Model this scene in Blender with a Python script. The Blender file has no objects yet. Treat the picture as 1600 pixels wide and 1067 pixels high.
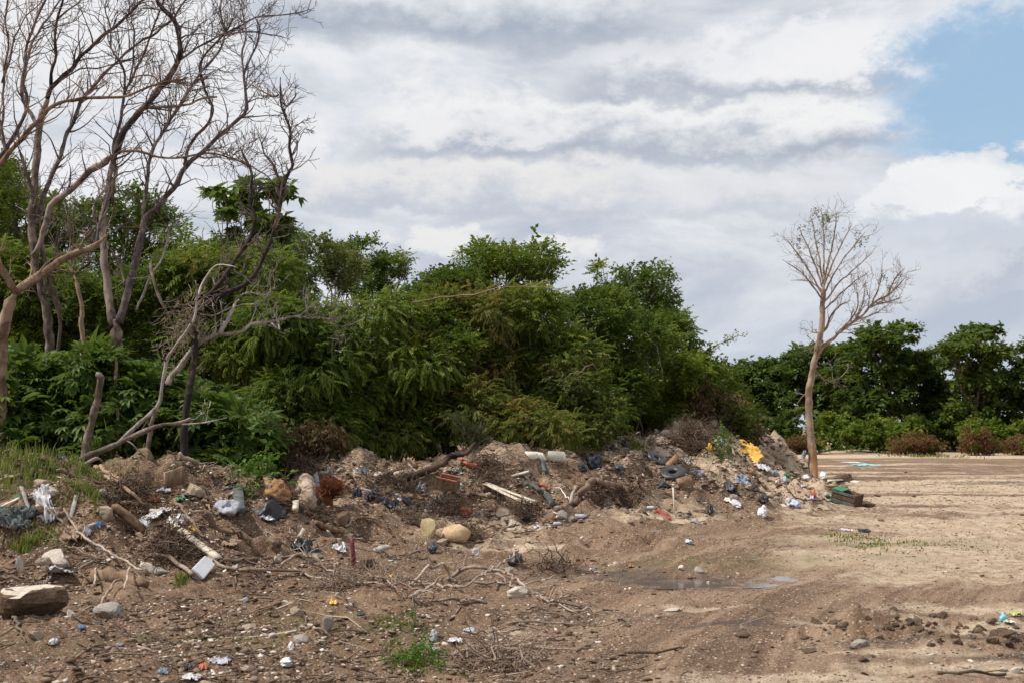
import bpy, bmesh, math, random
import numpy as np
from mathutils import Vector, Matrix
from mathutils.noise import noise as mnoise

scene = bpy.context.scene
COL = scene.collection
R = math.radians

# ------------------------------------------------------------------ camera
F = 2222.0            # focal length in photo pixels (50 mm lens on a 36 mm wide sensor, 1600 px)
HOR = 670.0           # row of the horizon
CAMZ = 1.7
PITCH = math.atan((HOR - 533.5) / F)
cd = bpy.data.cameras.new('camera'); cam = bpy.data.objects.new('camera', cd); COL.objects.link(cam)
cam.location = (0, 0, CAMZ); cam.rotation_euler = (R(90) + PITCH, 0, 0)
cd.lens = 50; cd.sensor_width = 36; cd.clip_start = 0.1; cd.clip_end = 8000
cd.dof.use_dof = True; cd.dof.focus_distance = 20.0; cd.dof.aperture_fstop = 4.5
scene.camera = cam

# ------------------------------------------------------------------ node helpers
class NT:
    def __init__(s, tree): s.t = tree
    def n(s, typ, **kw):
        nd = s.t.nodes.new(typ)
        for k, v in kw.items(): setattr(nd, k, v)
        return nd
    def put(s, sock, v):
        if v is None: return
        if isinstance(v, bpy.types.NodeSocket): s.t.links.new(v, sock)
        else:
            if isinstance(v, (tuple, list)) and len(v) == 3 and sock.type == 'RGBA': v = (*v, 1)
            sock.default_value = v
    def m(s, op, a, b=None, c=None, clamp=False):
        nd = s.n('ShaderNodeMath', operation=op); nd.use_clamp = clamp
        s.put(nd.inputs[0], a); s.put(nd.inputs[1], b)
        if c is not None: s.put(nd.inputs[2], c)
        return nd.outputs[0]
    def mix(s, f, a, b, blend='MIX'):
        nd = s.n('ShaderNodeMix', data_type='RGBA', blend_type=blend)
        s.put(nd.inputs[0], f); s.put(nd.inputs[6], a); s.put(nd.inputs[7], b)
        return nd.outputs[2]
    def ss(s, v, a, b, lo=0.0, hi=1.0):
        nd = s.n('ShaderNodeMapRange', interpolation_type='SMOOTHSTEP')
        s.put(nd.inputs[0], v); s.put(nd.inputs[1], a); s.put(nd.inputs[2], b); s.put(nd.inputs[3], lo); s.put(nd.inputs[4], hi)
        return nd.outputs[0]
    def lin(s, v, a, b, lo=0.0, hi=1.0):
        nd = s.n('ShaderNodeMapRange'); nd.clamp = True
        s.put(nd.inputs[0], v); s.put(nd.inputs[1], a); s.put(nd.inputs[2], b); s.put(nd.inputs[3], lo); s.put(nd.inputs[4], hi)
        return nd.outputs[0]
    def noise(s, vec, scale, detail=4, rough=0.55, dist=0.0):
        nd = s.n('ShaderNodeTexNoise'); s.put(nd.inputs['Vector'], vec)
        nd.inputs['Scale'].default_value = scale; nd.inputs['Detail'].default_value = detail
        nd.inputs['Roughness'].default_value = rough; nd.inputs['Distortion'].default_value = dist
        return nd
    def xyz(s, x, y, z=0.0):
        nd = s.n('ShaderNodeCombineXYZ'); s.put(nd.inputs[0], x); s.put(nd.inputs[1], y); s.put(nd.inputs[2], z)
        return nd.outputs[0]
    def vadd(s, a, b, sc=None):
        if sc is not None:
            q = s.n('ShaderNodeVectorMath', operation='SCALE'); s.put(q.inputs[0], b); q.inputs['Scale'].default_value = sc; b = q.outputs[0]
        nd = s.n('ShaderNodeVectorMath', operation='ADD'); s.put(nd.inputs[0], a); s.put(nd.inputs[1], b)
        return nd.outputs[0]

# ------------------------------------------------------------------ sun and sky
SUN_EL, SUN_AZ = R(54), R(-98)        # azimuth measured from +Y towards +X
to_sun = Vector((math.sin(SUN_AZ) * math.cos(SUN_EL), math.cos(SUN_AZ) * math.cos(SUN_EL), math.sin(SUN_EL)))
ld = bpy.data.lights.new('sun', 'SUN'); ld.energy = 4.6; ld.angle = R(0.8); ld.color = (1.0, 0.95, 0.87)
sun = bpy.data.objects.new('sun', ld); COL.objects.link(sun)
sun.rotation_euler = to_sun.to_track_quat('Z', 'Y').to_euler()

world = bpy.data.worlds.new('World'); scene.world = world; world.use_nodes = True
def build_sky():
    t = world.node_tree; t.nodes.clear(); N = NT(t)
    sky = N.n('ShaderNodeTexSky', sky_type='NISHITA'); sky.sun_disc = False
    sky.sun_elevation = SUN_EL; sky.sun_rotation = SUN_AZ; sky.air_density = 1.0; sky.dust_density = 0.6; sky.ozone_density = 1.3
    g = N.n('ShaderNodeTexCoord').outputs['Generated']
    sp = N.n('ShaderNodeSeparateXYZ'); N.put(sp.inputs[0], g)
    az0 = N.m('ARCTAN2', sp.outputs[0], sp.outputs[1]); el0 = N.m('ARCSINE', sp.outputs[2])
    # to photo-like degrees-of-arc units: 1 unit = 100 px of arc
    X0 = N.m('MULTIPLY', az0, 22.22); Y0 = N.m('MULTIPLY', el0, 22.22)
    base = N.xyz(N.m('MULTIPLY', X0, 0.62), N.m('MULTIPLY', Y0, 1.0))
    w1 = N.noise(base, 0.55, 5, 0.6)
    w2 = N.noise(N.vadd(base, (7.3, 2.1, 4.0)), 1.3, 7, 0.62)
    w3 = N.noise(N.vadd(base, (1.3, 9.1, 2.0)), 3.2, 5, 0.65)
    a = N.m('SUBTRACT', w1.outputs[0], 0.5); b = N.m('SUBTRACT', w2.outputs[0], 0.5); c = N.m('SUBTRACT', w3.outputs[0], 0.5)
    warp = N.m('ADD', N.m('MULTIPLY', a, 1.3), N.m('ADD', N.m('MULTIPLY', b, 0.8), N.m('MULTIPLY', c, 0.25)))
    b_up = N.m('ADD', b, N.m('MULTIPLY', c, 0.6))
    Y = N.m('ADD', Y0, warp); X = N.m('ADD', X0, N.m('MULTIPLY', a, 2.0))
    def px(p): return (p - 800) / 100.0
    def py(p): return (670 - p) / 100.0
    # general cover: bright broken overcast, slightly bluish near the horizon
    gen = N.noise(N.xyz(N.m('MULTIPLY', X0, 0.28), N.m('MULTIPLY', Y0, 0.75), 3.0), 0.75, 8, 0.6, 0.3)
    col = N.mix(N.ss(gen.outputs[0], 0.34, 0.64), (0.50, 0.555, 0.655), (0.88, 0.89, 0.92))
    low = N.ss(Y0, 0.2, 2.6, 1.0, 0.0)
    col = N.mix(N.m('MULTIPLY', low, 0.7), col, (0.56, 0.64, 0.74))
    DARK, MID, LIT = (0.425, 0.475, 0.575), (0.56, 0.60, 0.69), (0.94, 0.94, 0.94)
    def bank(col, edge, thick, x0, x1, sx0, sx1, slope=0.0, dark=DARK, lit=LIT, strength=1.0, soft=0.12):
        e = N.m('SUBTRACT', N.m('SUBTRACT', Y, py(edge)), N.m('MULTIPLY', X0, slope))
        mask = N.ss(e, 0.0, soft)
        top = N.ss(N.m('ADD', e, N.m('MULTIPLY', b_up, 1.2)), thick * 0.9, thick * 1.7, 1.0, 0.0)
        xm = N.m('MULTIPLY', N.ss(X, px(x0), px(x0) + sx0), N.ss(X, px(x1) - sx1, px(x1), 1.0, 0.0))
        mask = N.m('MULTIPLY', N.m('MULTIPLY', mask, top), N.m('MULTIPLY', xm, strength))
        sh = N.ss(N.m('ADD', e, N.m('MULTIPLY', b_up, 0.9)), thick * 0.08, thick * 1.05)
        return N.mix(mask, col, N.mix(sh, dark, lit))
    col = bank(col, 480, 0.7, 1100, 1750, 1.5, 1.0, 0.0, MID, (0.72, 0.74, 0.78), 0.6, 0.5)
    col = bank(col, 372, 0.8, 950, 1380, 1.0, 1.0, 0.0, MID, (0.80, 0.80, 0.83), 0.8, 0.3)
    col = bank(col, 350, 0.75, 430, 1050, 0.8, 1.2, -0.02, MID, (0.86, 0.85, 0.84), 0.9, 0.15)
    col = bank(col, 268, 0.95, 500, 1410, 1.5, 0.5, -0.01, DARK, LIT, 0.95, 0.30)
    col = bank(col, 178, 0.85, 820, 1480, 1.5, 0.8, 0.0, DARK, (0.92, 0.92, 0.94), 0.9, 0.28)
    col = bank(col, 108, 1.3, 330, 1150, 1.2, 2.2, -0.03, (0.38, 0.44, 0.54), (0.86, 0.88, 0.91), 1.0, 0.5)
    col = bank(col, 40, 0.8, 1180, 1750, 1.6, 1.0, 0.0, (0.50, 0.52, 0.60), (0.80, 0.80, 0.85), 0.8, 0.3)
    # bright heads of cumulus, lower right and far upper left
    def puff(col, cx, cy, rx, ry, c, k, soft=0.55):
        dx = N.m('DIVIDE', N.m('SUBTRACT', X0, px(cx)), rx); dy = N.m('DIVIDE', N.m('SUBTRACT', Y0, py(cy)), ry)
        d = N.m('SQRT', N.m('ADD', N.m('MULTIPLY', dx, dx), N.m('MULTIPLY', dy, dy)))
        d = N.m('ADD', d, N.m('MULTIPLY', N.m('ADD', a, N.m('ADD', b, c_)), -1.7))
        return N.mix(N.m('MULTIPLY', N.ss(d, 1.0 - soft, 1.0, 1.0, 0.0), k), col, c)
    c_ = c
    # the gap of blue sky
    def gap_mask(cx, cy, rx, ry, soft):
        dx = N.m('DIVIDE', N.m('SUBTRACT', X0, px(cx)), rx); dy = N.m('DIVIDE', N.m('SUBTRACT', Y0, py(cy)), ry)
        d = N.m('SQRT', N.m('ADD', N.m('MULTIPLY', dx, dx), N.m('MULTIPLY', dy, dy)))
        d = N.m('ADD', d, N.m('MULTIPLY', N.m('ADD', a, N.m('ADD', b, c)), 0.75))
        return N.ss(d, 1.0 - soft, 1.0, 1.0, 0.0)
    gap = gap_mask(1570, 170, 2.55, 1.45, 0.55)
    skyc = N.mix(0.55, N.mix(1.0, sky.outputs[0], (0.1, 0.1, 0.1), 'MULTIPLY'), (0.40, 0.62, 0.86))
    col = puff(col, 150, 110, 2.3, 1.2, (0.90, 0.90, 0.91), 0.7)
    col = puff(col, 1290, 105, 1.2, 0.6, (0.92, 0.92, 0.94), 0.85)
    col = puff(col, 690, 375, 1.0, 0.3, (0.92, 0.91, 0.89), 0.8)
    col = puff(col, 880, 385, 0.9, 0.28, (0.92, 0.91, 0.90), 0.8)
    col = puff(col, 760, 200, 1.6, 0.4, (0.88, 0.88, 0.90), 0.6)
    col = puff(col, 360, 200, 1.4, 0.9, (0.93, 0.93, 0.94), 0.7)
    out_c = N.n('ShaderNodeBackground'); out_s = N.n('ShaderNodeBackground')
    col2 = N.mix(N.m('MULTIPLY', gap, 0.92), col, (0.43, 0.66, 0.90))
    col2 = puff(col2, 1480, 370, 2.6, 1.0, (0.70, 0.74, 0.81), 0.8, 0.7)
    col2 = puff(col2, 1500, 295, 1.25, 0.55, (0.93, 0.94, 0.95), 0.95, 0.35)
    col2 = puff(col2, 1400, 320, 0.75, 0.45, (0.90, 0.91, 0.93), 0.85, 0.5)
    col2 = puff(col2, 1590, 335, 0.8, 0.5, (0.92, 0.92, 0.94), 0.85, 0.5)
    col2 = puff(col2, 1545, 385, 1.3, 0.32, (0.60, 0.65, 0.74), 0.6, 0.8)
    N.put(out_c.inputs[0], col2); out_c.inputs[1].default_value = SKYK
    N.put(out_s.inputs[0], sky.outputs[0]); out_s.inputs[1].default_value = 0.09
    # the thin blue Nishita sky shows in the gap, the clouds everywhere else
    ms = N.n('ShaderNodeMixShader'); N.put(ms.inputs[0], N.m('SUBTRACT', 1.0, N.m('MULTIPLY', gap, 0.35)))
    t.links.new(out_s.outputs[0], ms.inputs[1]); t.links.new(out_c.outputs[0], ms.inputs[2])
    o = N.n('ShaderNodeOutputWorld'); t.links.new(ms.outputs[0], o.inputs[0])
SKYK = 0.90
build_sky()
scene.view_settings.view_transform = 'Standard'; scene.view_settings.look = 'None'
scene.view_settings.exposure = 0.10; scene.view_settings.gamma = 1.0; scene.view_settings.use_curve_mapping = False
scene.render.engine = 'CYCLES'
scene.cycles.max_bounces = 6; scene.cycles.diffuse_bounces = 3; scene.cycles.glossy_bounces = 2
scene.cycles.transmission_bounces = 3; scene.cycles.transparent_max_bounces = 6
world.cycles.sampling_method = 'MANUAL'; world.cycles.sample_map_resolution = 512

# ------------------------------------------------------------------ noise in numpy
_rs = np.random.RandomState(11); _TAB = _rs.rand(256, 256)
def vnoise(x, y):
    xi = np.floor(x).astype(int); yi = np.floor(y).astype(int); fx = x - xi; fy = y - yi
    fx = fx * fx * (3 - 2 * fx); fy = fy * fy * (3 - 2 * fy)
    a = _TAB[xi & 255, yi & 255]; b = _TAB[(xi + 1) & 255, yi & 255]; c = _TAB[xi & 255, (yi + 1) & 255]; d = _TAB[(xi + 1) & 255, (yi + 1) & 255]
    return (a * (1 - fx) + b * fx) * (1 - fy) + (c * (1 - fx) + d * fx) * fy - 0.5
def fbm(x, y, sc, octv=4, rough=0.5):
    v = 0; amp = 1.0; f = 1.0 / sc
    for k in range(octv):
        v = v + amp * vnoise(x * f + 17.3 * k + 5, y * f - 9.1 * k + 31); amp *= rough; f *= 2.03
    return v
def sst(v, a, b):
    t = np.clip((v - a) / (b - a), 0, 1); return t * t * (3 - 2 * t)

# ------------------------------------------------------------------ the lie of the land
def W(px, y): return ((px - 800) / F) * y * 1.0
def crest(px, py, y): return (W(px, y), y, CAMZ - (py - HOR) / F * y)
# ridges: crest points (photo column, photo row, metres away) -> widths of the near and the far slope
RIDGES = [
  ('left',   [(-420, 742, 19.5, 6.0, 5), (-120, 744, 19.3, 6.2, 5), (60, 748, 19.2, 6.0, 5), (200, 746, 20, 5.4, 5), (300, 762, 20.3, 4.0, 4), (365, 795, 20.6, 3.2, 4), (450, 830, 20.4, 2.4, 3)]),
  ('middle', [(395, 770, 25.0, 2.6, 4), (470, 728, 26.0, 3.9, 4), (545, 752, 25.0, 3.5, 4), (615, 733, 25.2, 4.0, 4), (720, 728, 26.2, 4.6, 4), (800, 722, 27.6, 5.2, 4), (860, 718, 29.0, 5.4, 4)]),
  ('right',  [(870, 722, 30.0, 5.0, 4), (935, 700, 31.5, 5.6, 4), (1005, 692, 33.0, 6.6, 5), (1075, 680, 35.0, 8.0, 5), (1135, 694, 36.8, 7.6, 5), (1180, 712, 38.5, 5.2, 4), (1215, 738, 40.5, 3.0, 3)]),
  ('far',    [(1130, 688, 46, 5, 6), (1185, 680, 47, 3.2, 6), (1212, 696, 47.5, 1.8, 5), (1228, 722, 48, 1.2, 4)]),
  ('spoil',  [(470, 868, 20.0, 1.3, 1.8), (600, 852, 20.7, 1.9, 2.2), (720, 868, 20.6, 1.5, 2.0), (790, 886, 19.6, 1.0, 1.6)]),
]
SPOILH = {'spoil': 0.22}
def ridge_h(x, y, pts, hh=None, steep=False):
    best = np.zeros_like(x)
    for si, (a, b) in enumerate(zip(pts[:-1], pts[1:])):
        ax, ay, az = crest(a[0], a[1], a[2]); bx, by, bz = crest(b[0], b[1], b[2])
        if hh: az = bz = hh
        dx, dy = bx - ax, by - ay; L2 = dx * dx + dy * dy
        t = np.clip(((x - ax) * dx + (y - ay) * dy) / L2, 0, 1)
        qx = x - (ax + t * dx); qy = y - (ay + t * dy)
        if steep: qx = np.where(qx > 0, qx * 2.4, qx)
        d = np.sqrt(qx * qx + qy * qy)
        front = (qy < 0)
        w = np.where(front, a[3] + t * (b[3] - a[3]), a[4] + t * (b[4] - a[4]))
        q = 1 - np.clip(d / w, 0, 1)
        pr = 0.45 * q + 0.55 * q * q * (3 - 2 * q)
        best = np.maximum(best, (az + t * (bz - az)) * pr * (1.0 if hh else 1.18))
    return best
BUMPS = [(1500, 985, 1.3, 0.22, 0.07), (1390, 985, .9, 0.2, 0.06), (1330, 985, .5, 0.2, 0.06), (1420, 962, .35, .25, .06), (1560, 1003, .9, .22, 0.07), (900, 850, 1.6, .6, .12), (1000, 855, 1.3, .5, .10), (960, 838, 1.0, .5, .10), (560, 1000, 1.0, .3, .06), (870, 960, .8, .4, .07), (330, 960, 2.0, .5, .06)]
TRACKS = [[(860, 1200), (905, 1067), (1000, 985), (1150, 915), (1330, 852), (1500, 803), (1760, 760)],
          [(1080, 1200), (1140, 1067), (1235, 990), (1370, 915), (1520, 862), (1720, 812), (2000, 775)],
          [(640, 1200), (700, 1067), (830, 1000), (990, 930), (1200, 862), (1400, 815), (1600, 780)]]
def flat(px, py): y = CAMZ * F / (py - HOR); return (W(px, y), y)
TR_W = [[flat(*p) for p in t] for t in TRACKS]
def polydist(x, y, pts):
    best = np.full(x.shape, 1e9); sgn = np.zeros_like(x); al = np.zeros_like(x); s0 = 0
    for (a, b) in zip(pts[:-1], pts[1:]):
        dx, dy = b[0] - a[0], b[1] - a[1]; L = math.hypot(dx, dy)
        t = np.clip(((x - a[0]) * dx + (y - a[1]) * dy) / (L * L), 0, 1)
        qx = x - (a[0] + t * dx); qy = y - (a[1] + t * dy); d = np.hypot(qx, qy)
        m = d < best; best = np.where(m, d, best); sgn = np.where(m, np.sign(dx * qy - dy * qx), sgn); al = np.where(m, s0 + t * L, al); s0 += L
    return best * sgn, al
def mounds(x, y):
    hs = []
    wx = x + 0.5 * fbm(x, y, 2.2, 3); wy = y + 0.7 * fbm(x + 40, y, 2.2, 3)
    for nm, pts in RIDGES: hs.append(ridge_h(wx, wy, pts, SPOILH.get(nm), nm in ('right', 'far')))
    return np.array(hs)
def height(x, y, full=False):
    x = np.asarray(x, float); y = np.asarray(y, float)
    hs = mounds(x, y); h = hs.max(0); m = np.clip(h / 0.35, 0, 1)
    near = 1 - sst(y, 60, 110)
    lump = np.abs(fbm(x + 60, y, 0.9, 3, 0.55))
    z = h + m * (0.05 + 0.46 * fbm(x, y, 1.7, 3, 0.5) - 0.34 * (lump - .12) + 0.27 * fbm(x + 9, y - 3, 0.42, 3, 0.6) + 0.05 * fbm(x, y, 0.13, 2))
    rough = (1 - m) * (1 - sst(x / np.maximum(y, 1) * F + 800, 700, 950)) * (1 - sst(y, 40, 50)); z = z + rough * (0.10 * fbm(x, y, 0.6, 3) + 0.05 * fbm(x, y, 0.14, 2))
    z = z + near * (0.05 * fbm(x, y, 2.5, 3) + (0.02 + 0.035 * sst(fbm(x, y, 3.1, 2), -0.1, .3)) * fbm(x + 3, y, 0.35, 3) * 1.1)
    for (p, q, wx, wy, hh) in BUMPS:
        cx, cy = flat(p, q)
        d = np.sqrt(((x - cx) / wx) ** 2 + ((y - cy) / wy) ** 2)
        z = z + hh * np.exp(-d * d) * (0.7 + 1.6 * fbm(x, y, 0.22, 3) + 0.9 * fbm(x, y, 0.6, 2))
    tr = np.zeros_like(x)
    for k, t in enumerate(TR_W):
        d, al = polydist(x, y, t); g = np.exp(-(d / 0.34) ** 2); sh = np.exp(-((np.abs(d) - 0.55) / 0.16) ** 2)
        z = z - 0.04 * g + 0.016 * sh * (0.6 + 2 * fbm(x, y, .5, 2)); tr = np.maximum(tr, np.exp(-(d / 0.6) ** 2))
    roadn = (1 - m) * (1 - sst(y, 30, 45)); z = z + roadn * 0.018 * fbm(x + 7, y * 1.0, 0.11, 2) + roadn * .03 * np.clip(fbm(x + 21, y, 0.5, 3) - .12, 0, 1) * 3
    cx, cy = flat(1035, 900)                       # hollow that holds the puddle
    d = np.sqrt(((x - cx) / 1.9) ** 2 + ((y - cy) / 0.9) ** 2); z = z - 0.07 * np.exp(-d ** 2)
    # banks of mud across the far ground on the right
    z = z + 0.10 * sst(y, 38, 48) * (1 - sst(y, 60, 90)) * (fbm(x * 0.35, y, 2.4, 3))
    z = z + 0.45 * sst(y, 92, 104) * np.clip(fbm(x, y, 5, 3) + .15, 0, 1)
    if full: return z, hs, m, tr
    return z
def hz(x, y): return float(height(np.array([x]), np.array([y]))[0])
_sp, _cp = math.sin(PITCH), math.cos(PITCH)
def ray(px, py):
    cx = (px - 800) / F; cy = (533.5 - py) / F
    return Vector((cx, _cp - cy * _sp, _sp + cy * _cp))
def at(px, py, Y):
    d = ray(px, py); return Vector((0, 0, CAMZ)) + d * (Y / d.y)
_YS = np.concatenate([np.arange(5, 60, 0.02), np.arange(60, 200, 0.2)])
_HC = {}
def hit(px, py, back=0.0, lift=0.0):
    d = ray(px, py); xs = d.x / d.y * _YS; zs = CAMZ + d.z / d.y * _YS
    k = round(px, 1), round(py, 1)
    if k not in _HC: _HC[k] = height(xs, _YS)
    b = np.nonzero(zs < _HC[k] + lift)[0]
    i = b[0] if len(b) else len(_YS) - 1
    return Vector((xs[i], _YS[i] + back, hz(xs[i], _YS[i] + back)))
def normal(x, y, e=0.12):
    return Vector((hz(x - e, y) - hz(x + e, y), hz(x, y - e) - hz(x, y + e), 2 * e)).normalized()

# ------------------------------------------------------------------ object helpers
def np_mesh(name, V, Fs, mat=None, attrs=None, smooth=False, midx=None):
    me = bpy.data.meshes.new(name)
    Fs = [np.asarray(f) for f in (Fs if isinstance(Fs, list) else [Fs]) if len(f)]
    me.vertices.add(len(V)); me.vertices.foreach_set('co', np.asarray(V, np.float32).ravel())
    nl = sum(f.size for f in Fs); nf = sum(len(f) for f in Fs)
    me.loops.add(nl); me.loops.foreach_set('vertex_index', np.concatenate([f.ravel() for f in Fs]).astype(np.int32))
    st = []; o = 0
    for f in Fs: st.append(o + np.arange(len(f)) * f.shape[1]); o += f.size
    me.polygons.add(nf); me.polygons.foreach_set('loop_start', np.concatenate(st).astype(np.int32))
    if smooth: me.polygons.foreach_set('use_smooth', np.ones(nf, bool))
    for m_ in (mat if isinstance(mat, (list, tuple)) else [mat]):
        if m_: me.materials.append(m_)
    if midx is not None: me.polygons.foreach_set('material_index', np.asarray(midx, np.int32))
    me.update(calc_edges=True)
    for k, v in (attrs or {}).items():
        at_ = me.attributes.new(k, 'FLOAT', 'POINT'); at_.data.foreach_set('value', np.asarray(v, np.float32))
    return me
def link(name, me, parent=None, loc=None, rot=None, sc=None):
    o = bpy.data.objects.new(name, me); COL.objects.link(o)
    if parent: o.parent = parent
    if loc is not None: o.location = loc
    if rot is not None: o.rotation_euler = rot
    if sc is not None: o.scale = (sc, sc, sc) if isinstance(sc, (int, float)) else sc
    return o
def tag(o, label=None, cat=None, group=None, kind=None):
    if label: o['label'] = label
    if cat: o['category'] = cat
    if group: o['group'] = group
    if kind: o['kind'] = kind
    return o
def empty(name, loc=(0, 0, 0), rot=(0, 0, 0)):
    o = bpy.data.objects.new(name, None); COL.objects.link(o); o.location = loc; o.rotation_euler = rot; return o

# ------------------------------------------------------------------ ground
def mat_ground():
    m = bpy.data.materials.new('earth'); m.use_nodes = True; t = m.node_tree; N = NT(t)
    bs = t.nodes['Principled BSDF']
    P = N.n('ShaderNodeNewGeometry').outputs['Position']
    def A(k): return N.n('ShaderNodeAttribute', attribute_name=k).outputs['Fac']
    pale, wet, mnd, moss, acr, aln = A('pale'), A('wet'), A('mnd'), A('moss'), A('acr'), A('aln')
    n1 = N.noise(P, 0.9, 8, 0.65); n2 = N.noise(P, 5.0, 8, 0.7); n3 = N.noise(P, 26, 6, 0.7)
    f = N.m('ADD', N.m('MULTIPLY', n1.outputs[0], 0.45), N.m('ADD', N.m('MULTIPLY', n2.outputs[0], 0.35), N.m('MULTIPLY', n3.outputs[0], 0.2)))
    base = N.mix(N.ss(f, 0.38, 0.50), (0.062, 0.035, 0.020), (0.185, 0.109, 0.063))
    base = N.mix(N.ss(f, 0.48, 0.62), base, (0.34, 0.222, 0.138))
    track = N.noise(N.xyz(N.m('MULTIPLY', acr, 9.0), N.m('MULTIPLY', aln, 0.35)), 1.0, 6, 0.65)
    tcol = N.mix(N.ss(track.outputs[0], 0.40, 0.60), (0.150, 0.083, 0.048), (0.305, 0.188, 0.115))
    tr2 = N.noise(N.xyz(N.m('MULTIPLY', acr, 2.1), N.m('MULTIPLY', aln, 0.12), 5.0), 1.0, 4, 0.6)
    tcol = N.mix(N.ss(tr2.outputs[0], 0.46, 0.60, 0.0, 0.75), tcol, (0.46, 0.315, 0.21))
    tcol = N.mix(N.ss(tr2.outputs[0], 0.34, 0.46, 0.55, 0.0), tcol, (0.095, 0.058, 0.036))
    tcol = N.mix(N.ss(n2.outputs[0], 0.35, 0.7, 0.0, 0.5), tcol, (0.22, 0.14, 0.087))
    base = N.mix(A('trk'), base, tcol)
    pn = N.m('ADD', pale, N.m('MULTIPLY', N.m('SUBTRACT', f, 0.5), 2.6))
    sand = N.mix(N.ss(n2.outputs[0], 0.35, 0.68), (0.43, 0.305, 0.20), (0.68, 0.54, 0.395))
    base = N.mix(N.m('MULTIPLY', N.ss(pn, 0.30, 0.85), 0.92), base, sand)
    dk = N.m('ADD', A('dark'), N.m('MULTIPLY', N.m('SUBTRACT', n2.outputs[0], 0.5), 2.2))
    base = N.mix(N.ss(dk, 0.35, 0.95, 0.0, 0.85), base, N.mix(n3.outputs[0], (0.038, 0.026, 0.018), (0.115, 0.078, 0.053)))
    # light grit: small cells, only some of them pale
    def grit(scale, thr, r, col, base, k=1.0):
        v = N.n('ShaderNodeTexVoronoi'); N.put(v.inputs['Vector'], N.vadd(P, n3.outputs['Color'], 0.02)); v.inputs['Scale'].default_value = scale
        sp = N.n('ShaderNodeSeparateColor'); N.put(sp.inputs[0], v.outputs['Color'])
        mk = N.m('MULTIPLY', N.m('GREATER_THAN', sp.outputs[0], thr), N.m('LESS_THAN', v.outputs['Distance'], r))
        return N.mix(N.m('MULTIPLY', mk, k), base, N.mix(sp.outputs[1], col, (0.22, 0.16, 0.11))), v
    base, v1 = grit(34, 0.80, 0.42, (0.58, 0.50, 0.41), base, 0.85)
    base, v2 = grit(75, 0.72, 0.45, (0.62, 0.54, 0.44), base, 0.7)
    ms = N.m('MULTIPLY', moss, N.ss(n2.outputs[0], 0.42, 0.62))
    base = N.mix(N.m('MULTIPLY', ms, 0.7), base, (0.085, 0.11, 0.025))
    base = N.mix(N.m('MULTIPLY', wet, 0.8), base, (0.045, 0.030, 0.022))
    N.put(bs.inputs['Base Color'], base)
    N.put(bs.inputs['Roughness'], N.m('SUBTRACT', 0.95, N.m('MULTIPLY', wet, 0.5)))
    bs.inputs['Specular IOR Level'].default_value = 0.25
    hgt = N.m('ADD', N.m('MULTIPLY', n2.outputs[0], 0.8), N.m('ADD', N.m('MULTIPLY', n3.outputs[0], 0.35), N.m('MULTIPLY', v1.outputs['Distance'], -0.12)))
    n4 = N.noise(P, 90, 3, .7); hgt = N.m('ADD', hgt, N.m('MULTIPLY', n4.outputs[0], 0.22))
    hgt = N.m('ADD', hgt, N.m('MULTIPLY', N.m('MULTIPLY', A('trk'), track.outputs[0]), 0.5))
    bp = N.n('ShaderNodeBump'); bp.inputs['Strength'].default_value = 1.0; bp.inputs['Distance'].default_value = 0.085
    N.put(bp.inputs['Height'], hgt); N.put(bs.inputs['Normal'], bp.outputs[0])
    return m
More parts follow.
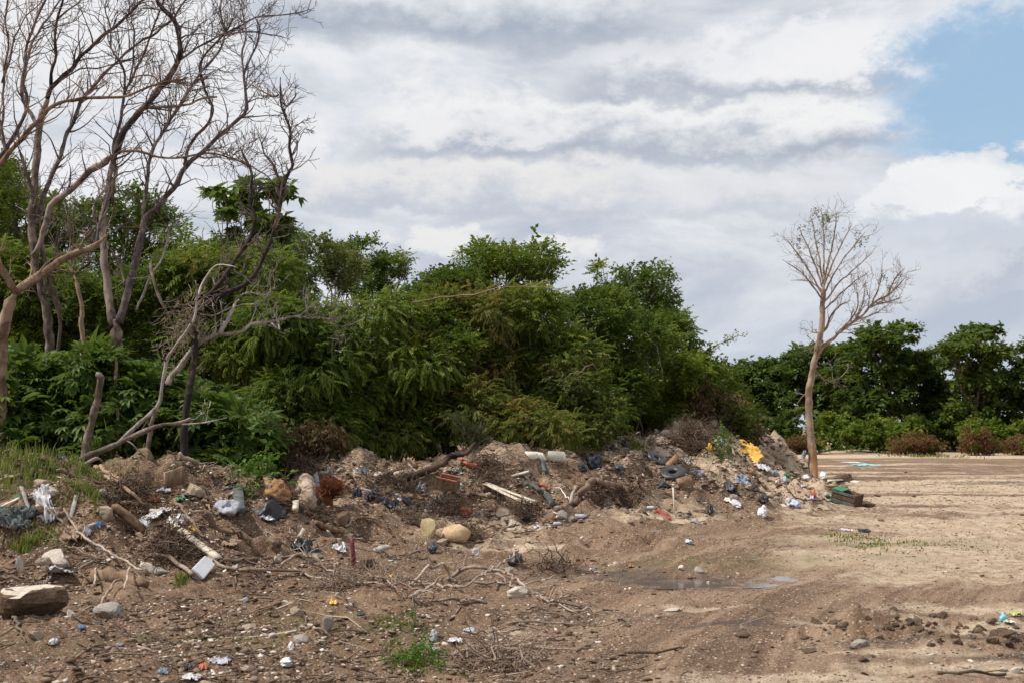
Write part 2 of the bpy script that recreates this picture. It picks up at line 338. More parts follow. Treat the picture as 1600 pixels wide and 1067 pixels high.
def build_ground():
    AY = -6.0
    rr = [1.2 * 1.12 ** k for k in range(21)]
    while rr[-1] < 12: rr.append(rr[-1] + .5)
    r0 = rr[-1]; ratio = 1.0029
    while rr[-1] < 64: rr.append(rr[-1] * ratio)
    while rr[-1] < 160: rr.append(rr[-1] * 1.008)
    while rr[-1] < 4000: rr.append(rr[-1] * 1.12)
    rr = np.array(rr)
    u = np.concatenate([np.linspace(-2.6, -0.56, 40, endpoint=False), np.linspace(-0.56, 0.46, 820, endpoint=False), np.linspace(0.46, 2.6, 42)])
    RR, U = np.meshgrid(rr, u, indexing='ij')
    X = RR * U; Y = AY + RR
    Z, hs, mf, tr = height(X.ravel(), Y.ravel(), True)
    x = X.ravel(); y = Y.ravel()
    V = np.stack([x, y, Z], 1)
    n, k = RR.shape
    idx = np.arange(n * k).reshape(n, k)
    Fq = np.stack([idx[:-1, :-1], idx[:-1, 1:], idx[1:, 1:], idx[1:, :-1]], -1).reshape(-1, 4)
    h = hs.max(0)
    pxl = x / np.maximum(y, 1) * F + 800; pyl = HOR + CAMZ * F / np.maximum(y, 1)      # photo column and row, to know the stretch of soil
    nz = fbm(x, y, 3.0, 4); nz2 = fbm(x * 0.4, y, 1.6, 4)
    right = sst(pxl, 1000, 1350)
    pale = sst(pxl, 1040, 1360) * sst(y, 13.5, 19) * (0.84 + 0.9 * nz2) + 0.0
    pale = np.maximum(pale, sst(hs[4], 0.04, 0.16) * 0.72)
    pale = np.maximum(pale, sst(y, 26, 29) * (1 - sst(np.abs(pyl - 812), 6, 30)) * sst(pxl, 900, 1050) * 0.55 * (h < .3))
    band = fbm(x * 0.10 + 3, y * 0.8, 3.2, 4, .6); pale = np.where(y > 36, pale * (0.62 + 2.2 * band) + right * 0.10, pale)
    pale = np.where(hs[2] > 0.06, np.maximum(pale * .4, 0.56 + 0.7 * nz + 0.25 * sst(pxl, 980, 1080)), pale)
    pale = np.where(hs[3] > 0.06, 0.6 + nz, pale)
    pale = np.where(hs[1] > 0.12, 0.38 + 0.8 * nz, pale)
    pale = np.where(hs[0] > 0.12, 0.20 + 0.6 * nz, pale)
    # patches of pale dried mud by the churned ridge on the right
    for (p, q, a, b) in [(1500, 950, 1.1, .5), (1540, 985, 1.0, .35), (1450, 1015, .9, .25), (1340, 965, .8, .22), (1240, 1055, 1.3, .4), (1080, 945, .7, .16), (1500, 1040, 1.2, .3)]:
        cx, cy = flat(p, q); pale = np.maximum(pale, 0.95 * np.exp(-((x - cx) / a) ** 2 - ((y - cy) / b) ** 2))
    dark = np.zeros_like(x)
    for (p, q, a, b, s) in [(520, 985, 3.4, .9, .55), (900, 960, 1.4, .6, .75), (760, 945, 2.6, .55, .5), (1010, 900, 2.6, 1.3, .55), (960, 845, 3, .9, .75), (1290, 980, 1.2, .3, .7), (1480, 1000, 1.6, .25, .95), (1600, 1020, 1.0, .25, .95), (1400, 960, .7, .3, .6), (240, 1020, 3, .8, .45), (1200, 960, 1.5, .5, .4), (1500, 742, 14, 3, .55), (1380, 722, 6, 2.5, .35)]:
        cx, cy = flat(p, q); dark = np.maximum(dark, s * np.exp(-((x - cx) / a) ** 2 - ((y - cy) / b) ** 2))
    dark = np.where(h > .15, 0.12 + 0.9 * np.clip(fbm(x, y, 1.2, 3), 0, 1), dark)
    trk = np.clip(tr * 0.9 * (1 - mf), 0, 1) * (1 - sst(y, 28, 40))
    flatland = (1 - mf) * sst(pxl, 700, 1000) * 0.75
    trk = np.maximum(trk, flatland * (1 - sst(y, 22, 34)))
    acr, aln = polydist(x, y, TR_W[0])
    wet = np.zeros_like(x)
    for (p, q, a, b) in [(1035, 897, 1.25, .5), (930, 890, .8, .4), (1160, 912, .9, .22), (1150, 968, .5, .12)]:
        cx, cy = flat(p, q); wet = np.maximum(wet, np.exp(-(((x - cx) / a) ** 2 + ((y - cy) / b) ** 2) ** 1.5) * 1.0)
    wet = np.clip(.75 * wet * (1 + 1.2 * fbm(x, y, .5, 3)), 0, 1)
    moss = np.zeros_like(x)
    for (p, q, a, b) in [(640, 1030, .9, .3), (330, 1000, 1.6, .35), (1350, 846, 1.8, .7), (1480, 850, 1.5, .3), (600, 975, .5, .3), (1100, 880, 1.6, .6), (440, 970, .6, .3), (1440, 715, 6, 2), (1300, 870, 1.3, .5)]:
        cx, cy = flat(p, q); moss = np.maximum(moss, 0.9 * np.exp(-((x - cx) / a) ** 2 - ((y - cy) / b) ** 2))
    moss = np.maximum(moss, sst(hs[0], .6, .9) * (1 - sst(pxl, 120, 330)) * 0.9)
    attrs = dict(pale=np.clip(pale, -.5, 1.2), dark=dark, wet=wet, mnd=mf, moss=moss, acr=acr, aln=aln, trk=trk)
    M = mat_ground()
    # the same sheet is cut along the foot of each heap, so that heaps and plain share their edge
    who = np.where(h > 0.10, hs.argmax(0), -1); fw = who[Fq].max(1)
    trkface = ((tr * (1 - mf))[Fq].mean(1) > 0.42) & (y[Fq].mean(1) < 34) & (fw < 0)
    fw = np.where(trkface, 99, fw)
    names = {-1: ('ground', 'pale brown bare earth of the clearing with mud and grit'), 99: ('dirt_track', 'smooth brown vehicle track crossing the clearing'),
             0: ('dirt_mound', 'brown earth heap at the left with grass on its crest'), 1: ('dirt_mound', 'low brown earth heap full of roots in the middle'),
             2: ('dirt_mound', 'tallest pale rubble heap, right of the middle'), 3: ('dirt_mound', 'far pale heap behind the lone tree'),
             4: ('dirt_mound', 'low smooth fan of pale grit before the middle heap')}
    import builtins
    sm = {}
    full = np_mesh('tmp_full', V, Fq, None, None, True)
    nrm = np.zeros(len(V) * 3, np.float32); full.vertices.foreach_get('normal', nrm); nrm = nrm.reshape(-1, 3); bpy.data.meshes.remove(full)
    for key, (nm, lab) in names.items():
        f = Fq[fw == key]
        if not len(f): continue
        used, inv = np.unique(f.ravel(), return_inverse=True)
        me = np_mesh(nm, V[used], inv.reshape(-1, 4), M, {a: b[used] for a, b in attrs.items()}, True)
        me.normals_split_custom_set_from_vertices(nrm[used].tolist())
        o = link(nm, me); tag(o, lab, 'ground' if key == -1 else ('track' if key == 99 else 'mound'), None, 'structure')
build_ground()
def puddles():
    m = bpy.data.materials.new('muddy_water'); m.use_nodes = True; N = NT(m.node_tree); bs = m.node_tree.nodes['Principled BSDF']
    P = N.n('ShaderNodeNewGeometry').outputs['Position']
    N.put(bs.inputs['Base Color'], N.mix(N.noise(P, 6, 4).outputs[0], (0.10, 0.08, 0.07), (0.18, 0.15, 0.135)))
    bs.inputs['Roughness'].default_value = 0.06; bs.inputs['Specular IOR Level'].default_value = .8
    bp = N.n('ShaderNodeBump'); bp.inputs['Strength'].default_value = 0.5; bp.inputs['Distance'].default_value = 0.004
    N.put(bp.inputs['Height'], N.noise(P, 14, 4).outputs[0]); N.put(bs.inputs['Normal'], bp.outputs[0])
    for (p, q, a, b, lv) in [(1005, 897, 2.2, 0.85, 0.20)]:
        cx, cy = flat(p, q); gx, gy = np.meshgrid(np.linspace(-1, 1, 80), np.linspace(-1, 1, 40), indexing='ij')
        x = (cx + a * gx).ravel(); y = (cy + b * gy).ravel(); z = height(x, y)
        lvl = np.quantile(z, lv); V = np.stack([x, y, np.full_like(x, lvl)], 1)
        idx = np.arange(len(x)).reshape(80, 40); f = np.stack([idx[:-1, :-1], idx[1:, :-1], idx[1:, 1:], idx[:-1, 1:]], -1).reshape(-1, 4)
        under = (z[f].min(1) < lvl) & ((gx.ravel()[f].mean(1) ** 2 + gy.ravel()[f].mean(1) ** 2) < 1)
        f = f[under]; used, inv = np.unique(f.ravel(), return_inverse=True)
        tag(link('puddle', np_mesh('puddle', V[used], inv.reshape(-1, 4), m, None, True)), 'shallow muddy puddle across the track edge' if a > 1 else 'small narrow puddle at the track edge', 'puddle', None, 'structure')
puddles()
# ------------------------------------------------------------------ foliage
def mat_leaf(name, lo, hi, tip, tipk=0.5, rough=0.5, trans=0.28):
    m = bpy.data.materials.new(name); m.use_nodes = True; t = m.node_tree; N = NT(t); bs = t.nodes['Principled BSDF']
    v1 = N.n('ShaderNodeAttribute', attribute_name='v1').outputs['Fac']; v2 = N.n('ShaderNodeAttribute', attribute_name='v2').outputs['Fac']
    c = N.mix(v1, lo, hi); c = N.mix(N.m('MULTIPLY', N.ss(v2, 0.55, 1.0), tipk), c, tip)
    N.put(bs.inputs['Base Color'], c); bs.inputs['Roughness'].default_value = rough + .12; bs.inputs['Specular IOR Level'].default_value = 0.18
    tr = N.n('ShaderNodeBsdfTranslucent'); N.put(tr.inputs[0], N.mix(0.5, c, (0.16, 0.24, 0.03)))
    mx = N.n('ShaderNodeMixShader'); mx.inputs[0].default_value = trans + .08
    t.links.new(bs.outputs[0], mx.inputs[1]); t.links.new(tr.outputs[0], mx.inputs[2])
    t.links.new(mx.outputs[0], t.nodes['Material Output'].inputs[0]); return m
L_DEEP = mat_leaf('leaf_deep_green', (0.047, 0.072, 0.014), (0.106, 0.153, 0.024), (0.277, 0.283, 0.034), .5)
L_BRIGHT = mat_leaf('leaf_fresh_green', (0.066, 0.105, 0.014), (0.169, 0.219, 0.028), (0.380, 0.333, 0.037), .6)
L_YELLOW = mat_leaf('leaf_yellow_green', (0.078, 0.094, 0.021), (0.190, 0.194, 0.037), (0.412, 0.201, 0.056), .75)
L_CASTOR = mat_leaf('leaf_palmate_green', (0.047, 0.088, 0.022), (0.118, 0.177, 0.033), (0.277, 0.275, 0.048), .4, .38)
L_GREY = mat_leaf('leaf_grey_green', (0.074, 0.093, 0.031), (0.160, 0.162, 0.054), (0.318, 0.258, 0.083), .4)
L_FAR = mat_leaf('leaf_far_green', (0.038, 0.064, 0.016), (0.095, 0.138, 0.028), (0.212, 0.242, 0.048), .5)
L_DRY = mat_leaf('leaf_dry_brown', (0.09, 0.055, 0.032), (0.19, 0.12, 0.07), (0.28, 0.2, 0.12), .4, .8, .15)
L_DRYR = mat_leaf('leaf_dry_reddish', (.11, .05, .026), (.23, .12, .06), (.30, .22, .11), .5, .8, .15)
L_TIPS = mat_leaf('leaf_brown_tips', (.12, .09, .03), (.24, .15, .055), (.34, .18, .07), .8)
L_GRASS = mat_leaf('grass_blade', (0.080, 0.115, 0.020), (0.189, 0.230, 0.039), (0.348, 0.256, 0.099), .7)

def leafshape(L, w, fold=.25, droop=.15):
    h = w / 2
    V = np.array([(0, 0, 0), (-h, .38 * L, fold * h), (-h * .7, .72 * L, fold * h - droop * L * .5), (0, L, -droop * L), (h * .7, .72 * L, fold * h - droop * L * .5), (h, .38 * L, fold * h), (0, .5 * L, -droop * L * .25)], float)
    F4 = np.array([(0, 6, 2, 1), (6, 3, 2, 2), (0, 5, 4, 6), (6, 4, 3, 3)])
    return V, np.array([(0, 6, 2), (0, 2, 1), (6, 3, 2), (0, 5, 4), (0, 4, 6), (6, 4, 3)])
def leafsimple(L, w, fold=.3, droop=.12):
    h = w / 2
    return np.array([(0, 0, 0), (-h, .45 * L, fold * h), (0, L, -droop * L), (h, .45 * L, fold * h)], float), np.array([(0, 2, 1), (0, 3, 2)])
def rotm(rx=0, ry=0, rz=0):
    return np.array(Matrix.Rotation(rz, 3, 'Z') @ Matrix.Rotation(ry, 3, 'Y') @ Matrix.Rotation(rx, 3, 'X'))
def cat(parts):
    V = []; Fc = []; v1 = []; o = 0
    for (v, f, a) in parts: V.append(v); Fc.append(f + o); v1.append(np.full(len(v), a)); o += len(v)
    return np.concatenate(V), np.concatenate(Fc), np.concatenate(v1)
def spray(kind, seed):
    """a sprig growing along +Y with +Z up, about 0.3-0.6 m long"""
    r = np.random.RandomState(seed); P = []
    if kind == 'broad':
        for k in range(9):
            t = .04 + .26 * k / 9; a = k * 2.4 + r.rand(); L = .07 + .045 * r.rand()
            v, f = leafsimple(L, L * .55); v = v @ rotm(R(r.uniform(-35, 25)), R(r.uniform(-30, 30)), a).T + (0, t, .02 * r.randn()); P.append((v, f, r.rand()))
    elif kind == 'pinnate':
        for k in range(7):
            t = k / 6.0; y = .04 + .25 * t; z = -.09 * t * t
            for s in (-1, 1):
                L = (.078 - .02 * abs(t - .4)) * r.uniform(.8, 1.2)
                v, f = leafsimple(L, L * .46, .3, .2); v = v @ rotm(R(-18 - 22 * t + r.uniform(-12, 12)), 0, s * R(-58 + 18 * t)).T + (0, y, z); P.append((v, f, r.rand()))
        v, f = leafsimple(.07, .03); P.append((v @ rotm(R(-30), 0, 0).T + (0, .29, -.09), f, r.rand()))
    elif kind == 'feather':
        for k in range(9):
            t = k / 8.0; y = .03 + .25 * t; z = -.07 * t * t
            for s in (-1, 1):
                L = .085 * r.uniform(.8, 1.2)
                v, f = leafsimple(L, .022, .3, .3); v = v @ rotm(R(-10 - 20 * t + r.uniform(-15, 15)), 0, s * R(-42 + r.uniform(-10, 10))).T + (0, y, z); P.append((v, f, r.rand()))
    elif kind == 'palmate':
        L0 = .34
        for k, a in enumerate((-128, -82, -40, 0, 40, 82, 128)):
            L = L0 * (1, .9, .66)[min(2, abs(k - 3))if abs(k - 3) < 3 else 2] * .62 * r.uniform(.92, 1.08)
            v, f = leafshape(L, L * .40, .35, .22); P.append((v @ rotm(R(-6), 0, R(-a)).T + (0, .13, 0), f, .5 + .2 * r.randn()))
        st = np.array([(-.005, -.12, -.06), (.005, -.12, -.06), (.005, .13, 0), (-.005, .13, 0)]); P.append((st, np.array([(0, 1, 2), (0, 2, 3)]), 1.0))
    elif kind == 'whorl':       # big leaves in a rosette at the twig's end
        for k in range(8):
            a = k * 2 * math.pi / 8 + r.rand() * .4; L = .24 * r.uniform(.8, 1.2)
            v, f = leafsimple(L, L * .42, .2, .25); P.append((v @ rotm(R(r.uniform(-20, 15)), 0, a).T + (0, .1, 0), f, r.rand()))
    elif kind == 'far':         # coarse sprig for trees 100 m off
        for k in range(9):
            a = k * 2.4 + r.rand(); L = .30 * r.uniform(.7, 1.3)
            v, f = leafsimple(L, L * .5, .2, .2); P.append((v @ rotm(R(r.uniform(-25, 20)), R(r.uniform(-25, 25)), a).T + (r.randn() * .12, r.randn() * .12, r.randn() * .05), f, r.rand()))
    elif kind == 'dry':
        for k in range(8):
            a = r.rand() * 6.28; L = .09 * r.uniform(.6, 1.5)
            v, f = leafsimple(L, L * .45, .9, .5); P.append((v @ rotm(R(r.uniform(-80, 30)), R(r.uniform(-60, 60)), a).T + (r.randn() * .06, r.rand() * .3, r.randn() * .05), f, r.rand()))
    return cat(P)
_SP = {}
def sprays(kind):
    if kind not in _SP: _SP[kind] = [spray(kind, 50 + i) for i in range(4)]
    return _SP[kind]
def scatter(kind, pts, dirs, scale, tint, rng, roll=0.5):
    """put one sprig at every point, growing along dirs"""
    out = []; protos = sprays(kind); n = len(pts); which = rng.randint(0, len(protos), n)
    d = dirs / np.linalg.norm(dirs, axis=1, keepdims=True)
    up = np.tile([0, 0, 1.], (n, 1)) + rng.randn(n, 3) * roll * .5
    x = np.cross(d, up); x /= np.linalg.norm(x, axis=1, keepdims=True) + 1e-9; z = np.cross(x, d)
    M = np.stack([x, d, z], 2) * scale[:, None, None]
    VV = []; FF = []; A1 = []; A2 = []; o = 0
    for k, (v, f, a) in enumerate(protos):
        s = which == k; m = s.sum()
        if not m: continue
        vv = np.einsum('nij,vj->nvi', M[s], v) + pts[s][:, None, :]
        VV.append(vv.reshape(-1, 3)); FF.append((f[None] + (np.arange(m) * len(v))[:, None, None] + o).reshape(-1, 3)); o += m * len(v)
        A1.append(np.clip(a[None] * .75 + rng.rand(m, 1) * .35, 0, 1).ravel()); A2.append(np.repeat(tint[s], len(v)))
    return np.concatenate(VV), np.concatenate(FF), np.concatenate(A1), np.concatenate(A2)
def foliage(kind, lobes, n, rng, scale=1.0, clump=.42, droop=.25, dens=26, inner=.18, flatk=1.0, lift=0.0):
    """lobes: (centre, radii, weight). Sprigs sit on clumps, clumps on lobes; gaps stay between clumps"""
    C = np.array([l[0] for l in lobes], float); RD = np.array([l[1] for l in lobes], float); wgt = np.array([l[2] * (RD[i].prod()) ** (2 / 3) for i, l in enumerate(lobes)]); wgt /= wgt.sum()
    nc = max(8, n // dens); li = rng.choice(len(lobes), nc, p=wgt)
    d = rng.randn(nc, 3); d[:, 2] = d[:, 2] + .25 + lift; d /= np.linalg.norm(d, axis=1, keepdims=True)
    rad = rng.uniform(.55, 1.06, nc) ** .7
    cc = C[li] + d * RD[li] * rad[:, None]
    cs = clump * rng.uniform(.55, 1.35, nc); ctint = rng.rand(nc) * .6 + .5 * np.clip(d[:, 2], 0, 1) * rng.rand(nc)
    ci = rng.randint(0, nc, n)
    e = rng.randn(n, 3); e /= np.linalg.norm(e, axis=1, keepdims=True)
    e = e * .9 + d[ci] * .8; e[:, 2] += .2; e /= np.linalg.norm(e, axis=1, keepdims=True)
    pts = cc[ci] + e * cs[ci][:, None] * np.array([1, 1, .72 * flatk]) * (rng.rand(n, 1) ** .5)
    dr = e + rng.randn(n, 3) * .75; dr[:, 2] = dr[:, 2] * .7 - droop
    if inner:
        k = int(n * inner); li2 = rng.choice(len(lobes), k, p=wgt); q = rng.randn(k, 3); q /= np.linalg.norm(q, axis=1, keepdims=True)
        pts[:k] = C[li2] + q * RD[li2] * (rng.rand(k, 1) ** .4) * .75; dr[:k] = q + rng.randn(k, 3) * .5
    sc = scale * rng.uniform(.75, 1.25, n)
    if inner: sc[:int(n * inner)] *= 1.7
    return scatter(kind, pts, dr, sc, np.clip(ctint[ci] + rng.randn(n) * .12, 0, 1), rng)

class MB:
    """collects tubes, boxes and other pieces as one mesh"""
    def __init__(s): s.V = []; s.F = {3: [], 4: []}; s.a = []; s.n = 0
    def add(s, v, f3=None, f4=None, val=0.5):
        v = np.asarray(v, float)
        if f3 is not None and len(f3): s.F[3].append(np.asarray(f3) + s.n)
        if f4 is not None and len(f4): s.F[4].append(np.asarray(f4) + s.n)
        s.V.append(v); s.a.append(np.full(len(v), val)); s.n += len(v)
    def tube(s, pts, rad, k=6, val=0.5, cap=True, knob=0.0, rng=None):
        P = np.asarray(pts, float); n = len(P); rad = np.full(n, rad) if np.isscalar(rad) else np.asarray(rad, float)
        T = np.gradient(P, axis=0); T /= np.linalg.norm(T, axis=1, keepdims=True) + 1e-9
        ref = np.array([0.3, 0.2, 1.0]) if abs(T[0][2]) < .8 else np.array([1.0, .2, .1])
        a = np.cross(T[0], ref); a /= np.linalg.norm(a); A = []
        for i in range(n):
            a = a - T[i] * a.dot(T[i]); a /= np.linalg.norm(a) + 1e-9; A.append(a)
        A = np.array(A); B = np.cross(T, A)
        th = np.arange(k) * 2 * math.pi / k
        rr = rad[:, None] * np.ones((1, k))
        if knob and rng is not None: rr = rr * (1 + knob * rng.randn(n, k))
        v = P[:, None, :] + (A[:, None, :] * np.cos(th)[None, :, None] + B[:, None, :] * np.sin(th)[None, :, None]) * rr[:, :, None]
        v = v.reshape(-1, 3); i0 = np.arange(n - 1)[:, None] * k; j = np.arange(k)[None]; j2 = (j + 1) % k
        f = np.stack([i0 + j, i0 + j2, i0 + k + j2, i0 + k + j], -1).reshape(-1, 4)
        f3 = []
        if cap and k > 3:
            v = np.concatenate([v, P[:1], P[-1:]]); c0 = n * k
            for q in range(k): f3.append((c0, (q + 1) % k, q)); f3.append((c0 + 1, (n - 1) * k + q, (n - 1) * k + (q + 1) % k))
        s.add(v, f3, f, val)
    def mesh(s, name, mat, smooth=False, extra=None):
        V = np.concatenate(s.V); Fs = [np.concatenate(s.F[k]) for k in (3, 4) if s.F[k]]
        return np_mesh(name, V, Fs, mat, dict(v1=np.concatenate(s.a)), smooth)
    def build(s, name, mat, parent=None, smooth=False, loc=None): return link(name, s.mesh(name, mat, smooth), parent, loc)

def mat_wood(name, a, b, c, sc=9, rough=.85, stretch=.18, bump=.6):
    m = bpy.data.materials.new(name); m.use_nodes = True; t = m.node_tree; N = NT(t); bs = t.nodes['Principled BSDF']
    tc = N.n('ShaderNodeTexCoord').outputs['Object']; mp = N.n('ShaderNodeMapping'); N.put(mp.inputs[0], tc); mp.inputs['Scale'].default_value = (1, 1, stretch)
    n1 = N.noise(mp.outputs[0], sc, 7, .7, .6); n2 = N.noise(tc, sc * .22, 4, .6)
    v = N.n('ShaderNodeAttribute', attribute_name='v1').outputs['Fac']
    col = N.mix(N.ss(n1.outputs[0], .35, .65), a, b); col = N.mix(N.ss(N.m('ADD', n2.outputs[0], N.m('MULTIPLY', N.m('SUBTRACT', v, .5), .5)), .45, .65), col, c)
    N.put(bs.inputs['Base Color'], col); bs.inputs['Roughness'].default_value = rough; bs.inputs['Specular IOR Level'].default_value = .2
    bp = N.n('ShaderNodeBump'); bp.inputs['Strength'].default_value = bump; bp.inputs['Distance'].default_value = .02
    N.put(bp.inputs['Height'], n1.outputs[0]); N.put(bs.inputs['Normal'], bp.outputs[0]); return m
W_BARK = mat_wood('bark_brown', (.055, .038, .03), (.15, .108, .082), (.27, .21, .17), 16, bump=1)
W_DEAD = mat_wood('bark_dead_grey', (.050, .036, .036), (.125, .092, .088), (.23, .175, .155), 16, bump=1)
W_PALE = mat_wood('wood_weathered_pale', (.14, .112, .095), (.33, .28, .245), (.45, .39, .34), 14, bump=1)
W_RED = mat_wood('wood_stripped_tan', (.10, .058, .038), (.23, .145, .095), (.32, .22, .15), 14, bump=1)
W_CHAR = mat_wood('wood_charred', (.012, .010, .010), (.045, .032, .028), (.13, .08, .055))
W_DARK = mat_wood('stem_dark', (.045, .034, .026), (.11, .085, .06), (.16, .12, .08))
W_STICK = mat_wood('stick_brown', (.12, .08, .055), (.25, .175, .125), (.36, .28, .215))

def wob(p0, p1, n, amp, rng, sag=0.0):
    t = np.linspace(0, 1, n)[:, None]; P = np.asarray(p0, float) * (1 - t) + np.asarray(p1, float) * t
    w = np.cumsum(rng.randn(n, 3), 0); w -= t * w[-1]; P = P + w * amp / math.sqrt(n); P[:, 2] -= sag * (4 * t[:, 0] * (1 - t[:, 0])); return P

def bush(name, label, cat_, group, base, lobes, kind, mat, n, seed, scale=1.0, stems=7, trunk_r=0.0, clump=.42, droop=.25, inner=.18, stem_mat=None, dens=26, sway=.18, lift=0.0, flatk=1.0, extra=None):
    """base: world point; lobes relative to it"""
    rng = np.random.RandomState(seed)
    root = empty(name, base); tag(root, label, cat_, group)
    V, Fc, a1, a2 = foliage(kind, lobes, n, rng, scale, clump, droop, dens, inner, flatk, lift)
    if extra:
        k2, m2, n2, sc2 = extra
        V2, F2, b1, b2 = foliage(k2, lobes, n2, rng, sc2, clump, droop, dens, 0.0, flatk, .3)
        V = np.concatenate([V, V2]); F2 = F2 + len(V) - len(V2); mi = np.r_[np.zeros(len(Fc)), np.ones(len(F2))]
        Fc = np.concatenate([Fc, F2]); a1 = np.r_[a1, b1]; a2 = np.r_[a2, b2]; mats = [mat, m2]
    else: mi = None; mats = mat
    crown = 'crown' if trunk_r else 'foliage'
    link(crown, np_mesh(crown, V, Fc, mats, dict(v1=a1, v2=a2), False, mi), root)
    mb = MB(); top = np.array([l[0] for l in lobes]); L = len(lobes)
    if trunk_r:
        fork = np.average(top, axis=0, weights=[l[2] for l in lobes]) * np.array([.5, .5, .42]); T = wob((0, 0, -.3), fork, 8, sway, rng)
        mb.tube(T, np.linspace(trunk_r, trunk_r * .6, 8), 8); 
        link('trunk', mb.mesh('trunk', stem_mat or W_BARK, True), root); mb = MB()
        for (c, r, w) in lobes:
            e = np.array(c) + rng.randn(3) * .1; P = wob(fork, e, 8, sway, rng); mb.tube(P, np.linspace(trunk_r * .55, trunk_r * .12, 8), 5)
            for q in range(6):
                e2 = np.array(c) + rng.randn(3) * np.array(r) * .6; mb.tube(wob(P[rng.randint(3, 7)], e2, 6, sway * .6, rng), np.linspace(trunk_r * .2, .008, 6), 4)
        link('limbs', mb.mesh('limbs', stem_mat or W_BARK, True), root)
    else:
        for q in range(stems):
            c, r, w = lobes[rng.randint(L)]; e = np.array(c) + rng.randn(3) * np.array(r) * .45
            s0 = np.array([c[0] * .6 + rng.randn() * .3, c[1] * .6 + rng.randn() * .2, -.3]); mb.tube(wob(s0, e, 9, sway, rng), np.linspace(.035, .01, 9), 5)
        link('stems', mb.mesh('stems', stem_mat or W_DARK, True), root)
    return root
def lob(px0, py0, pxr, pyr, Y, base, depth=1.0, w=1.0, dy=0.0):
    """a lobe that covers photo columns px0+-pxr and rows py0+-pyr when it stands Y metres off"""
    c = at(px0, py0, Y + dy) - Vector(base); s = Y / F; k = (26 if Y < 60 else 10) * 30 / max(Y, 20); pxr = max(pxr * .5, pxr - k * .8); pyr = max(pyr * .45, pyr - k) if Y < 60 else pyr
    return ((c.x, c.y, c.z), (pxr * s, depth, pyr * s), w)

def plant_bush(px, Y, lob_px, *, depth=1.3, **kw):
    b = Vector((W(px, Y), Y, hz(W(px, Y), Y)))
    lobes = [lob(l[0], l[1], l[2], l[3], Y, b, depth * (l[4] if len(l) > 4 else 1), 1, l[5] if len(l) > 5 else 0) for l in lob_px]
    kw.setdefault('group', None)
    return bush(kw.pop('name'), kw.pop('label'), kw.pop('cat'), kw.pop('group'), b, lobes, **kw)

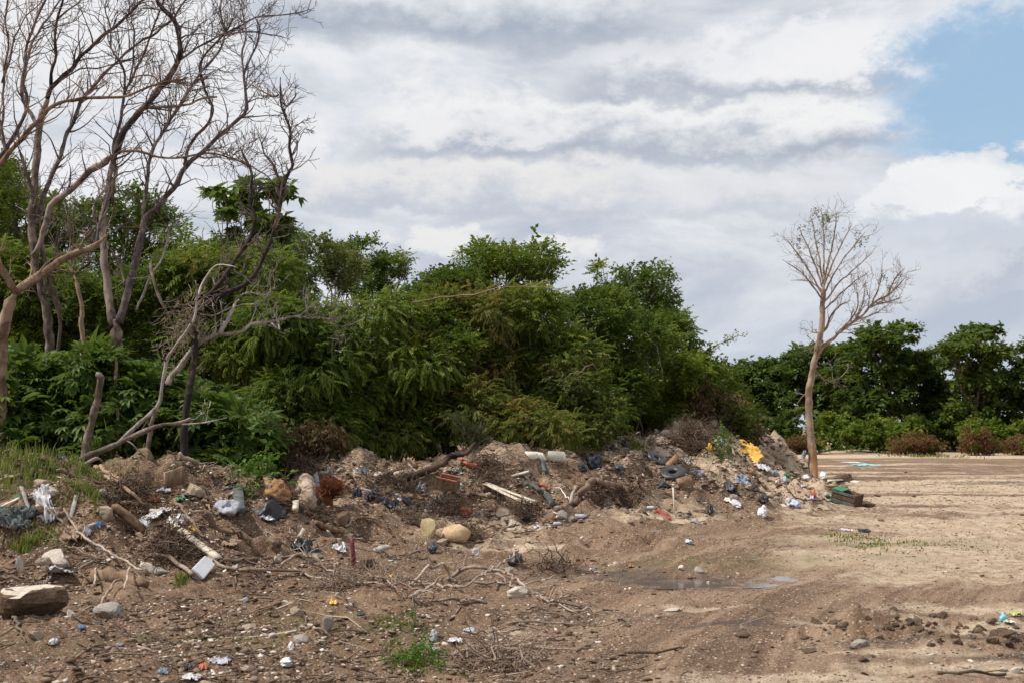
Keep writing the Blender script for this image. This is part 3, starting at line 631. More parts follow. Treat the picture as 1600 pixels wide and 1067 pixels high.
GT = 'trees standing behind the thicket'; GB = 'bushes of the thicket behind the heaps'; GC = 'palmate leaved shrubs under the dead trees'
def thicket():
    # --- palmate shrubs at the left, in front
    sh = [(-150, 24.5, 560, 90, 'leftmost palmate leaved green shrub at the edge of view'),
          (-20, 24.0, 560, 90, 'palmate leaved green shrub at the left edge, behind the grassy crest'),
          (85, 25.0, 535, 85, 'palmate leaved green shrub behind the leaning cut post, left side'),
          (190, 24.5, 530, 80, 'palmate leaved green shrub under the fork of the tallest dead tree'),
          (275, 25.2, 560, 80, 'palmate leaved green shrub around the charred curved trunk'),
          (350, 24.3, 600, 75, 'lower palmate leaved shrub right of the charred trunk, above the grey sack')]
    for i, (px, Y, top, rx, lab) in enumerate(sh):
        plant_bush(px, Y, [(px - rx * .4, top + 55, rx * .75, 55), (px + rx * .35, top + 85, rx * .8, 60), (px, top + 140, rx, 60, 1.1, -.4), (px - rx * .2, top + 190, rx * 1.05, 50, 1.1, -.6)],
                   name='palmate_shrub', label=lab, cat='shrub', group=GC, kind='palmate', mat=L_CASTOR, n=1150, seed=100 + i, scale=.95, clump=.34, droop=.3, dens=9, depth=.9, stems=9, inner=.3)
    # --- the thicket itself
    B = [(-120, 30, [(-160, 430, 120, 90), (-60, 560, 130, 90)], 'broad', L_DEEP, 'dark leafy bush beyond the left edge behind the dead trees', {}),
         (40, 29, [(20, 440, 90, 70), (90, 470, 90, 60), (40, 560, 110, 80)], 'broad', L_BRIGHT, 'fresh green bush between the left dead trunks, below the dark tree', {}),
         (200, 28.5, [(170, 470, 80, 60), (260, 450, 70, 60), (210, 560, 110, 80)], 'broad', L_DEEP, 'dark green bush right behind the twin grey trunk', {}),
         (350, 28, [(320, 440, 70, 60), (400, 430, 70, 55), (350, 540, 100, 70), (420, 540, 70, 60)], 'pinnate', L_BRIGHT, 'fresh green bush behind the charred curved trunk', dict(extra=('feather', L_YELLOW, 300, 1.0))),
         (470, 26.6, [(440, 510, 60, 55), (500, 560, 75, 70), (450, 640, 70, 70), (520, 670, 60, 55)], 'pinnate', L_DEEP, 'dark glossy bush above the tangle of roots and rusty brush', dict(droop=.6)),
         (560, 27.6, [(500, 505, 70, 45), (590, 500, 80, 48), (640, 570, 80, 60), (560, 620, 95, 65), (600, 680, 80, 50)], 'pinnate', L_BRIGHT, 'hanging fresh green foliage in the middle of the thicket', dict(droop=.5, extra=('feather', L_YELLOW, 500, 1.0))),
         (680, 28.4, [(650, 500, 60, 45), (700, 560, 60, 60), (680, 640, 60, 60)], 'broad', L_DEEP, 'dark shaded bush left of the yellow green bushes', dict(droop=.5)),
         (770, 27.4, [(740, 640, 50, 55), (800, 665, 60, 55), (860, 675, 45, 45)], 'feather', L_YELLOW, 'low yellow green feathery bush just above the pale planks', dict(droop=.35, extra=('dry', L_TIPS, 110, 1.0))),
         (730, 29.5, [(690, 490, 55, 45), (770, 500, 60, 55), (730, 560, 60, 60), (790, 590, 50, 50)], 'feather', L_YELLOW, 'yellow green feathery bush with brown tips in the upper middle', dict(droop=.4, extra=('feather', L_TIPS, 420, 1.0))),
         (850, 30, [(830, 490, 60, 50), (880, 560, 60, 60), (850, 620, 50, 60)], 'feather', L_BRIGHT, 'feathery green bush between the yellow bushes and the dark hollow', dict(extra=('feather', L_YELLOW, 500, 1.0))),
         (900, 29.4, [(890, 600, 50, 50), (930, 650, 50, 55), (880, 690, 50, 30)], 'broad', L_GREY, 'grey green bush right above the black bags', {}),
         (970, 32.5, [(930, 500, 60, 55), (990, 540, 60, 65), (960, 610, 60, 55)], 'broad', L_DEEP, 'tall dark green bush left of the dry vines', {}),
         (1010, 34, [(960, 655, 45, 32, 1, .8), (1030, 640, 50, 40), (1060, 590, 50, 45)], 'broad', L_BRIGHT, 'green bush overhanging a dark hollow at the right heap', dict(droop=.6)),
         (1070, 35.5, [(1040, 530, 45, 45), (1085, 590, 50, 50), (1060, 650, 55, 40)], 'broad', L_DEEP, 'green bush sloping down to the right of the dark hollow', {}),
         (1130, 38, [(1110, 600, 38, 35), (1140, 650, 35, 45)], 'broad', L_BRIGHT, 'last green bush at the right end of the thicket', {}),
         ]
    for i, (px, Y, lp, kind, mat, lab, kw) in enumerate(B):
        Y += 1.6
        area = sum(l[2] * l[3] for l in lp) * (Y / F) ** 2
        n = int(area * {'broad': 700, 'pinnate': 900, 'feather': 1000}[kind]) + 300
        k2 = dict(droop=.2); k2.update(kw); k2['droop'] *= .7
        if 'extra' not in k2: k2['extra'] = [('broad', L_BRIGHT, int(n * .7), .85), ('feather', L_BRIGHT, int(n * .6), 1.0), ('broad', L_DEEP, int(n * .6), .8)][i % 3]; n = int(n * .8)
        plant_bush(px, Y, lp, name={'feather': 'feathery_bush'}.get(kind, 'leafy_bush'), label=lab, cat='bush', group=GB, kind=kind, mat=mat, n=n, seed=200 + i, scale=.88 if Y < 34 else 1.0, clump=.40, depth=1.1, **k2)
    # vines with dry brown leaves at the thicket's right end, and dry stuff above the root heap
    plant_bush(1110, 35.8, [(1085, 610, 30, 30), (1120, 645, 40, 42), (1150, 678, 28, 25), (1080, 660, 30, 28)], name='dry_vine_bush', label='tangled bush of dry brown vines at the right end of the thicket', cat='bush', kind='dry', mat=L_DRY, n=620, seed=301, scale=1.0, clump=.35, depth=.8, extra=('broad', L_DEEP, 340, .9), stem_mat=W_STICK, stems=26)
    plant_bush(480, 25.6, [(455, 690, 30, 14), (505, 688, 32, 16)], name='dead_bush', label='withered brown bush above the rusty brush, middle left', cat='bush', kind='dry', mat=L_DRY, n=240, seed=302, scale=.8, clump=.25, depth=.35, stem_mat=W_STICK, stems=16)
    # --- deep growth behind, closing the gaps down to the ground
    for i, (px, Y, top) in enumerate([(-150, 42, 430), (-20, 43, 440), (110, 42, 450), (240, 43, 455), (370, 42, 450), (500, 44, 480), (620, 45, 500), (740, 44, 500), (850, 45, 500), (950, 46, 510), (1040, 46, 560)]):
        plant_bush(px, Y, [(px - 30, top + 60, 75, 60), (px + 30, top + 130, 80, 75), (px, 675, 85, 55)], name='leafy_bush', label='dark undergrowth far back in the thicket, seen through gaps between the nearer bushes', cat='bush', group='undergrowth far back in the thicket', kind='far', mat=L_FAR, n=760, seed=700 + i, scale=.85, clump=.6, droop=.2, depth=1.4, stems=4)
    # --- trees rising behind
    T = [(-60, 40, [(-90, 250, 90, 90), (-10, 300, 60, 60), (-30, 380, 90, 80)], 'broad', L_DEEP, 'dark tree at the very left edge behind the dead crowns', .16, {}),
         (25, 38, [(5, 275, 35, 40), (30, 330, 60, 45), (100, 345, 50, 42), (60, 400, 80, 50)], 'broad', L_BRIGHT, 'green tree low behind the two leftmost dead trunks', .12, {}),
         (200, 37, [(165, 350, 50, 40), (215, 325, 45, 28), (245, 355, 40, 35), (200, 400, 80, 45)], 'broad', L_DEEP, 'round dark tree top between the grey dead trunks', .14, {}),
         (300, 36, [(285, 385, 35, 30), (330, 400, 35, 30), (300, 440, 70, 40)], 'pinnate', L_BRIGHT, 'lower green tree top right of the grey twin trunk', .1, {}),
         (390, 34, [(345, 308, 28, 13, .5), (395, 322, 32, 16, .6), (440, 305, 28, 13, .5), (370, 345, 30, 15, .6), (425, 352, 34, 18, .6), (400, 300, 22, 12, .5)], 'whorl', L_DEEP, 'slender tree with big drooping leaf rosettes, seen through the charred branches', .07, dict(dens=6, clump=.22, nn=190, inner=.0)),
         (400, 37, [(370, 400, 50, 35), (440, 385, 50, 38), (480, 410, 45, 35), (420, 450, 90, 40)], 'pinnate', L_DEEP, 'broad green tree below the leaf rosettes', .12, {}),
         (480, 35.5, [(465, 385, 30, 22, .6), (510, 400, 30, 22, .6), (540, 425, 26, 20, .6)], 'broad', L_GREY, 'grey green tree with arching twigs left of the airy dark tree', .06, dict(nn=420, inner=.05)),
         (575, 42, [(570, 390, 36, 22, .8), (545, 415, 30, 22, .8), (610, 420, 34, 20, .8), (570, 445, 50, 22), (630, 400, 14, 12, .5), (540, 395, 18, 12, .5)], 'broad', L_DEEP, 'airy dark tree alone against the sky above the fresh green foliage', .09, dict(nn=1500, inner=.0, clump=.2)),
         (690, 39, [(690, 448, 30, 16), (725, 445, 34, 20), (660, 470, 30, 16)], 'broad', L_DEEP, 'low dark tree top left of the tallest rounded tree', .09, dict(nn=1300)),
         (785, 40, [(755, 405, 42, 28), (800, 410, 45, 26), (845, 405, 34, 24), (835, 385, 16, 16, .5), (780, 440, 80, 30), (862, 420, 22, 14, .5), (735, 430, 30, 22)], 'broad', L_BRIGHT, 'tallest rounded tree above the middle of the thicket', .13, {}),
         (945, 41, [(940, 425, 14, 18, .5), (960, 440, 18, 18, .5), (950, 465, 20, 20, .5)], 'broad', L_BRIGHT, 'thin airy tree left of the bushy dark crown', .06, dict(nn=330, inner=.05, clump=.25)),
         (1000, 40, [(985, 450, 30, 26), (1020, 440, 30, 24), (1035, 470, 26, 30), (1000, 490, 45, 28), (985, 425, 12, 14, .5)], 'broad', L_DEEP, 'bushy dark crown at the right shoulder of the thicket', .12, {}),
         (1050, 42, [(1056, 490, 14, 16, .5), (1045, 515, 26, 22)], 'broad', L_BRIGHT, 'small green sapling at the right edge of the thicket skyline', .05, dict(nn=420, inner=.1, clump=.25)),
         ]
    for i, (px, Y, lp, kind, mat, lab, tr, kw) in enumerate(T):
        area = sum(l[2] * l[3] for l in lp) * (Y / F) ** 2
        n = kw.pop('nn', int(area * 480) + 400); k2 = dict(clump=.36, sway=.3); k2.update(kw)
        plant_bush(px, Y, lp, name='tree', label=lab, cat='tree', group=GT, kind=kind, mat=mat, n=n, seed=400 + i, scale=.95 if kind != 'whorl' else 1.1, trunk_r=tr, depth=1.5, **k2)
    # long bare shoots arching out of the thicket
    rng = np.random.RandomState(77)
    for (x0, y0, x1, y1, Y, lab) in [(1085, 560, 1165, 527, 37, 'thin green shoot arching out at the right end of the thicket'), (640, 470, 905, 455, 28.0, 'long thin bare vine lying across the yellow green bushes'), (930, 580, 880, 600, 28.9, 'short pale vine on the grey green bush'), (1010, 520, 1035, 600, 33.2, 'thin brown vine hanging on the dark bush at the right')]:
        a = np.array(at(x0, y0, Y)); b = np.array(at(x1, y1, Y - .3)); mb = MB(); P = wob(a, b, 14, .12, rng, -.15); mb.tube(P, np.linspace(.014, .006, 14), 4)
        o = link('vine', mb.mesh('vine', W_STICK)); tag(o, lab, 'vine')
        if x0 == 1085:
            pts = P[rng.randint(3, 14, 26)]; v, f, p, q = scatter('broad', pts, rng.randn(26, 3) + (0, 0, .3), np.full(26, .6), rng.rand(26), rng)
            link('leaves', np_mesh('leaves', v, f, L_BRIGHT, dict(v1=p, v2=q)), o)
thicket()

def far_line():
    rng = np.random.RandomState(9)
    # crowns given in photo columns and rows, standing 100-125 m away
    T = [(1105, 122, [(1090, 590, 60, 25), (1120, 630, 60, 40)], 'low far trees seen over the end of the thicket'),
         (1185, 118, [(1165, 590, 45, 26), (1210, 585, 40, 24), (1190, 640, 60, 40)], 'rounded far tree left of the lone bare tree'),
         (1265, 116, [(1255, 560, 34, 14), (1290, 555, 34, 18), (1235, 590, 30, 20), (1270, 620, 60, 45)], 'far tree right behind the lone bare trunk'),
         (1330, 112, [(1335, 560, 26, 22), (1310, 600, 40, 30), (1340, 640, 50, 40)], 'far tree between the lone trunk and the highest far crown'),
         (1390, 108, [(1360, 520, 22, 8), (1400, 518, 26, 9), (1380, 545, 52, 18), (1410, 580, 60, 25), (1375, 620, 60, 40)], 'highest flat topped far tree, right of the lone bare tree'),
         (1450, 112, [(1440, 575, 34, 22), (1465, 610, 40, 34), (1440, 650, 50, 34)], 'far tree in the dip between the two flat topped crowns'),
         (1525, 104, [(1530, 522, 30, 6), (1510, 535, 32, 7), (1560, 548, 34, 8), (1485, 552, 30, 7), (1530, 562, 50, 12), (1520, 590, 45, 18), (1540, 640, 60, 34)], 'layered dark far tree with flat tiers of leaves'),
         (1500, 116, [(1490, 630, 34, 26), (1540, 615, 30, 20), (1500, 660, 50, 26)], 'pale green far tree low between the dark crowns'),
         (1600, 104, [(1600, 545, 30, 8), (1615, 580, 34, 16), (1600, 620, 40, 30), (1620, 660, 50, 30)], 'layered dark far tree at the right edge of view'),
         (1690, 108, [(1680, 560, 50, 20), (1700, 620, 70, 45)], 'far tree just beyond the right edge'),
         (1800, 112, [(1790, 560, 60, 30), (1810, 630, 80, 45)], 'outermost far tree on the right'),
         (1010, 120, [(1000, 600, 60, 25), (1020, 640, 70, 40)], 'far tree hidden mostly by the thicket')]
    for i, (px, Y, lp, lab) in enumerate(T):
        area = sum(l[2] * l[3] for l in lp) * (Y / F) ** 2; pale = 'pale' in lab
        plant_bush(px, Y, [(*l[:4], 1.0, 0) for l in lp], name='far_tree', label=lab, cat='tree', group='trees along the far edge of the clearing', kind='far', mat=L_BRIGHT if pale else (L_FAR if i % 3 else L_DEEP), n=int(area * 48) + 500, seed=500 + i, scale=1.25, trunk_r=.22, clump=.95, droop=.15, dens=20, depth=3.0, sway=.5, flatk=.55)
    S = [(1200, 108, 'bushy green undergrowth at the foot of the far trees, left part', 70, L_FAR, 26), (1330, 104, 'green undergrowth behind the lone tree', 70, L_BRIGHT, 22), (1385, 100, 'green undergrowth left of the brown brush heaps', 60, L_BRIGHT, 17), (1560, 101, 'green undergrowth right of the palm litter', 60, L_BRIGHT, 18), (1660, 101, 'green undergrowth at the right edge', 70, L_FAR, 26), (1470, 106, 'dark undergrowth behind the brown brush heaps', 70, L_FAR, 26), (1090, 112, 'undergrowth in the gap at the end of the thicket', 70, L_FAR, 26)]
    for i, (px, Y, lab, rx, mt, ry) in enumerate(S):
        plant_bush(px, Y, [(px - rx * .5, 694 - ry, rx * .6, ry), (px + rx * .4, 696 - ry, rx * .6, ry), (px, 696 - ry * .5, rx * .8, ry * .6)], name='undergrowth_bush', label=lab, cat='bush', group='undergrowth before the far trees', kind='far', mat=mt, n=1000, seed=550 + i, scale=.9, clump=.6, droop=.1, depth=1.5)
    for i, (px, Y, rx, ry, lab) in enumerate([(1432, 94, 34, 9, 'brown heap of dead brush before the far trees'), (1528, 92, 20, 13, 'brown heap of cut palm leaves before the far trees'), (1592, 93, 12, 5, 'smaller brown brush heap at the far right'), (1250, 97, 26, 5, 'low far brush heap behind the lone tree')]):
        plant_bush(px, Y, [(px + rx * q_, 698 - ry * h_, rx * .26, ry * (.35 + h_ * .5)) for q_, h_ in [(-.95, .1), (-.6, .5), (-.25, .9), (.05, .45), (.35, 1.0), (.6, .3), (1.0, .15)]], name='brush_heap', label=lab, cat='brush heap', kind='dry', mat=L_DRYR, n=800, seed=580 + i, scale=1.2, clump=.25, droop=.1, depth=1.3, extra=('far', L_BRIGHT, 260, .8), stem_mat=W_STICK, stems=40)
far_line()
# ------------------------------------------------------------------ dead trees
def smooth_path(pts, step, rng, jit):
    """Catmull-Rom through the points, cut finely and made a little crooked"""
    P = np.asarray(pts, float); P = np.vstack([2 * P[0] - P[1], P, 2 * P[-1] - P[-2]]); out = []
    for i in range(1, len(P) - 2):
        L = np.linalg.norm(P[i + 1][:3] - P[i][:3]); n = max(2, int(L / step))
        for k in range(n):
            t = k / n; a, b, c, d = P[i - 1], P[i], P[i + 1], P[i + 2]
            out.append(.5 * ((2 * b) + (-a + c) * t + (2 * a - 5 * b + 4 * c - d) * t * t + (-a + 3 * b - 3 * c + d) * t ** 3))
    out.append(P[-2]); out = np.array(out)
    j = rng.randn(len(out), 3) * jit; j[1:-1] = (j[:-2] + j[2:] + 2 * j[1:-1]) / 3; j[0] = 0; out[:, :3] += j
    return out
class DeadTree:
    def __init__(s, name, label, Y0, base_px, seed, mat, twmat=None, cat_='dead tree', group='dead trees at the left edge of the heaps'):
        s.rng = np.random.RandomState(seed); s.Y0 = Y0; s.S = []; s.mat = mat; s.twmat = twmat or mat
        b = at(base_px[0], base_px[1], Y0); s.b = np.array(b)
        s.tk = .62; s.wk = .80; s.root = empty(name, b); tag(s.root, label, cat_, group); s.tw = MB(); s.count = 0
    def branch(s, name, pts, dY=0.0, w0=None, w1=None, mat=None, twigs=None, tl=1.0, start=None, k=8, knob=.06, amp=.25, depth=2, label=None, broken=False):
        """pts: photo points (column,row); w0,w1: thickness in photo pixels"""
        r = s.rng; q0 = pts[0]
        if start is None:
            if s.S: A = np.array([t[:2] for t in s.S]); i = np.argmin(((A - q0) ** 2).sum(1)); Ys = s.S[i][2]
            else: Ys = s.Y0
        else: Ys = start
        L = np.r_[0, np.cumsum([math.hypot(pts[i + 1][0] - pts[i][0], pts[i + 1][1] - pts[i][1]) for i in range(len(pts) - 1)])]; T = L / L[-1]
        wv = r.randn() * amp * .6
        P = []
        for (p, t) in zip(pts, T):
            Y = Ys + dY * t + wv * math.sin(t * 3.1); a = at(p[0], p[1], Y); wpx = (w0 + (w1 - w0) * t) * s.wk; P.append((*a, wpx * Y / F / 2)); s.S.append((p[0], p[1], Y))
        for i in range(len(pts) - 1):
            for u in (.25, .5, .75): 
                y1 = s.S[-len(pts) * 1][2]
        Q = smooth_path(P, .10, r, .012); rad = np.maximum(Q[:, 3], .004) * (1 + .07 * r.randn(len(Q)))
        # remember the fine samples in photo coordinates
        for v in Q[::3]:
            Yv = v[1]; d = Vector(v[:3]) - Vector((0, 0, CAMZ)); s.S.append(s.proj(d))
        if not broken: rad[-2:] *= .5
        mb = MB(); mb.tube(Q[:, :3] - s.b, rad, k, .35 + .4 * r.rand(), True, knob, r)
        o = link(name, mb.mesh(name, mat or s.mat, True), s.root)
        if label: o['label'] = label
        if twigs: s.twigs(Q[:, :3], rad, max(2, int(twigs * s.tk)), tl * 1.15, depth)
        return Q
    def proj(s, d):
        cy = (d.z * _cp - d.y * _sp); cz = d.y * _cp + d.z * _sp
        return (800 + F * d.x / cz, 533.5 - F * cy / cz, d.y)
    def twigs(s, Q, rad, n, tl, depth, up=.5, t0=.2, lean=(.12, 0, 0)):
        r = s.rng; N_ = len(Q)
        for k in range(n):
            i = int(N_ * (t0 + (1 - t0) * r.rand() ** .8)) - 1; i = max(1, min(N_ - 2, i))
            T = Q[i + 1] - Q[i - 1]; T /= np.linalg.norm(T) + 1e-9
            d = r.randn(3) * np.array([1, .8, 1]); d -= T * d.dot(T); d /= np.linalg.norm(d); d = d * .8 + T * .65 + np.array([0, 0, up * .5]) + np.array(lean)
            s.grow(Q[i], d, min(rad[i] * .5, .013 + .01 * r.rand()), tl * r.uniform(.35, 1.0), depth)
    def grow(s, p, d, r0, L, depth):
        r = s.rng; n = 7; P = [np.array(p)]; d = d / np.linalg.norm(d); st = L / n; curl = r.randn(3) * .18
        for k in range(n):
            d = d + r.randn(3) * .17 + curl * .3 + np.array([0, 0, .05]); d /= np.linalg.norm(d); P.append(P[-1] + d * st)
        P = np.array(P); rr = np.linspace(max(r0, .005), .0032, n + 1)
        s.tw.tube(P - s.b, rr, 5 if r0 > .012 else 3, .3 + .5 * r.rand(), False); s.count += 1
        if depth > 0 and L > .12:
            for q in range(r.randint(1, 4)):
                i = r.randint(1, n); T = P[i + 1] - P[i]; T /= np.linalg.norm(T); e = r.randn(3); e -= T * e.dot(T); e /= np.linalg.norm(e)
                s.grow(P[i], T * .75 + e * .75, rr[i] * .75, L * r.uniform(.4, .7), depth - 1)
    def done(s, name='twigs'):
        if s.count:
            o = link(name, s.tw.mesh(name, s.twmat), s.root); o['kind'] = 'stuff'

def dead_trees():
    # leftmost, only partly in view
    t = DeadTree('dead_tree', 'tan forked dead tree at the very left edge, partly out of view', 23.0, (-2, 760), 1, W_RED)
    t.branch('trunk', [(-2, 760), (0, 640), (2, 540), (12, 485), (24, 458)], 0, 26, 22)
    t.branch('branch', [(24, 458), (62, 430), (100, 404), (150, 384), (166, 368)], .8, 17, 10, twigs=14, tl=.8)
    t.branch('branch', [(150, 384), (158, 340), (170, 300), (172, 262)], .5, 6, 3, mat=W_DEAD, twigs=10, tl=.7)
    t.branch('branch', [(24, 458), (5, 425), (-20, 395), (-60, 330)], -.4, 15, 9, twigs=8)
    t.branch('branch', [(-40, 300), (0, 256), (27, 222), (61, 189), (84, 165), (125, 155), (189, 153), (236, 135), (293, 121)], .6, 11, 3, start=22.6, twigs=46, tl=.8)
    t.branch('branch', [(-60, 330), (-20, 262), (8, 236), (40, 170), (37, 120), (45, 60), (70, 0), (82, -50)], .3, 9, 4, twigs=40, tl=.9, mat=W_DEAD)
    t.branch('branch', [(-30, 275), (4, 200), (3, 130), (14, 70), (8, 30), (20, -30)], .3, 6, 3, twigs=26, tl=.9, mat=W_DEAD)
    t.branch('branch', [(3, 130), (16, 95), (24, 60), (42, 25), (64, 5), (72, -20)], .3, 4, 2, twigs=12, tl=.7, mat=W_DEAD)
    t.branch('branch', [(10, 245), (0, 190), (-14, 120)], .3, 6, 3, twigs=12, tl=.9, mat=W_DEAD)
    t.done()
    # second
    t = DeadTree('dead_tree', 'tall dead tree with a broken pale stub and dark upper limbs, second from the left', 25.5, (78, 740), 2, W_DEAD)
    t.branch('trunk', [(90, 740), (82, 600), (75, 495), (57, 425), (50, 350), (56, 270), (61, 202), (72, 160)], 0, 20, 13, mat=W_BARK, twigs=10)
    t.branch('broken_stub', [(66, 180), (74, 158), (77, 140)], 0, 14, 4, mat=W_RED, broken=True)
    t.branch('branch', [(74, 155), (80, 138), (101, 118), (145, 71), (166, 52), (189, 37), (222, 3), (245, -40)], .4, 9, 4, mat=W_CHAR, twigs=40, tl=.9)
    t.branch('branch', [(80, 135), (82, 105), (88, 78), (85, 50), (88, 32), (98, 0), (100, -40)], -.3, 7, 4, mat=W_CHAR, twigs=28, tl=.9)
    t.branch('branch', [(88, 32), (108, 18), (128, -2), (150, -30)], .3, 4, 2, twigs=14)
    t.branch('branch', [(62, 205), (48, 176), (38, 160), (36, 120), (50, 70), (62, 45), (80, 20), (110, -20)], .3, 8, 3, twigs=34, tl=.9)
    t.branch('branch', [(92, 128), (125, 108), (150, 108), (172, 103), (196, 96)], .5, 4, 2, twigs=12, tl=.6)
    t.branch('branch', [(56, 350), (74, 290), (91, 250), (103, 215), (115, 189), (124, 165), (128, 155), (169, 111), (195, 85), (216, 67), (260, 40), (290, 0), (310, -30)], .8, 10, 3, twigs=52, tl=.9)
    t.branch('branch', [(95, 490), (70, 405), (60, 340), (38, 260), (28, 230)], -.3, 10, 6, mat=W_BARK, twigs=18, tl=.8)
    t.branch('branch', [(82, 600), (94, 500), (72, 445), (66, 420)], -.3, 7, 5, mat=W_BARK)
    t.done()
    # third: the tallest, forked grey pair
    t = DeadTree('dead_tree', 'tallest dead tree with a twin grey trunk forking low above the palmate shrubs', 24.6, (182, 740), 3, W_DEAD)
    t.branch('trunk', [(182, 740), (183, 600), (180, 500)], 0, 26, 24, mat=W_BARK)
    t.branch('branch', [(178, 510), (171, 470), (165, 425), (161, 374), (160, 340), (168, 304), (175, 263), (182, 235)], .2, 17, 10, mat=W_BARK, twigs=18, tl=.9)
    t.branch('branch', [(186, 505), (200, 452), (214, 397), (226, 350), (236, 334), (260, 305), (277, 287), (285, 268), (293, 258), (324, 233), (340, 215), (354, 202), (372, 186), (385, 169), (382, 135), (381, 118), (392, 92), (404, 67), (406, 40), (397, 28)], .9, 16, 3, twigs=56, tl=.9)
    t.branch('branch', [(289, 258), (293, 236), (308, 212), (324, 196), (332, 165), (322, 145), (317, 128), (314, 101), (330, 75), (351, 54), (362, 35), (371, 25)], .5, 7, 3, mat=W_CHAR, twigs=44, tl=.8)
    t.branch('branch', [(351, 54), (372, 42), (400, 28), (430, 24), (470, 20), (490, 12)], .3, 4, 2, twigs=26, tl=.45)
    t.branch('branch', [(351, 56), (380, 50), (410, 52), (430, 55), (455, 62)], .2, 4, 2, twigs=14, tl=.4)
    t.branch('branch', [(381, 118), (378, 90), (383, 60), (385, 44), (378, 20), (372, -10)], .2, 4, 2, twigs=30, tl=.7)
    t.branch('branch', [(216, 397), (224, 330), (229, 293), (233, 250), (250, 216), (268, 185), (287, 155), (305, 128), (314, 112), (335, 90), (347, 74), (352, 55), (345, 20), (350, -20)], 1.2, 9, 3, twigs=60, tl=.9)
    t.branch('branch', [(250, 216), (268, 190), (284, 165), (300, 140)], -.4, 5, 3, twigs=14)
    t.branch('branch', [(50, 400), (62, 380), (78, 324), (95, 308), (111, 297), (128, 280), (142, 266), (165, 252), (182, 240)], 0, 9, 15, start=24.9, mat=W_BARK, twigs=16, tl=.7)
    t.branch('branch', [(182, 240), (188, 222), (196, 203), (209, 186), (222, 170), (233, 159), (244, 146), (253, 135), (268, 116), (277, 98), (282, 78), (281, 61), (276, 42), (268, 26), (250, 8), (243, -5), (238, -40)], .5, 15, 6, mat=W_CHAR, twigs=60, tl=1.0)
    t.branch('branch', [(188, 238), (210, 237), (229, 241), (250, 246), (273, 248), (300, 243), (324, 240), (345, 243), (371, 253), (395, 263), (418, 277), (436, 297), (446, 312)], .7, 6, 2, mat=W_RED, twigs=50, tl=.8)
    t.branch('branch', [(231, 168), (252, 169), (277, 167), (292, 163), (304, 160), (325, 155), (340, 152)], .4, 6, 4, mat=W_RED, twigs=8, tl=.5, broken=True)
    t.branch('branch', [(175, 314), (178, 270), (177, 230), (187, 195), (193, 160), (196, 145), (203, 130), (209, 118), (222, 90), (233, 61), (243, 35), (256, 2), (262, -40)], .6, 8, 3, twigs=60, tl=.9)
    t.branch('branch', [(193, 160), (195, 120), (186, 95), (174, 75), (172, 40), (165, 12), (168, -30)], .4, 5, 2, twigs=34, tl=.8)
    t.branch('branch', [(203, 130), (208, 85), (210, 50), (206, 25), (212, -30)], .3, 4, 2, twigs=30, tl=.8)
    t.branch('branch', [(277, 98), (300, 80), (325, 66), (352, 52)], .6, 5, 3, twigs=26, tl=.8)
    t.branch('branch', [(253, 135), (240, 120), (215, 120), (195, 128)], .3, 4, 2, twigs=14, tl=.6)
    t.branch('branch', [(253, 135), (262, 128), (280, 126), (305, 118)], .5, 4, 2, twigs=16, tl=.6)
    t.branch('branch', [(160, 360), (148, 345), (147, 325), (160, 300), (170, 285)], -.4, 6, 3, mat=W_PALE, twigs=16, tl=.8)
    t.branch('branch', [(196, 450), (190, 420), (177, 395), (168, 380)], -.3, 6, 4, mat=W_BARK)
    t.branch('branch', [(180, 560), (182, 600), (184, 660), (188, 700)], -.5, 7, 5, mat=W_RED, start=23.6)
    t.done()
    # dark stick-like trunks between
    t = DeadTree('dead_tree', 'short reddish dead trunk with hooked limbs between the pale trunks', 26.2, (130, 740), 4, W_RED, W_DEAD)
    t.branch('trunk', [(136, 740), (130, 600), (128, 492), (122, 455), (116, 430)], 0, 13, 8)
    t.branch('branch', [(117, 432), (128, 420), (138, 412), (137, 400), (132, 385)], .2, 6, 4, mat=W_CHAR, twigs=12, tl=.8)
    t.branch('branch', [(116, 430), (102, 405), (86, 392), (92, 360), (94, 340)], .2, 5, 3, mat=W_DARK, twigs=18, tl=.9)
    t.branch('branch', [(116, 430), (110, 390), (108, 350), (100, 300)], .2, 4, 2, twigs=22, tl=1.0)
    t.done()
    # charred curved tree in front
    t = DeadTree('charred_dead_tree', 'charred black dead tree with two long limbs curving up to the right', 22.0, (288, 760), 5, W_CHAR, W_DEAD)
    t.wk = 1.05
    t.branch('trunk', [(284, 760), (286, 700), (290, 652), (297, 600), (303, 560), (303, 515), (304, 490), (314, 473), (330, 458), (344, 443), (358, 422), (368, 404), (384, 382), (397, 358), (400, 338), (394, 320), (390, 304), (391, 280), (390, 262), (380, 245), (376, 232)], .6, 13, 3.5, twigs=40, tl=.6)
    t.branch('branch', [(304, 494), (318, 478), (337, 466), (356, 458), (374, 450), (390, 438), (402, 422), (412, 400), (422, 374), (430, 352), (436, 335), (438, 312), (443, 292), (452, 270), (455, 256), (452, 230), (452, 202), (444, 180), (439, 160), (438, 140), (439, 122)], .5, 9, 3, twigs=60, tl=.55)
    t.branch('branch', [(441, 160), (448, 166), (456, 158), (462, 150), (468, 146)], .1, 3, 2, twigs=8, tl=.3)
    t.branch('branch', [(436, 148), (425, 150), (415, 146), (400, 138), (388, 130)], .4, 3, 1.5, twigs=26, tl=.5)
    t.branch('branch', [(440, 296), (433, 270), (428, 258), (412, 242), (408, 225), (402, 212)], .3, 4, 2, twigs=26, tl=.5)
    t.branch('branch', [(390, 262), (370, 250), (350, 240), (330, 236)], .4, 3, 1.5, twigs=30, tl=.6)
    t.branch('branch', [(400, 338), (380, 320), (370, 345), (340, 350)], .2, 2, 1.2, twigs=8, tl=.4)
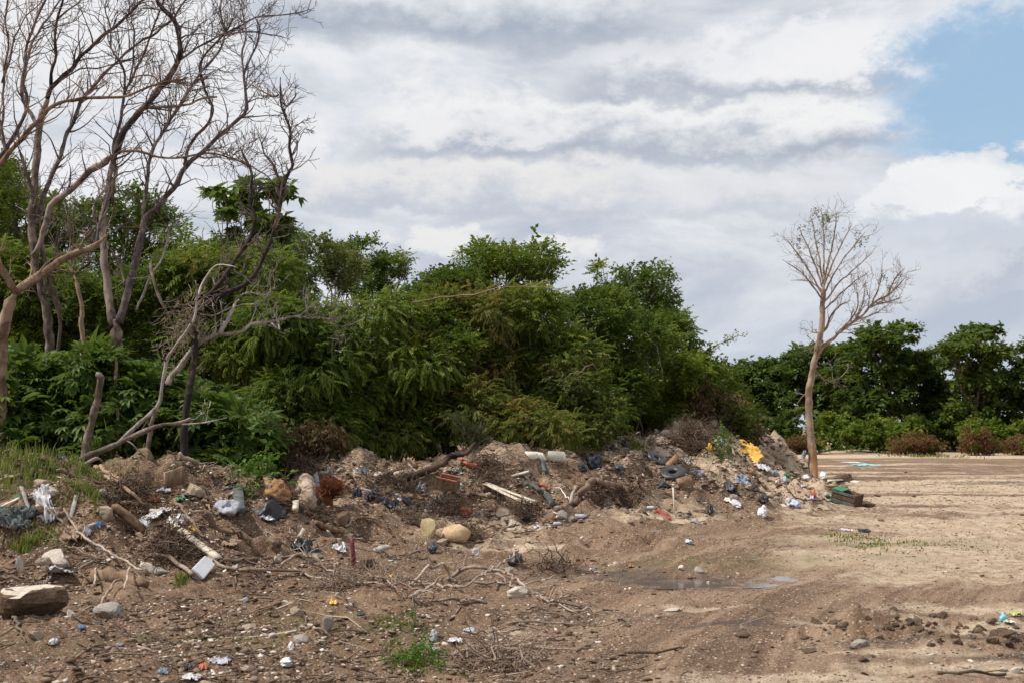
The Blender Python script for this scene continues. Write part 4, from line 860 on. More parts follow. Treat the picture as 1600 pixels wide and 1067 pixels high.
    t.branch('branch', [(186, 692), (200, 678), (217, 661), (236, 645), (250, 625), (254, 598), (260, 568), (268, 552), (277, 538), (290, 520), (299, 508), (303, 492), (306, 470), (305, 436)], -.1, 7, 3, start=21.4, mat=W_PALE, twigs=8, tl=.4)
    t.branch('branch', [(306, 470), (318, 440), (330, 420), (340, 414), (360, 416), (372, 420)], -.2, 4, 1.5, mat=W_PALE, twigs=12, tl=.5)
    t.branch('branch', [(235, 412), (240, 440), (250, 470), (262, 495), (270, 515)], .1, 5, 3, start=22.4, mat=W_BARK, twigs=10, tl=.6)
    t.branch('branch', [(213, 485), (225, 455), (243, 420), (258, 390), (270, 340)], .1, 4, 2, start=22.8, mat=W_PALE, twigs=16, tl=.7)
    t.done()
    # withered twig mass hanging at its fork
    rng = np.random.RandomState(33); c = at(286, 510, 22.0); mb = MB()
    for k in range(260):
        p = np.array([rng.randn() * .13, rng.randn() * .1, rng.randn() * .26]); p[0] += p[2] * .35; mb.tube(wob(p, p + rng.randn(3) * .12 + (0, 0, -.05), 4, .05, rng), .004, 3, rng.rand(), False)
    tag(link('withered_twigs', mb.mesh('twigs', W_STICK), None, c), 'withered brown twig clump caught in the fork of the charred tree', 'twigs', None, 'stuff')
    # pale grey fallen limb lying against the shrubs
    t = DeadTree('fallen_pale_branch', 'pale grey forked dead limb leaning behind the charred trunk', 22.3, (267, 592), 6, W_PALE, W_PALE, 'branch', None)
    t.branch('limb', [(262, 600), (284, 566), (304, 544), (325, 530), (344, 522), (362, 521), (378, 516), (392, 507), (412, 503), (435, 502), (452, 497), (466, 494), (480, 485), (490, 476), (496, 470)], .4, 12, 3, twigs=22, tl=.5)
    t.branch('side_branch', [(344, 522), (352, 508), (358, 493), (366, 478), (374, 467)], .2, 8, 6)
    t.branch('side_branch', [(376, 462), (392, 458), (410, 462), (425, 457)], .2, 3, 1.5, twigs=14, tl=.6)
    t.branch('side_branch', [(314, 492), (340, 492), (368, 478), (400, 476), (412, 473)], .2, 3, 1.5, twigs=6, tl=.4)
    t.branch('side_branch', [(466, 494), (485, 496), (503, 494), (520, 505), (530, 515)], .2, 3, 1.5, twigs=16, tl=.6)
    t.branch('side_branch', [(435, 502), (436, 515), (430, 508), (415, 500)], .1, 4, 2, twigs=6, tl=.5)
    t.done()
    # cut post, leaning
    t = DeadTree('cut_tree_stump', 'leaning cut tree trunk with a pale sawn top standing in the palmate shrubs', 22.0, (132, 740), 7, W_BARK, None, 'stump', None)
    t.branch('trunk', [(130, 752), (133, 705), (143, 660), (153, 620), (158, 588)], .1, 17, 14, mat=W_BARK, broken=True)
    t.branch('cut_end', [(158, 589), (150, 583)], -.05, 14, 9, mat=W_PALE, broken=True, label='pale sawn end')
    # small post
    t = DeadTree('wooden_post', 'short grey wooden post standing behind the heap below the dead trees', 21.3, (216, 760), 8, W_BARK, None, 'post', None)
    t.branch('post', [(216, 765), (218, 735), (220, 718)], 0, 13, 12, broken=True)
    t = DeadTree('dark_stump', 'dark upright trunk stub under the charred tree', 21.9, (237, 740), 18, W_BARK, None, 'stump', None)
    t.branch('trunk', [(228, 745), (233, 690), (240, 655), (243, 640)], 0, 11, 7, broken=True)
    # log with pale broken end
    t = DeadTree('fallen_log', 'long pale dead limb rising to the right from the grassy crest', 20.6, (112, 728), 9, W_PALE, W_PALE, 'log', 'fallen')
    del t.root['group']
    t.branch('limb', [(112, 730), (128, 716), (150, 707), (180, 694), (208, 682), (240, 668), (270, 662), (288, 656), (300, 650)], .7, 14, 6, mat=W_BARK, twigs=4, tl=.3, broken=True)
    t.branch('side_branch', [(200, 684), (230, 668), (262, 662), (290, 662), (320, 658), (356, 650)], .3, 5, 2, twigs=3, tl=.3)
    t.branch('side_branch', [(108, 728), (120, 733), (150, 716), (160, 720)], -.1, 9, 7, mat=W_BARK)
    t.done()
    # the lone tree on the right
    t = DeadTree('bare_tree', 'lone slender bare tree with a few green leaves, at the right end of the heaps', 44.0, (1272, 758), 10, W_RED, W_DEAD, 'tree', None)
    mt = mat_wood('bark_lone_tree', (.15, .095, .065), (.27, .18, .125), (.35, .26, .19), 8, bump=1)
    t.tk = .5; t.wk = 1.0; t.mat = mt; t.twmat = mat_wood('twig_lone_tree', (.15, .12, .105), (.27, .22, .19), (.34, .29, .26))
    t.branch('trunk', [(1272, 762), (1271, 720), (1267, 685), (1264, 640), (1266, 600), (1272, 566), (1280, 534), (1284, 500), (1285, 470), (1287, 445)], 0, 13, 8, k=12, knob=.02)
    t.branch('bark_scar', [(1273, 758), (1273, 735), (1271, 712), (1268, 692)], 0, 10, 5, start=43.90, mat=mat_wood('bare_wood_orange', (.30, .13, .05), (.42, .22, .10), (.35, .2, .1)), label='strip of bare orange wood low on the trunk')
    n = 26
    r = t.rng
    def fan(root_, tip, mid, w, tw, tl): t.branch('branch', [root_, mid, tip], r.uniform(-.7, .7), w, 1.6, twigs=tw, tl=tl, k=5)
    t.branch('branch', [(1274, 556), (1290, 538), (1302, 528), (1318, 514), (1334, 503), (1350, 490), (1361, 478), (1375, 468), (1388, 461), (1402, 448), (1415, 432)], .7, 6, 2, twigs=44, tl=1.1)
    t.branch('branch', [(1284, 520), (1291, 512), (1300, 492), (1312, 478), (1330, 470)], .4, 4, 2, twigs=16, tl=.9)
    for (a, m_, b) in [((1334, 503), (1348, 474), (1352, 440)), ((1361, 478), (1372, 452), (1380, 420)), ((1318, 514), (1340, 482), (1338, 450)), ((1388, 461), (1398, 436), (1412, 420)), ((1361, 478), (1392, 470), (1410, 464)), ((1334, 503), (1362, 492), (1386, 478))]: fan(a, b, m_, 3, 14, .8)
    for (y0, m_, b, w, tw) in [(470, (1258, 432), (1222, 405), 3.0, 9), (462, (1262, 420), (1228, 372), 3.2, 12), (450, (1268, 400), (1246, 352), 3.4, 14), (445, (1278, 392), (1266, 336), 3.4, 14), (440, (1288, 385), (1284, 326), 3.4, 14), (445, (1300, 388), (1308, 332), 3.4, 14), (452, (1306, 400), (1332, 348), 3.4, 14), (462, (1312, 412), (1352, 364), 3.2, 12), (474, (1318, 436), (1366, 392), 3.0, 10), (486, (1322, 452), (1358, 424), 2.6, 8), (455, (1264, 440), (1236, 438), 2.4, 7)]:
        fan((1286, y0), b, m_, w, tw, .85)
    t.branch('branch', [(1270, 575), (1285, 590), (1300, 595), (1312, 590), (1325, 578)], .5, 2.5, 1.2, twigs=14, tl=.7)
    t.branch('branch', [(1283, 520), (1270, 520), (1262, 512)], .2, 2.5, 1.2, twigs=16, tl=.5)
    t.branch('branch', [(1281, 530), (1272, 540), (1262, 546), (1255, 550)], .2, 2, 1, twigs=10, tl=.5)
    t.branch('branch', [(1264, 610), (1250, 625), (1238, 645)], .4, 2, 1, twigs=5, tl=.5)
    t.done()
    pts = []
    for (px, py, sx, sy, k) in [(1290, 342, 10, 8, 46), (1275, 332, 8, 6, 16), (1245, 385, 16, 16, 30), (1300, 370, 28, 18, 50), (1345, 375, 14, 10, 26), (1385, 445, 16, 12, 24), (1262, 360, 12, 12, 20), (1270, 535, 9, 10, 14), (1300, 590, 12, 5, 10)]:
        for _ in range(k): pts.append(at(px + r.randn() * sx * .6, py + r.randn() * sy * .6, 44 + r.randn() * .5))
    pts = np.array(pts); n = len(pts); v, f, a, b = scatter('broad', pts - t.b, r.randn(n, 3), r.uniform(.35, .8, n), r.rand(n), r)
    sel = r.rand(len(f) // 2) < .7; sel = np.repeat(sel, 2); link('leaves', np_mesh('leaves', v, f[sel], L_GREY, dict(v1=a, v2=b)), t.root)
    tag(t.root, None)
    # stump and litter branch by its foot
    t = DeadTree('dead_sapling', 'thin dead sapling stub right beside the lone bare trunk', 43.6, (1264, 745), 12, W_DARK, None, 'sapling', None)
    t.branch('trunk', [(1265, 750), (1264, 725), (1263, 705)], 0, 4, 3, broken=True)
dead_trees()
# ------------------------------------------------------------------ rubble, timber and litter
def mat_plain(name, a, b, sc=8, rough=.7, spec=.3, bump=.3, dirt=.45, dirtcol=(.19, .125, .08)):
    m = bpy.data.materials.new(name); m.use_nodes = True; t = m.node_tree; N = NT(t); bs = t.nodes['Principled BSDF']
    tc = N.n('ShaderNodeTexCoord').outputs['Object']; n1 = N.noise(tc, sc, 6, .65); n2 = N.noise(tc, sc * 3.3, 5, .7)
    c = N.mix(N.ss(n1.outputs[0], .35, .65), a, b); c = N.mix(N.ss(n2.outputs[0], .5, .7, 0, dirt), c, dirtcol)
    N.put(bs.inputs['Base Color'], c); bs.inputs['Roughness'].default_value = rough; bs.inputs['Specular IOR Level'].default_value = spec
    bp = N.n('ShaderNodeBump'); bp.inputs['Strength'].default_value = bump; bp.inputs['Distance'].default_value = .02
    N.put(bp.inputs['Height'], n2.outputs[0]); N.put(bs.inputs['Normal'], bp.outputs[0]); return m
M_ROCK = mat_plain('limestone_tan', (.30, .22, .155), (.50, .40, .30), 7, .9, .2, .7)
M_PALEROCK = mat_plain('limestone_pale', (.48, .41, .33), (.70, .62, .53), 8, .9, .2, .7, .3)
M_BROWNROCK = mat_plain('clod_brown', (.10, .067, .045), (.21, .145, .097), 9, .95, .15, .8)
M_GREYROCK = mat_plain('concrete_grey', (.26, .23, .20), (.42, .38, .34), 9, .9, .2, .6)
M_WHITE = mat_plain('plastic_white', (.74, .74, .76), (.82, .82, .84), 5, .45, .4, .1, .12)
M_RAG = mat_plain('cloth_white', (.42, .41, .42), (.66, .65, .67), 9, .85, .2, .3, .55)
M_GREYC = mat_plain('cloth_grey', (.30, .30, .33), (.46, .46, .49), 9, .85, .2, .3, .3)
M_SLATE = mat_plain('cloth_slate', (.055, .065, .065), (.12, .135, .13), 7, .85, .2, .3, .25)
M_BLACK = mat_plain('plastic_black', (.012, .012, .014), (.035, .036, .042), 7, .42, .5, .3, .25)
M_DENIM = mat_plain('plastic_blue_black', (.02, .024, .04), (.05, .058, .085), 7, .5, .45, .3, .25)
M_RED = mat_plain('plastic_red', (.34, .035, .035), (.46, .07, .06), 6, .5, .4, .2, .25)
M_ORANGE = mat_plain('plastic_orange_red', (.42, .11, .06), (.56, .18, .10), 6, .6, .3, .2, .45)
M_YELLOW = mat_plain('plastic_yellow', (.68, .36, .05), (.78, .46, .09), 6, .55, .4, .2, .18)
M_GREEN = mat_plain('paint_green', (.015, .13, .055), (.035, .20, .09), 7, .5, .4, .2, .3)
M_TURQ = mat_plain('plastic_turquoise', (.13, .47, .50), (.30, .64, .68), 7, .5, .4, .2, .2)
M_BLUE = mat_plain('plastic_blue', (.05, .15, .34), (.12, .27, .48), 7, .6, .3, .2, .45)
M_LILAC = mat_plain('plastic_lilac', (.36, .40, .68), (.56, .60, .80), 7, .5, .4, .2, .2)
M_MAROON = mat_plain('paint_maroon', (.10, .018, .030), (.19, .04, .055), 12, .6, .3, .3, .4)
M_TAN = mat_plain('cloth_tan', (.22, .15, .10), (.34, .25, .175), 7, .9, .2, .4, .4)
M_FOAM = mat_plain('foam_cream', (.62, .56, .46), (.76, .71, .62), 5, .85, .2, .2, .25)
M_CARD = mat_plain('cardboard_rust', (.25, .13, .06), (.40, .22, .11), 6, .85, .2, .3, .35)
M_RUST = mat_plain('fibre_rust', (.14, .048, .022), (.26, .10, .045), 12, .95, .1, .3, .2)
M_ROOT = mat_wood('root_brown', (.055, .034, .024), (.13, .085, .055), (.21, .145, .10), 14)
M_TIMBER = mat_wood('timber_brown', (.13, .08, .045), (.26, .165, .10), (.33, .22, .14), 14, stretch=.1)
M_TIMBERW = mat_wood('timber_pale', (.42, .35, .27), (.62, .54, .44), (.70, .63, .53), 10, stretch=.1)

def rock_mesh(seed, facets=9, sub=3, rough=.05, mat=None, round_=False, name='stone'):
    r = np.random.RandomState(seed); bm = bmesh.new(); bmesh.ops.create_icosphere(bm, subdivisions=sub, radius=1.0)
    V = np.array([v.co[:] for v in bm.verts])
    for k in range(facets):
        n = r.randn(3); n /= np.linalg.norm(n); d = r.uniform(.45, .82) if not round_ else r.uniform(.66, .90)
        s = V @ n - d; V = V - np.outer(np.clip(s, 0, None), n) * (.96 if not round_ else .8)
    V *= r.uniform(.75, 1.15, 3)
    for i, v in enumerate(bm.verts):
        q = Vector(V[i]) * 2.2 + Vector((seed * 3.1, 0, 0)); v.co = V[i] * (1 + rough * 1.8 * (mnoise(q) + .6 * mnoise(q * 2.7) + (0 if round_ else .35) * mnoise(q * 6)))
    me = bpy.data.meshes.new(name); bm.to_mesh(me); bm.free()
    me.materials.append(mat or M_ROCK)
    if round_: me.polygons.foreach_set('use_smooth', [True] * len(me.polygons))
    return me
def place(o, px, py, sink=.0, rz=None, tilt=True, rx=0, ry=0, back=0.0, z=None):
    p = hit(px, py, back); nrm = normal(p.x, p.y, .3) if tilt else Vector((0, 0, 1))
    q = Vector((0, 0, 1)).rotation_difference(nrm); rz = random.uniform(0, 6.28) if rz is None else rz
    M = q.to_matrix() @ Matrix.Rotation(rz, 3, 'Z') @ Matrix.Rotation(ry, 3, 'Y') @ Matrix.Rotation(rx, 3, 'X')
    o.rotation_euler = M.to_euler(); o.location = p - nrm * sink; return p
random.seed(5)
def rock(px, py, wpx, hpx, mat, label, seed, name='rock', cat_='rock', group=None, deep=.8, sink=.3, facets=9, round_=False, rough=.06):
    """py is the row of its foot"""
    p = hit(px, py); s = p.y / F; me = rock_mesh(seed, facets, 3, rough, mat, round_, name); o = link(name, me)
    w, h = wpx * s / 2, hpx * s; V = np.array([v.co[:] for v in me.vertices]); ext = (V.max(0) - V.min(0)) / 2
    o.scale = (w / ext[0], w * deep / ext[1], h * (1 + sink) / 2 / ext[2])
    o.location = (p.x, p.y + w * deep * .6, p.z + h * (1 - sink) / 2); o.rotation_euler = (0, random.uniform(-.12, .12), random.uniform(-.3, .3))
    return tag(o, label, cat_, group)
def cloth_mesh(w, d, h, seed, mat, name='cloth', bag=False, fold=3.2, thick=.004):
    """a crumpled sheet lying on the ground, or a half-full bag"""
    r = np.random.RandomState(seed)
    if bag:
        bm = bmesh.new(); bmesh.ops.create_icosphere(bm, subdivisions=4, radius=1)
        for v in bm.verts:
            c = v.co.copy(); q = c * 1.6 + Vector((seed * 5.3, 1, 2)); n = 1 - abs(mnoise(q * 1.4)) * 1.3 + .35 * mnoise(q) ; n2 = 1 - abs(mnoise(q * 3.4)) * 2
            n3 = mnoise(c * 1.3 + Vector((seed * 2.7, 3, 7))); f = .50 + .30 * n + .13 * n2 + .42 * n3; c = c * f; c.z = max(c.z, -.30); v.co = Vector((c.x * w / 2, c.y * d / 2, (c.z + .3) * h * .8))
        me = bpy.data.meshes.new(name); bm.to_mesh(me); bm.free(); me.materials.append(mat); me.polygons.foreach_set('use_smooth', [True] * len(me.polygons)); return me
    nx, ny = 26, 20; u, v = np.meshgrid(np.linspace(-.5, .5, nx), np.linspace(-.5, .5, ny), indexing='ij')
    rr = 1 + .35 * fbm(u * 3 + seed, v * 3 + seed * 2.2, 1.0, 2); X = u * w * rr; Y = v * d * rr
    Z = .75 * h * (np.abs(fbm(u * fold + seed * 1.7, v * fold * 1.6, 1.0, 3)) * 2.4) * (1 - .5 * (np.abs(2 * u) ** 4 + np.abs(2 * v) ** 4) / 2) + .01
    X = X + .12 * w * fbm(u * fold, v * fold + seed, 1.0, 2); Y = Y + .12 * d * fbm(u * fold + 9, v * fold + seed, 1.0, 2)
    top = np.stack([X, Y, Z], -1).reshape(-1, 3); bot = top - (0, 0, thick)
    idx = np.arange(nx * ny).reshape(nx, ny); f = np.stack([idx[:-1, :-1], idx[1:, :-1], idx[1:, 1:], idx[:-1, 1:]], -1).reshape(-1, 4)
    keep = np.ones(len(f), bool); cen = top[f].mean(1); edge = (np.abs(u).ravel()[f].mean(1) > .40) | (np.abs(v).ravel()[f].mean(1) > .38)
    keep[edge & (vnoise(cen[:, 0] * 14 / max(w, .2) + seed, cen[:, 1] * 14 / max(d, .2)) > .08)] = False
    f = f[keep]; n = len(top)
    from collections import Counter
    e = Counter(); 
    for q in f:
        for k in range(4): e[(q[k], q[(k + 1) % 4])] += 1
    side = [(a, a + n, b + n, b) for (a, b) in e if (b, a) not in e]
    me = np_mesh(name, np.concatenate([top, bot]), [np.concatenate([f, f[:, ::-1] + n, np.array(side)])], mat, None, True)
    return me
def cloth(px, py, wpx, dpx_m, h, mat, label, seed, name='cloth', cat_='cloth', bag=False, group=None, rz=0.0, sink=0.0, fold=3.2, tilt=True):
    p = hit(px, py); w = wpx * p.y / F; o = link(name, cloth_mesh(w, dpx_m, h, seed, mat, name, bag, fold)); place(o, px, py, sink, rz, tilt); return tag(o, label, cat_, group)
def plank_mesh(L, w, t, mat, seed=0, name='plank', warp=.01):
    r = np.random.RandomState(seed); n = 14; V = []
    for i in range(n):
        x = -L / 2 + L * i / (n - 1); dz = warp * math.sin(3 * i / n + seed) ; dy = warp * .5 * math.sin(2 * i / n + seed)
        j = r.randn(4, 2) * t * .06
        for k, (a, b) in enumerate(((-1, -1), (1, -1), (1, 1), (-1, 1))):
            xx = x + (r.randn() * min(w * .25, .02) if i in (0, n - 1) else 0); V.append((xx, a * w / 2 + j[k, 0] + dy, b * t / 2 + j[k, 1] + dz))
    Fq = [(0, 1, 2, 3), ((n - 1) * 4 + 3, (n - 1) * 4 + 2, (n - 1) * 4 + 1, (n - 1) * 4)]
    for i in range(n - 1):
        for k in range(4): a = i * 4 + k; b = i * 4 + (k + 1) % 4; Fq.append((a, a + 4, b + 4, b))
    return np_mesh(name, np.array(V), [np.array(Fq)], mat, dict(v1=np.full(len(V), .5)))
def span(name, a, b, lift, width, thick, mat, label, cat_, seed=0, group=None, warp=.01, roll=0.0):
    """a plank from photo point a to photo point b, resting on the slope"""
    A = hit(*a, lift=lift); B = hit(*b, lift=lift); A = A + Vector((0, 0, lift)); B = B + Vector((0, 0, lift)); L = (B - A).length
    o = link(name, plank_mesh(L, width, thick, mat, seed, name, warp)); d = (B - A).normalized(); n = normal((A.x + B.x) / 2, (A.y + B.y) / 2)
    y = n.cross(d).normalized(); z = d.cross(y); M = Matrix((d, y, z)).transposed() @ Matrix.Rotation(roll, 3, 'X'); o.rotation_euler = M.to_euler(); o.location = (A + B) / 2
    return tag(o, label, cat_, group)
def stick(name, pts, w0, w1, mat, label, cat_='branch', lift=.03, seed=0, group=None, knob=.08, twigs=0, tl=.4, lifts=None, jit=.010, k=7):
    """a crooked branch through photo points that lie on the ground (lifted by lifts)"""
    r = np.random.RandomState(seed + 900); P = []
    for i, p in enumerate(pts):
        l = lifts[i] if lifts else lift; h = hit(*p, lift=l); P.append((h.x, h.y, h.z + l, (w0 + (w1 - w0) * i / (len(pts) - 1)) * h.y / F / 2))
    Q = smooth_path(P, .05, r, jit); g = height(Q[:, 0], Q[:, 1]); Q[:, 2] = np.maximum(Q[:, 2], g + Q[:, 3] * .3); b = Q[len(Q) // 2, :3].copy()
    mb = MB(); mb.tube(Q[:, :3] - b, np.maximum(Q[:, 3], .003) * (1 + .08 * r.randn(len(Q))), k, .3 + .5 * r.rand(), True, knob, r)
    if twigs:
        for q in range(twigs):
            i = r.randint(1, len(Q) - 1); d = r.randn(3); d[2] = abs(d[2]) * .5; L = tl * r.uniform(.4, 1); e = Q[i, :3] + d / np.linalg.norm(d) * L
            mb.tube(wob(Q[i, :3], e, 6, .05, r) - b, np.linspace(max(.003, Q[i, 3] * .45), .0025, 6), 4, r.rand(), False)
    o = link(name, mb.mesh(name, mat, True), None, b); return tag(o, label, cat_, group)

def hand_placed():
    # ---- big stones
    rock(34, 962, 112, 66, M_BROWNROCK, 'large broken slab with its flat top coloured sunlit pale and its sides shade dark at the left edge', 3, 'concrete_slab', 'slab', deep=.9, sink=.12, facets=6)
    o = bpy.data.objects['concrete_slab']; me = o.data; me.materials.append(M_PALEROCK)
    for p in me.polygons: p.material_index = 1 if p.normal.z > .72 else 0  # painted light: upward faces pale as sunlit, all others dark as shaded
    o['label'] = 'large broken slab with its flat top coloured sunlit pale and its sides shade dark at the left edge'
    # flatten its top
    for v in me.vertices:
        if v.co.z > .30: v.co.z = .30 + (v.co.z - .30) * .15
    rock(86, 884, 44, 26, M_PALEROCK, 'pale rock above the large broken slab', 4, facets=8)
    rock(64, 884, 26, 14, M_ROCK, 'tan flat rock touching the pale rock above the large slab', 44)
    rock(164, 815, 28, 22, M_ROCK, 'squarish tan rock left of the brown plank', 5)
    rock(76, 776, 20, 14, M_PALEROCK, 'pale rock high on the left heap', 6); rock(62, 760, 24, 11, M_ROCK, 'flat tan rock near the crest of the left heap', 7)
    rock(160, 776, 13, 10, M_GREYROCK, 'small grey rock under the grass of the left crest', 8)
    rock(712, 846, 46, 25, mat_plain('boulder_ochre', (.42, .28, .16), (.56, .40, .25), 6, .9, .2, .4, .3), 'rounded ochre boulder at the foot of the middle heap', 9, 'boulder', 'boulder', round_=True, rough=.07)
    rock(670, 838, 26, 28, mat_plain('boulder_yellow', (.42, .32, .17), (.58, .47, .28), 9, .9, .2, .8, .4), 'angular yellowish boulder left of the ochre boulder', 10, 'boulder', 'boulder')
    rock(690, 852, 20, 10, M_ROCK, 'small tan stone in front of the two boulders', 11)
    rock(231, 895, 26, 16, M_PALEROCK, 'pale lumpy rock left of the white container', 12); rock(252, 898, 22, 12, M_GREYROCK, 'grey rock beside the pale lumpy rock', 13)
    rock(168, 965, 50, 20, M_GREYROCK, 'thin tilted slab of grey concrete below the mud covered log', 14, 'concrete_slab', 'slab', facets=5)
    rock(110, 965, 14, 14, M_PALEROCK, 'small pale stone right of the large broken slab', 15)
    rock(30, 893, 14, 22, M_GREYROCK, 'upright grey stone behind the large broken slab', 16, deep=.4)
    rock(512, 986, 18, 24, M_GREYROCK, 'upright grey brown flagstone near the yellow scrap', 17, deep=.3, facets=7)
    rock(490, 876, 28, 14, M_PALEROCK, 'pale rock under the black plastic by the grit fan', 18); rock(434, 880, 18, 14, M_PALEROCK, 'pale round stone left of the maroon stake', 19)
    rock(462, 962, 22, 14, M_ROCK, 'tan stone right of the yellow scrap', 20); rock(575, 888, 26, 18, M_BROWNROCK, 'brown rock just right of the maroon stake', 21)
    rock(792, 896, 22, 12, M_GREYROCK, 'flat grey stone behind the fallen branch tangle', 22); rock(812, 934, 36, 16, M_TIMBERW if 0 else M_PALEROCK, 'pale split block of wood and stone under the branches', 23)
    rock(1345, 1012, 30, 12, M_GREYROCK, 'dusty grey clod beside the churned mud ridge', 24)
    rock(785, 806, 24, 13, M_ROCK, 'tan stone under the two pale planks', 25); rock(800, 822, 14, 10, M_PALEROCK, 'pale stone below the two pale planks', 26)
    rock(878, 812, 20, 13, M_PALEROCK, 'pale stone at the lower end of the thin plank', 27); rock(893, 815, 12, 9, M_PALEROCK, 'small pale stone beside the plastic bottle', 28)
    rock(592, 748, 24, 12, M_PALEROCK, 'pale stone on the crest left of the charred log', 29)
    rock(300, 775, 34, 18, M_ROCK, 'tan rock on the right shoulder of the left heap', 31); rock(150, 716, 1, 1, M_ROCK, 'tiny', 32).hide_render = False
    bpy.data.objects.remove(bpy.data.objects[[o.name for o in bpy.data.objects if o.get('label') == 'tiny'][0]])
    # ---- white container
    p = hit(314, 905); s = p.y / F; w, h, d = 24 * s, 35 * s, .13
    root = empty('plastic_container', p + Vector((0, .05, h * .42)), (R(-38), R(42), R(8))); tag(root, 'white plastic container lying tilted on the left slope', 'container')
    bm = bmesh.new(); bmesh.ops.create_cube(bm, size=1); bmesh.ops.scale(bm, vec=(w, d, h), verts=bm.verts); bmesh.ops.bevel(bm, geom=bm.edges[:], offset=.010, segments=2, affect='EDGES')
    top = [v for v in bm.verts if v.co.z > h * .4]
    for v in top: v.co.x *= .90; v.co.y *= .86
    me = bpy.data.meshes.new('body'); bm.to_mesh(me); bm.free(); me.materials.append(M_WHITE); link('body', me, root)
    mb = MB(); th = np.linspace(0, math.pi, 10); mb.tube(np.stack([w * .28 * np.cos(th), 0 * th, h / 2 - .005 + .035 * np.sin(th)], 1), .009, 6); mb.build('handle', M_WHITE, root, True)
    mb = MB(); mb.tube([(w * .30, 0, h / 2 - .02), (w * .30, 0, h / 2 + .02)], [.019, .019], 10); mb.build('cap', M_SLATE, root)
    # ---- timber, left heap
    span('plank', (176, 792), (223, 828), .05, .12, .06, M_TIMBER, 'short brown beam lying down the left slope', 'plank', 1, roll=.3)
    span('plank', (262, 815), (342, 872), .05, .07, .06, M_TIMBERW, 'long dirty white board slanting down the left slope', 'plank', 2, roll=.4)
    span('plank', (258, 752), (286, 742), .12, .22, .03, M_TIMBER, 'short wide brown board stuck on the crest right of the grass', 'plank', 3, roll=1.1)
    for i, (a, b, c) in enumerate([((148, 730), (212, 765), 'splintered brown pole lying from the grass towards the orange rag'), ((165, 745), (225, 790), 'lower splintered pole left of the orange rag'), ((218, 790), (190, 786), 'short stick above the brown beam')]):
        stick('pole', [a, ((a[0] + b[0]) / 2, (a[1] + b[1]) / 2 - 2), b], 7, 5, M_TIMBER, c, 'pole', .05, 60 + i)
    stick('branch', [(60, 786), (92, 812), (120, 832), (160, 856), (222, 893)], 4.5, 3.5, M_STICKP, 'long thin pale branch running down the left heap', 'branch', .07, 71, twigs=3)
    stick('branch', [(100, 795), (110, 815), (124, 832)], 4, 3, M_STICKP, 'short branch meeting the long pale one on the left heap', 'branch', .08, 72)
    stick('branch', [(70, 830), (110, 855), (150, 872), (125, 890), (140, 905)], 3.5, 2, W_STICK, 'thin crooked branch beneath the tan rag', 'branch', .05, 73, twigs=3)
    stick('branch', [(188, 905), (176, 915), (162, 935), (158, 945)], 5, 4, M_STICKP, 'curved stick leaning on the grey concrete slab', 'branch', .08, 74)
    stick('branch', [(203, 886), (200, 900), (193, 920)], 4, 3, M_STICKP, 'short upright stick right of the mud covered log', 'branch', .12, 75)
    stick('branch', [(150, 888), (149, 900), (148, 912)], 4, 3, M_STICKP, 'short upright stick left of the mud covered log', 'branch', .10, 76)
    stick('log', [(152, 900), (178, 900), (205, 906), (224, 912)], 25, 13, M_MUDLOG, 'mud covered log left of the white container', 'log', .04, 77, k=14, knob=.16, jit=.02)
    stick('branch', [(240, 868), (262, 872), (285, 886), (300, 898)], 8, 6, W_STICK, 'thick grey brown branch behind the white container', 'branch', .06, 78)
    stick('branch', [(345, 878), (390, 874), (430, 872), (480, 870), (505, 882)], 5, 4, W_STICK, 'long low branch right of the white board', 'branch', .06, 79, twigs=5)
    stick('branch', [(325, 870), (350, 885), (400, 890), (452, 893), (520, 905)], 6, 4, W_STICK, 'dark branch lying under the long low branch', 'branch', .05, 80, twigs=6)
    stick('pole', [(0, 752), (14, 746), (30, 742)], 7, 5, M_STICKP, 'grey stick end at the left edge of the crest', 'pole', .04, 81)
    stick('branch', [(298, 760), (318, 780), (330, 798)], 5, 3, M_TIMBER, 'brown stick down the right shoulder of the left heap', 'branch', .04, 82)
    stick('branch', [(272, 782), (292, 805), (318, 840)], 6, 4, W_STICK, 'brown branch behind the dirty white board', 'branch', .05, 83)
    # ---- rags, left heap
    cloth(24, 812, 62, .34, .13, M_SLATE, 'slate grey rag near the left edge of the heap', 11, fold=6)
    cloth(112, 838, 64, .30, .12, M_TAN, 'muddy tan rag under the thin branches', 12, fold=7)
    cloth(234, 782, 28, .20, .07, M_ORANGE, 'orange red rag on the left heap', 13); cloth(252, 804, 26, .32, .06, M_RAG, 'white rag below the orange one', 14, rz=-.8)
    cloth(274, 822, 30, .24, .08, M_RAG, 'crumpled white and grey plastic beside the white board', 15, 'plastic_sheet', 'plastic'); cloth(256, 770, 26, .14, .05, M_GREYC, 'pale grey plastic strip above the orange rag', 16, 'plastic_sheet', 'plastic')
    cloth(280, 784, 14, .2, .04, M_GREEN, 'small green scrap on the right of the left heap', 17, 'plastic_scrap', 'scrap'); cloth(298, 830, 12, .12, .04, M_YELLOW, 'small yellow scrap beside the white board', 18, 'plastic_scrap', 'scrap')
    cloth(228, 818, 30, .26, .05, M_GREYC, 'dark grey sheet under the brown beam', 19, 'plastic_sheet', 'plastic')
    cloth(154, 822, 9, .1, .04, M_BLUE, 'tiny blue scrap beside the squarish rock', 20, 'plastic_scrap', 'scrap'); cloth(136, 838, 14, .1, .10, M_RAG, 'small white plastic scrap below the blue one', 21, 'plastic_scrap', 'scrap')
    cloth(352, 800, 44, .42, .16, M_GREYC, 'grey sack in the dip right of the left heap', 22, 'sack', 'sack', bag=True)
    cloth(28, 780, 12, .1, .03, M_GREEN, 'tiny green scrap above the slate grey rag', 23, 'plastic_scrap', 'scrap')
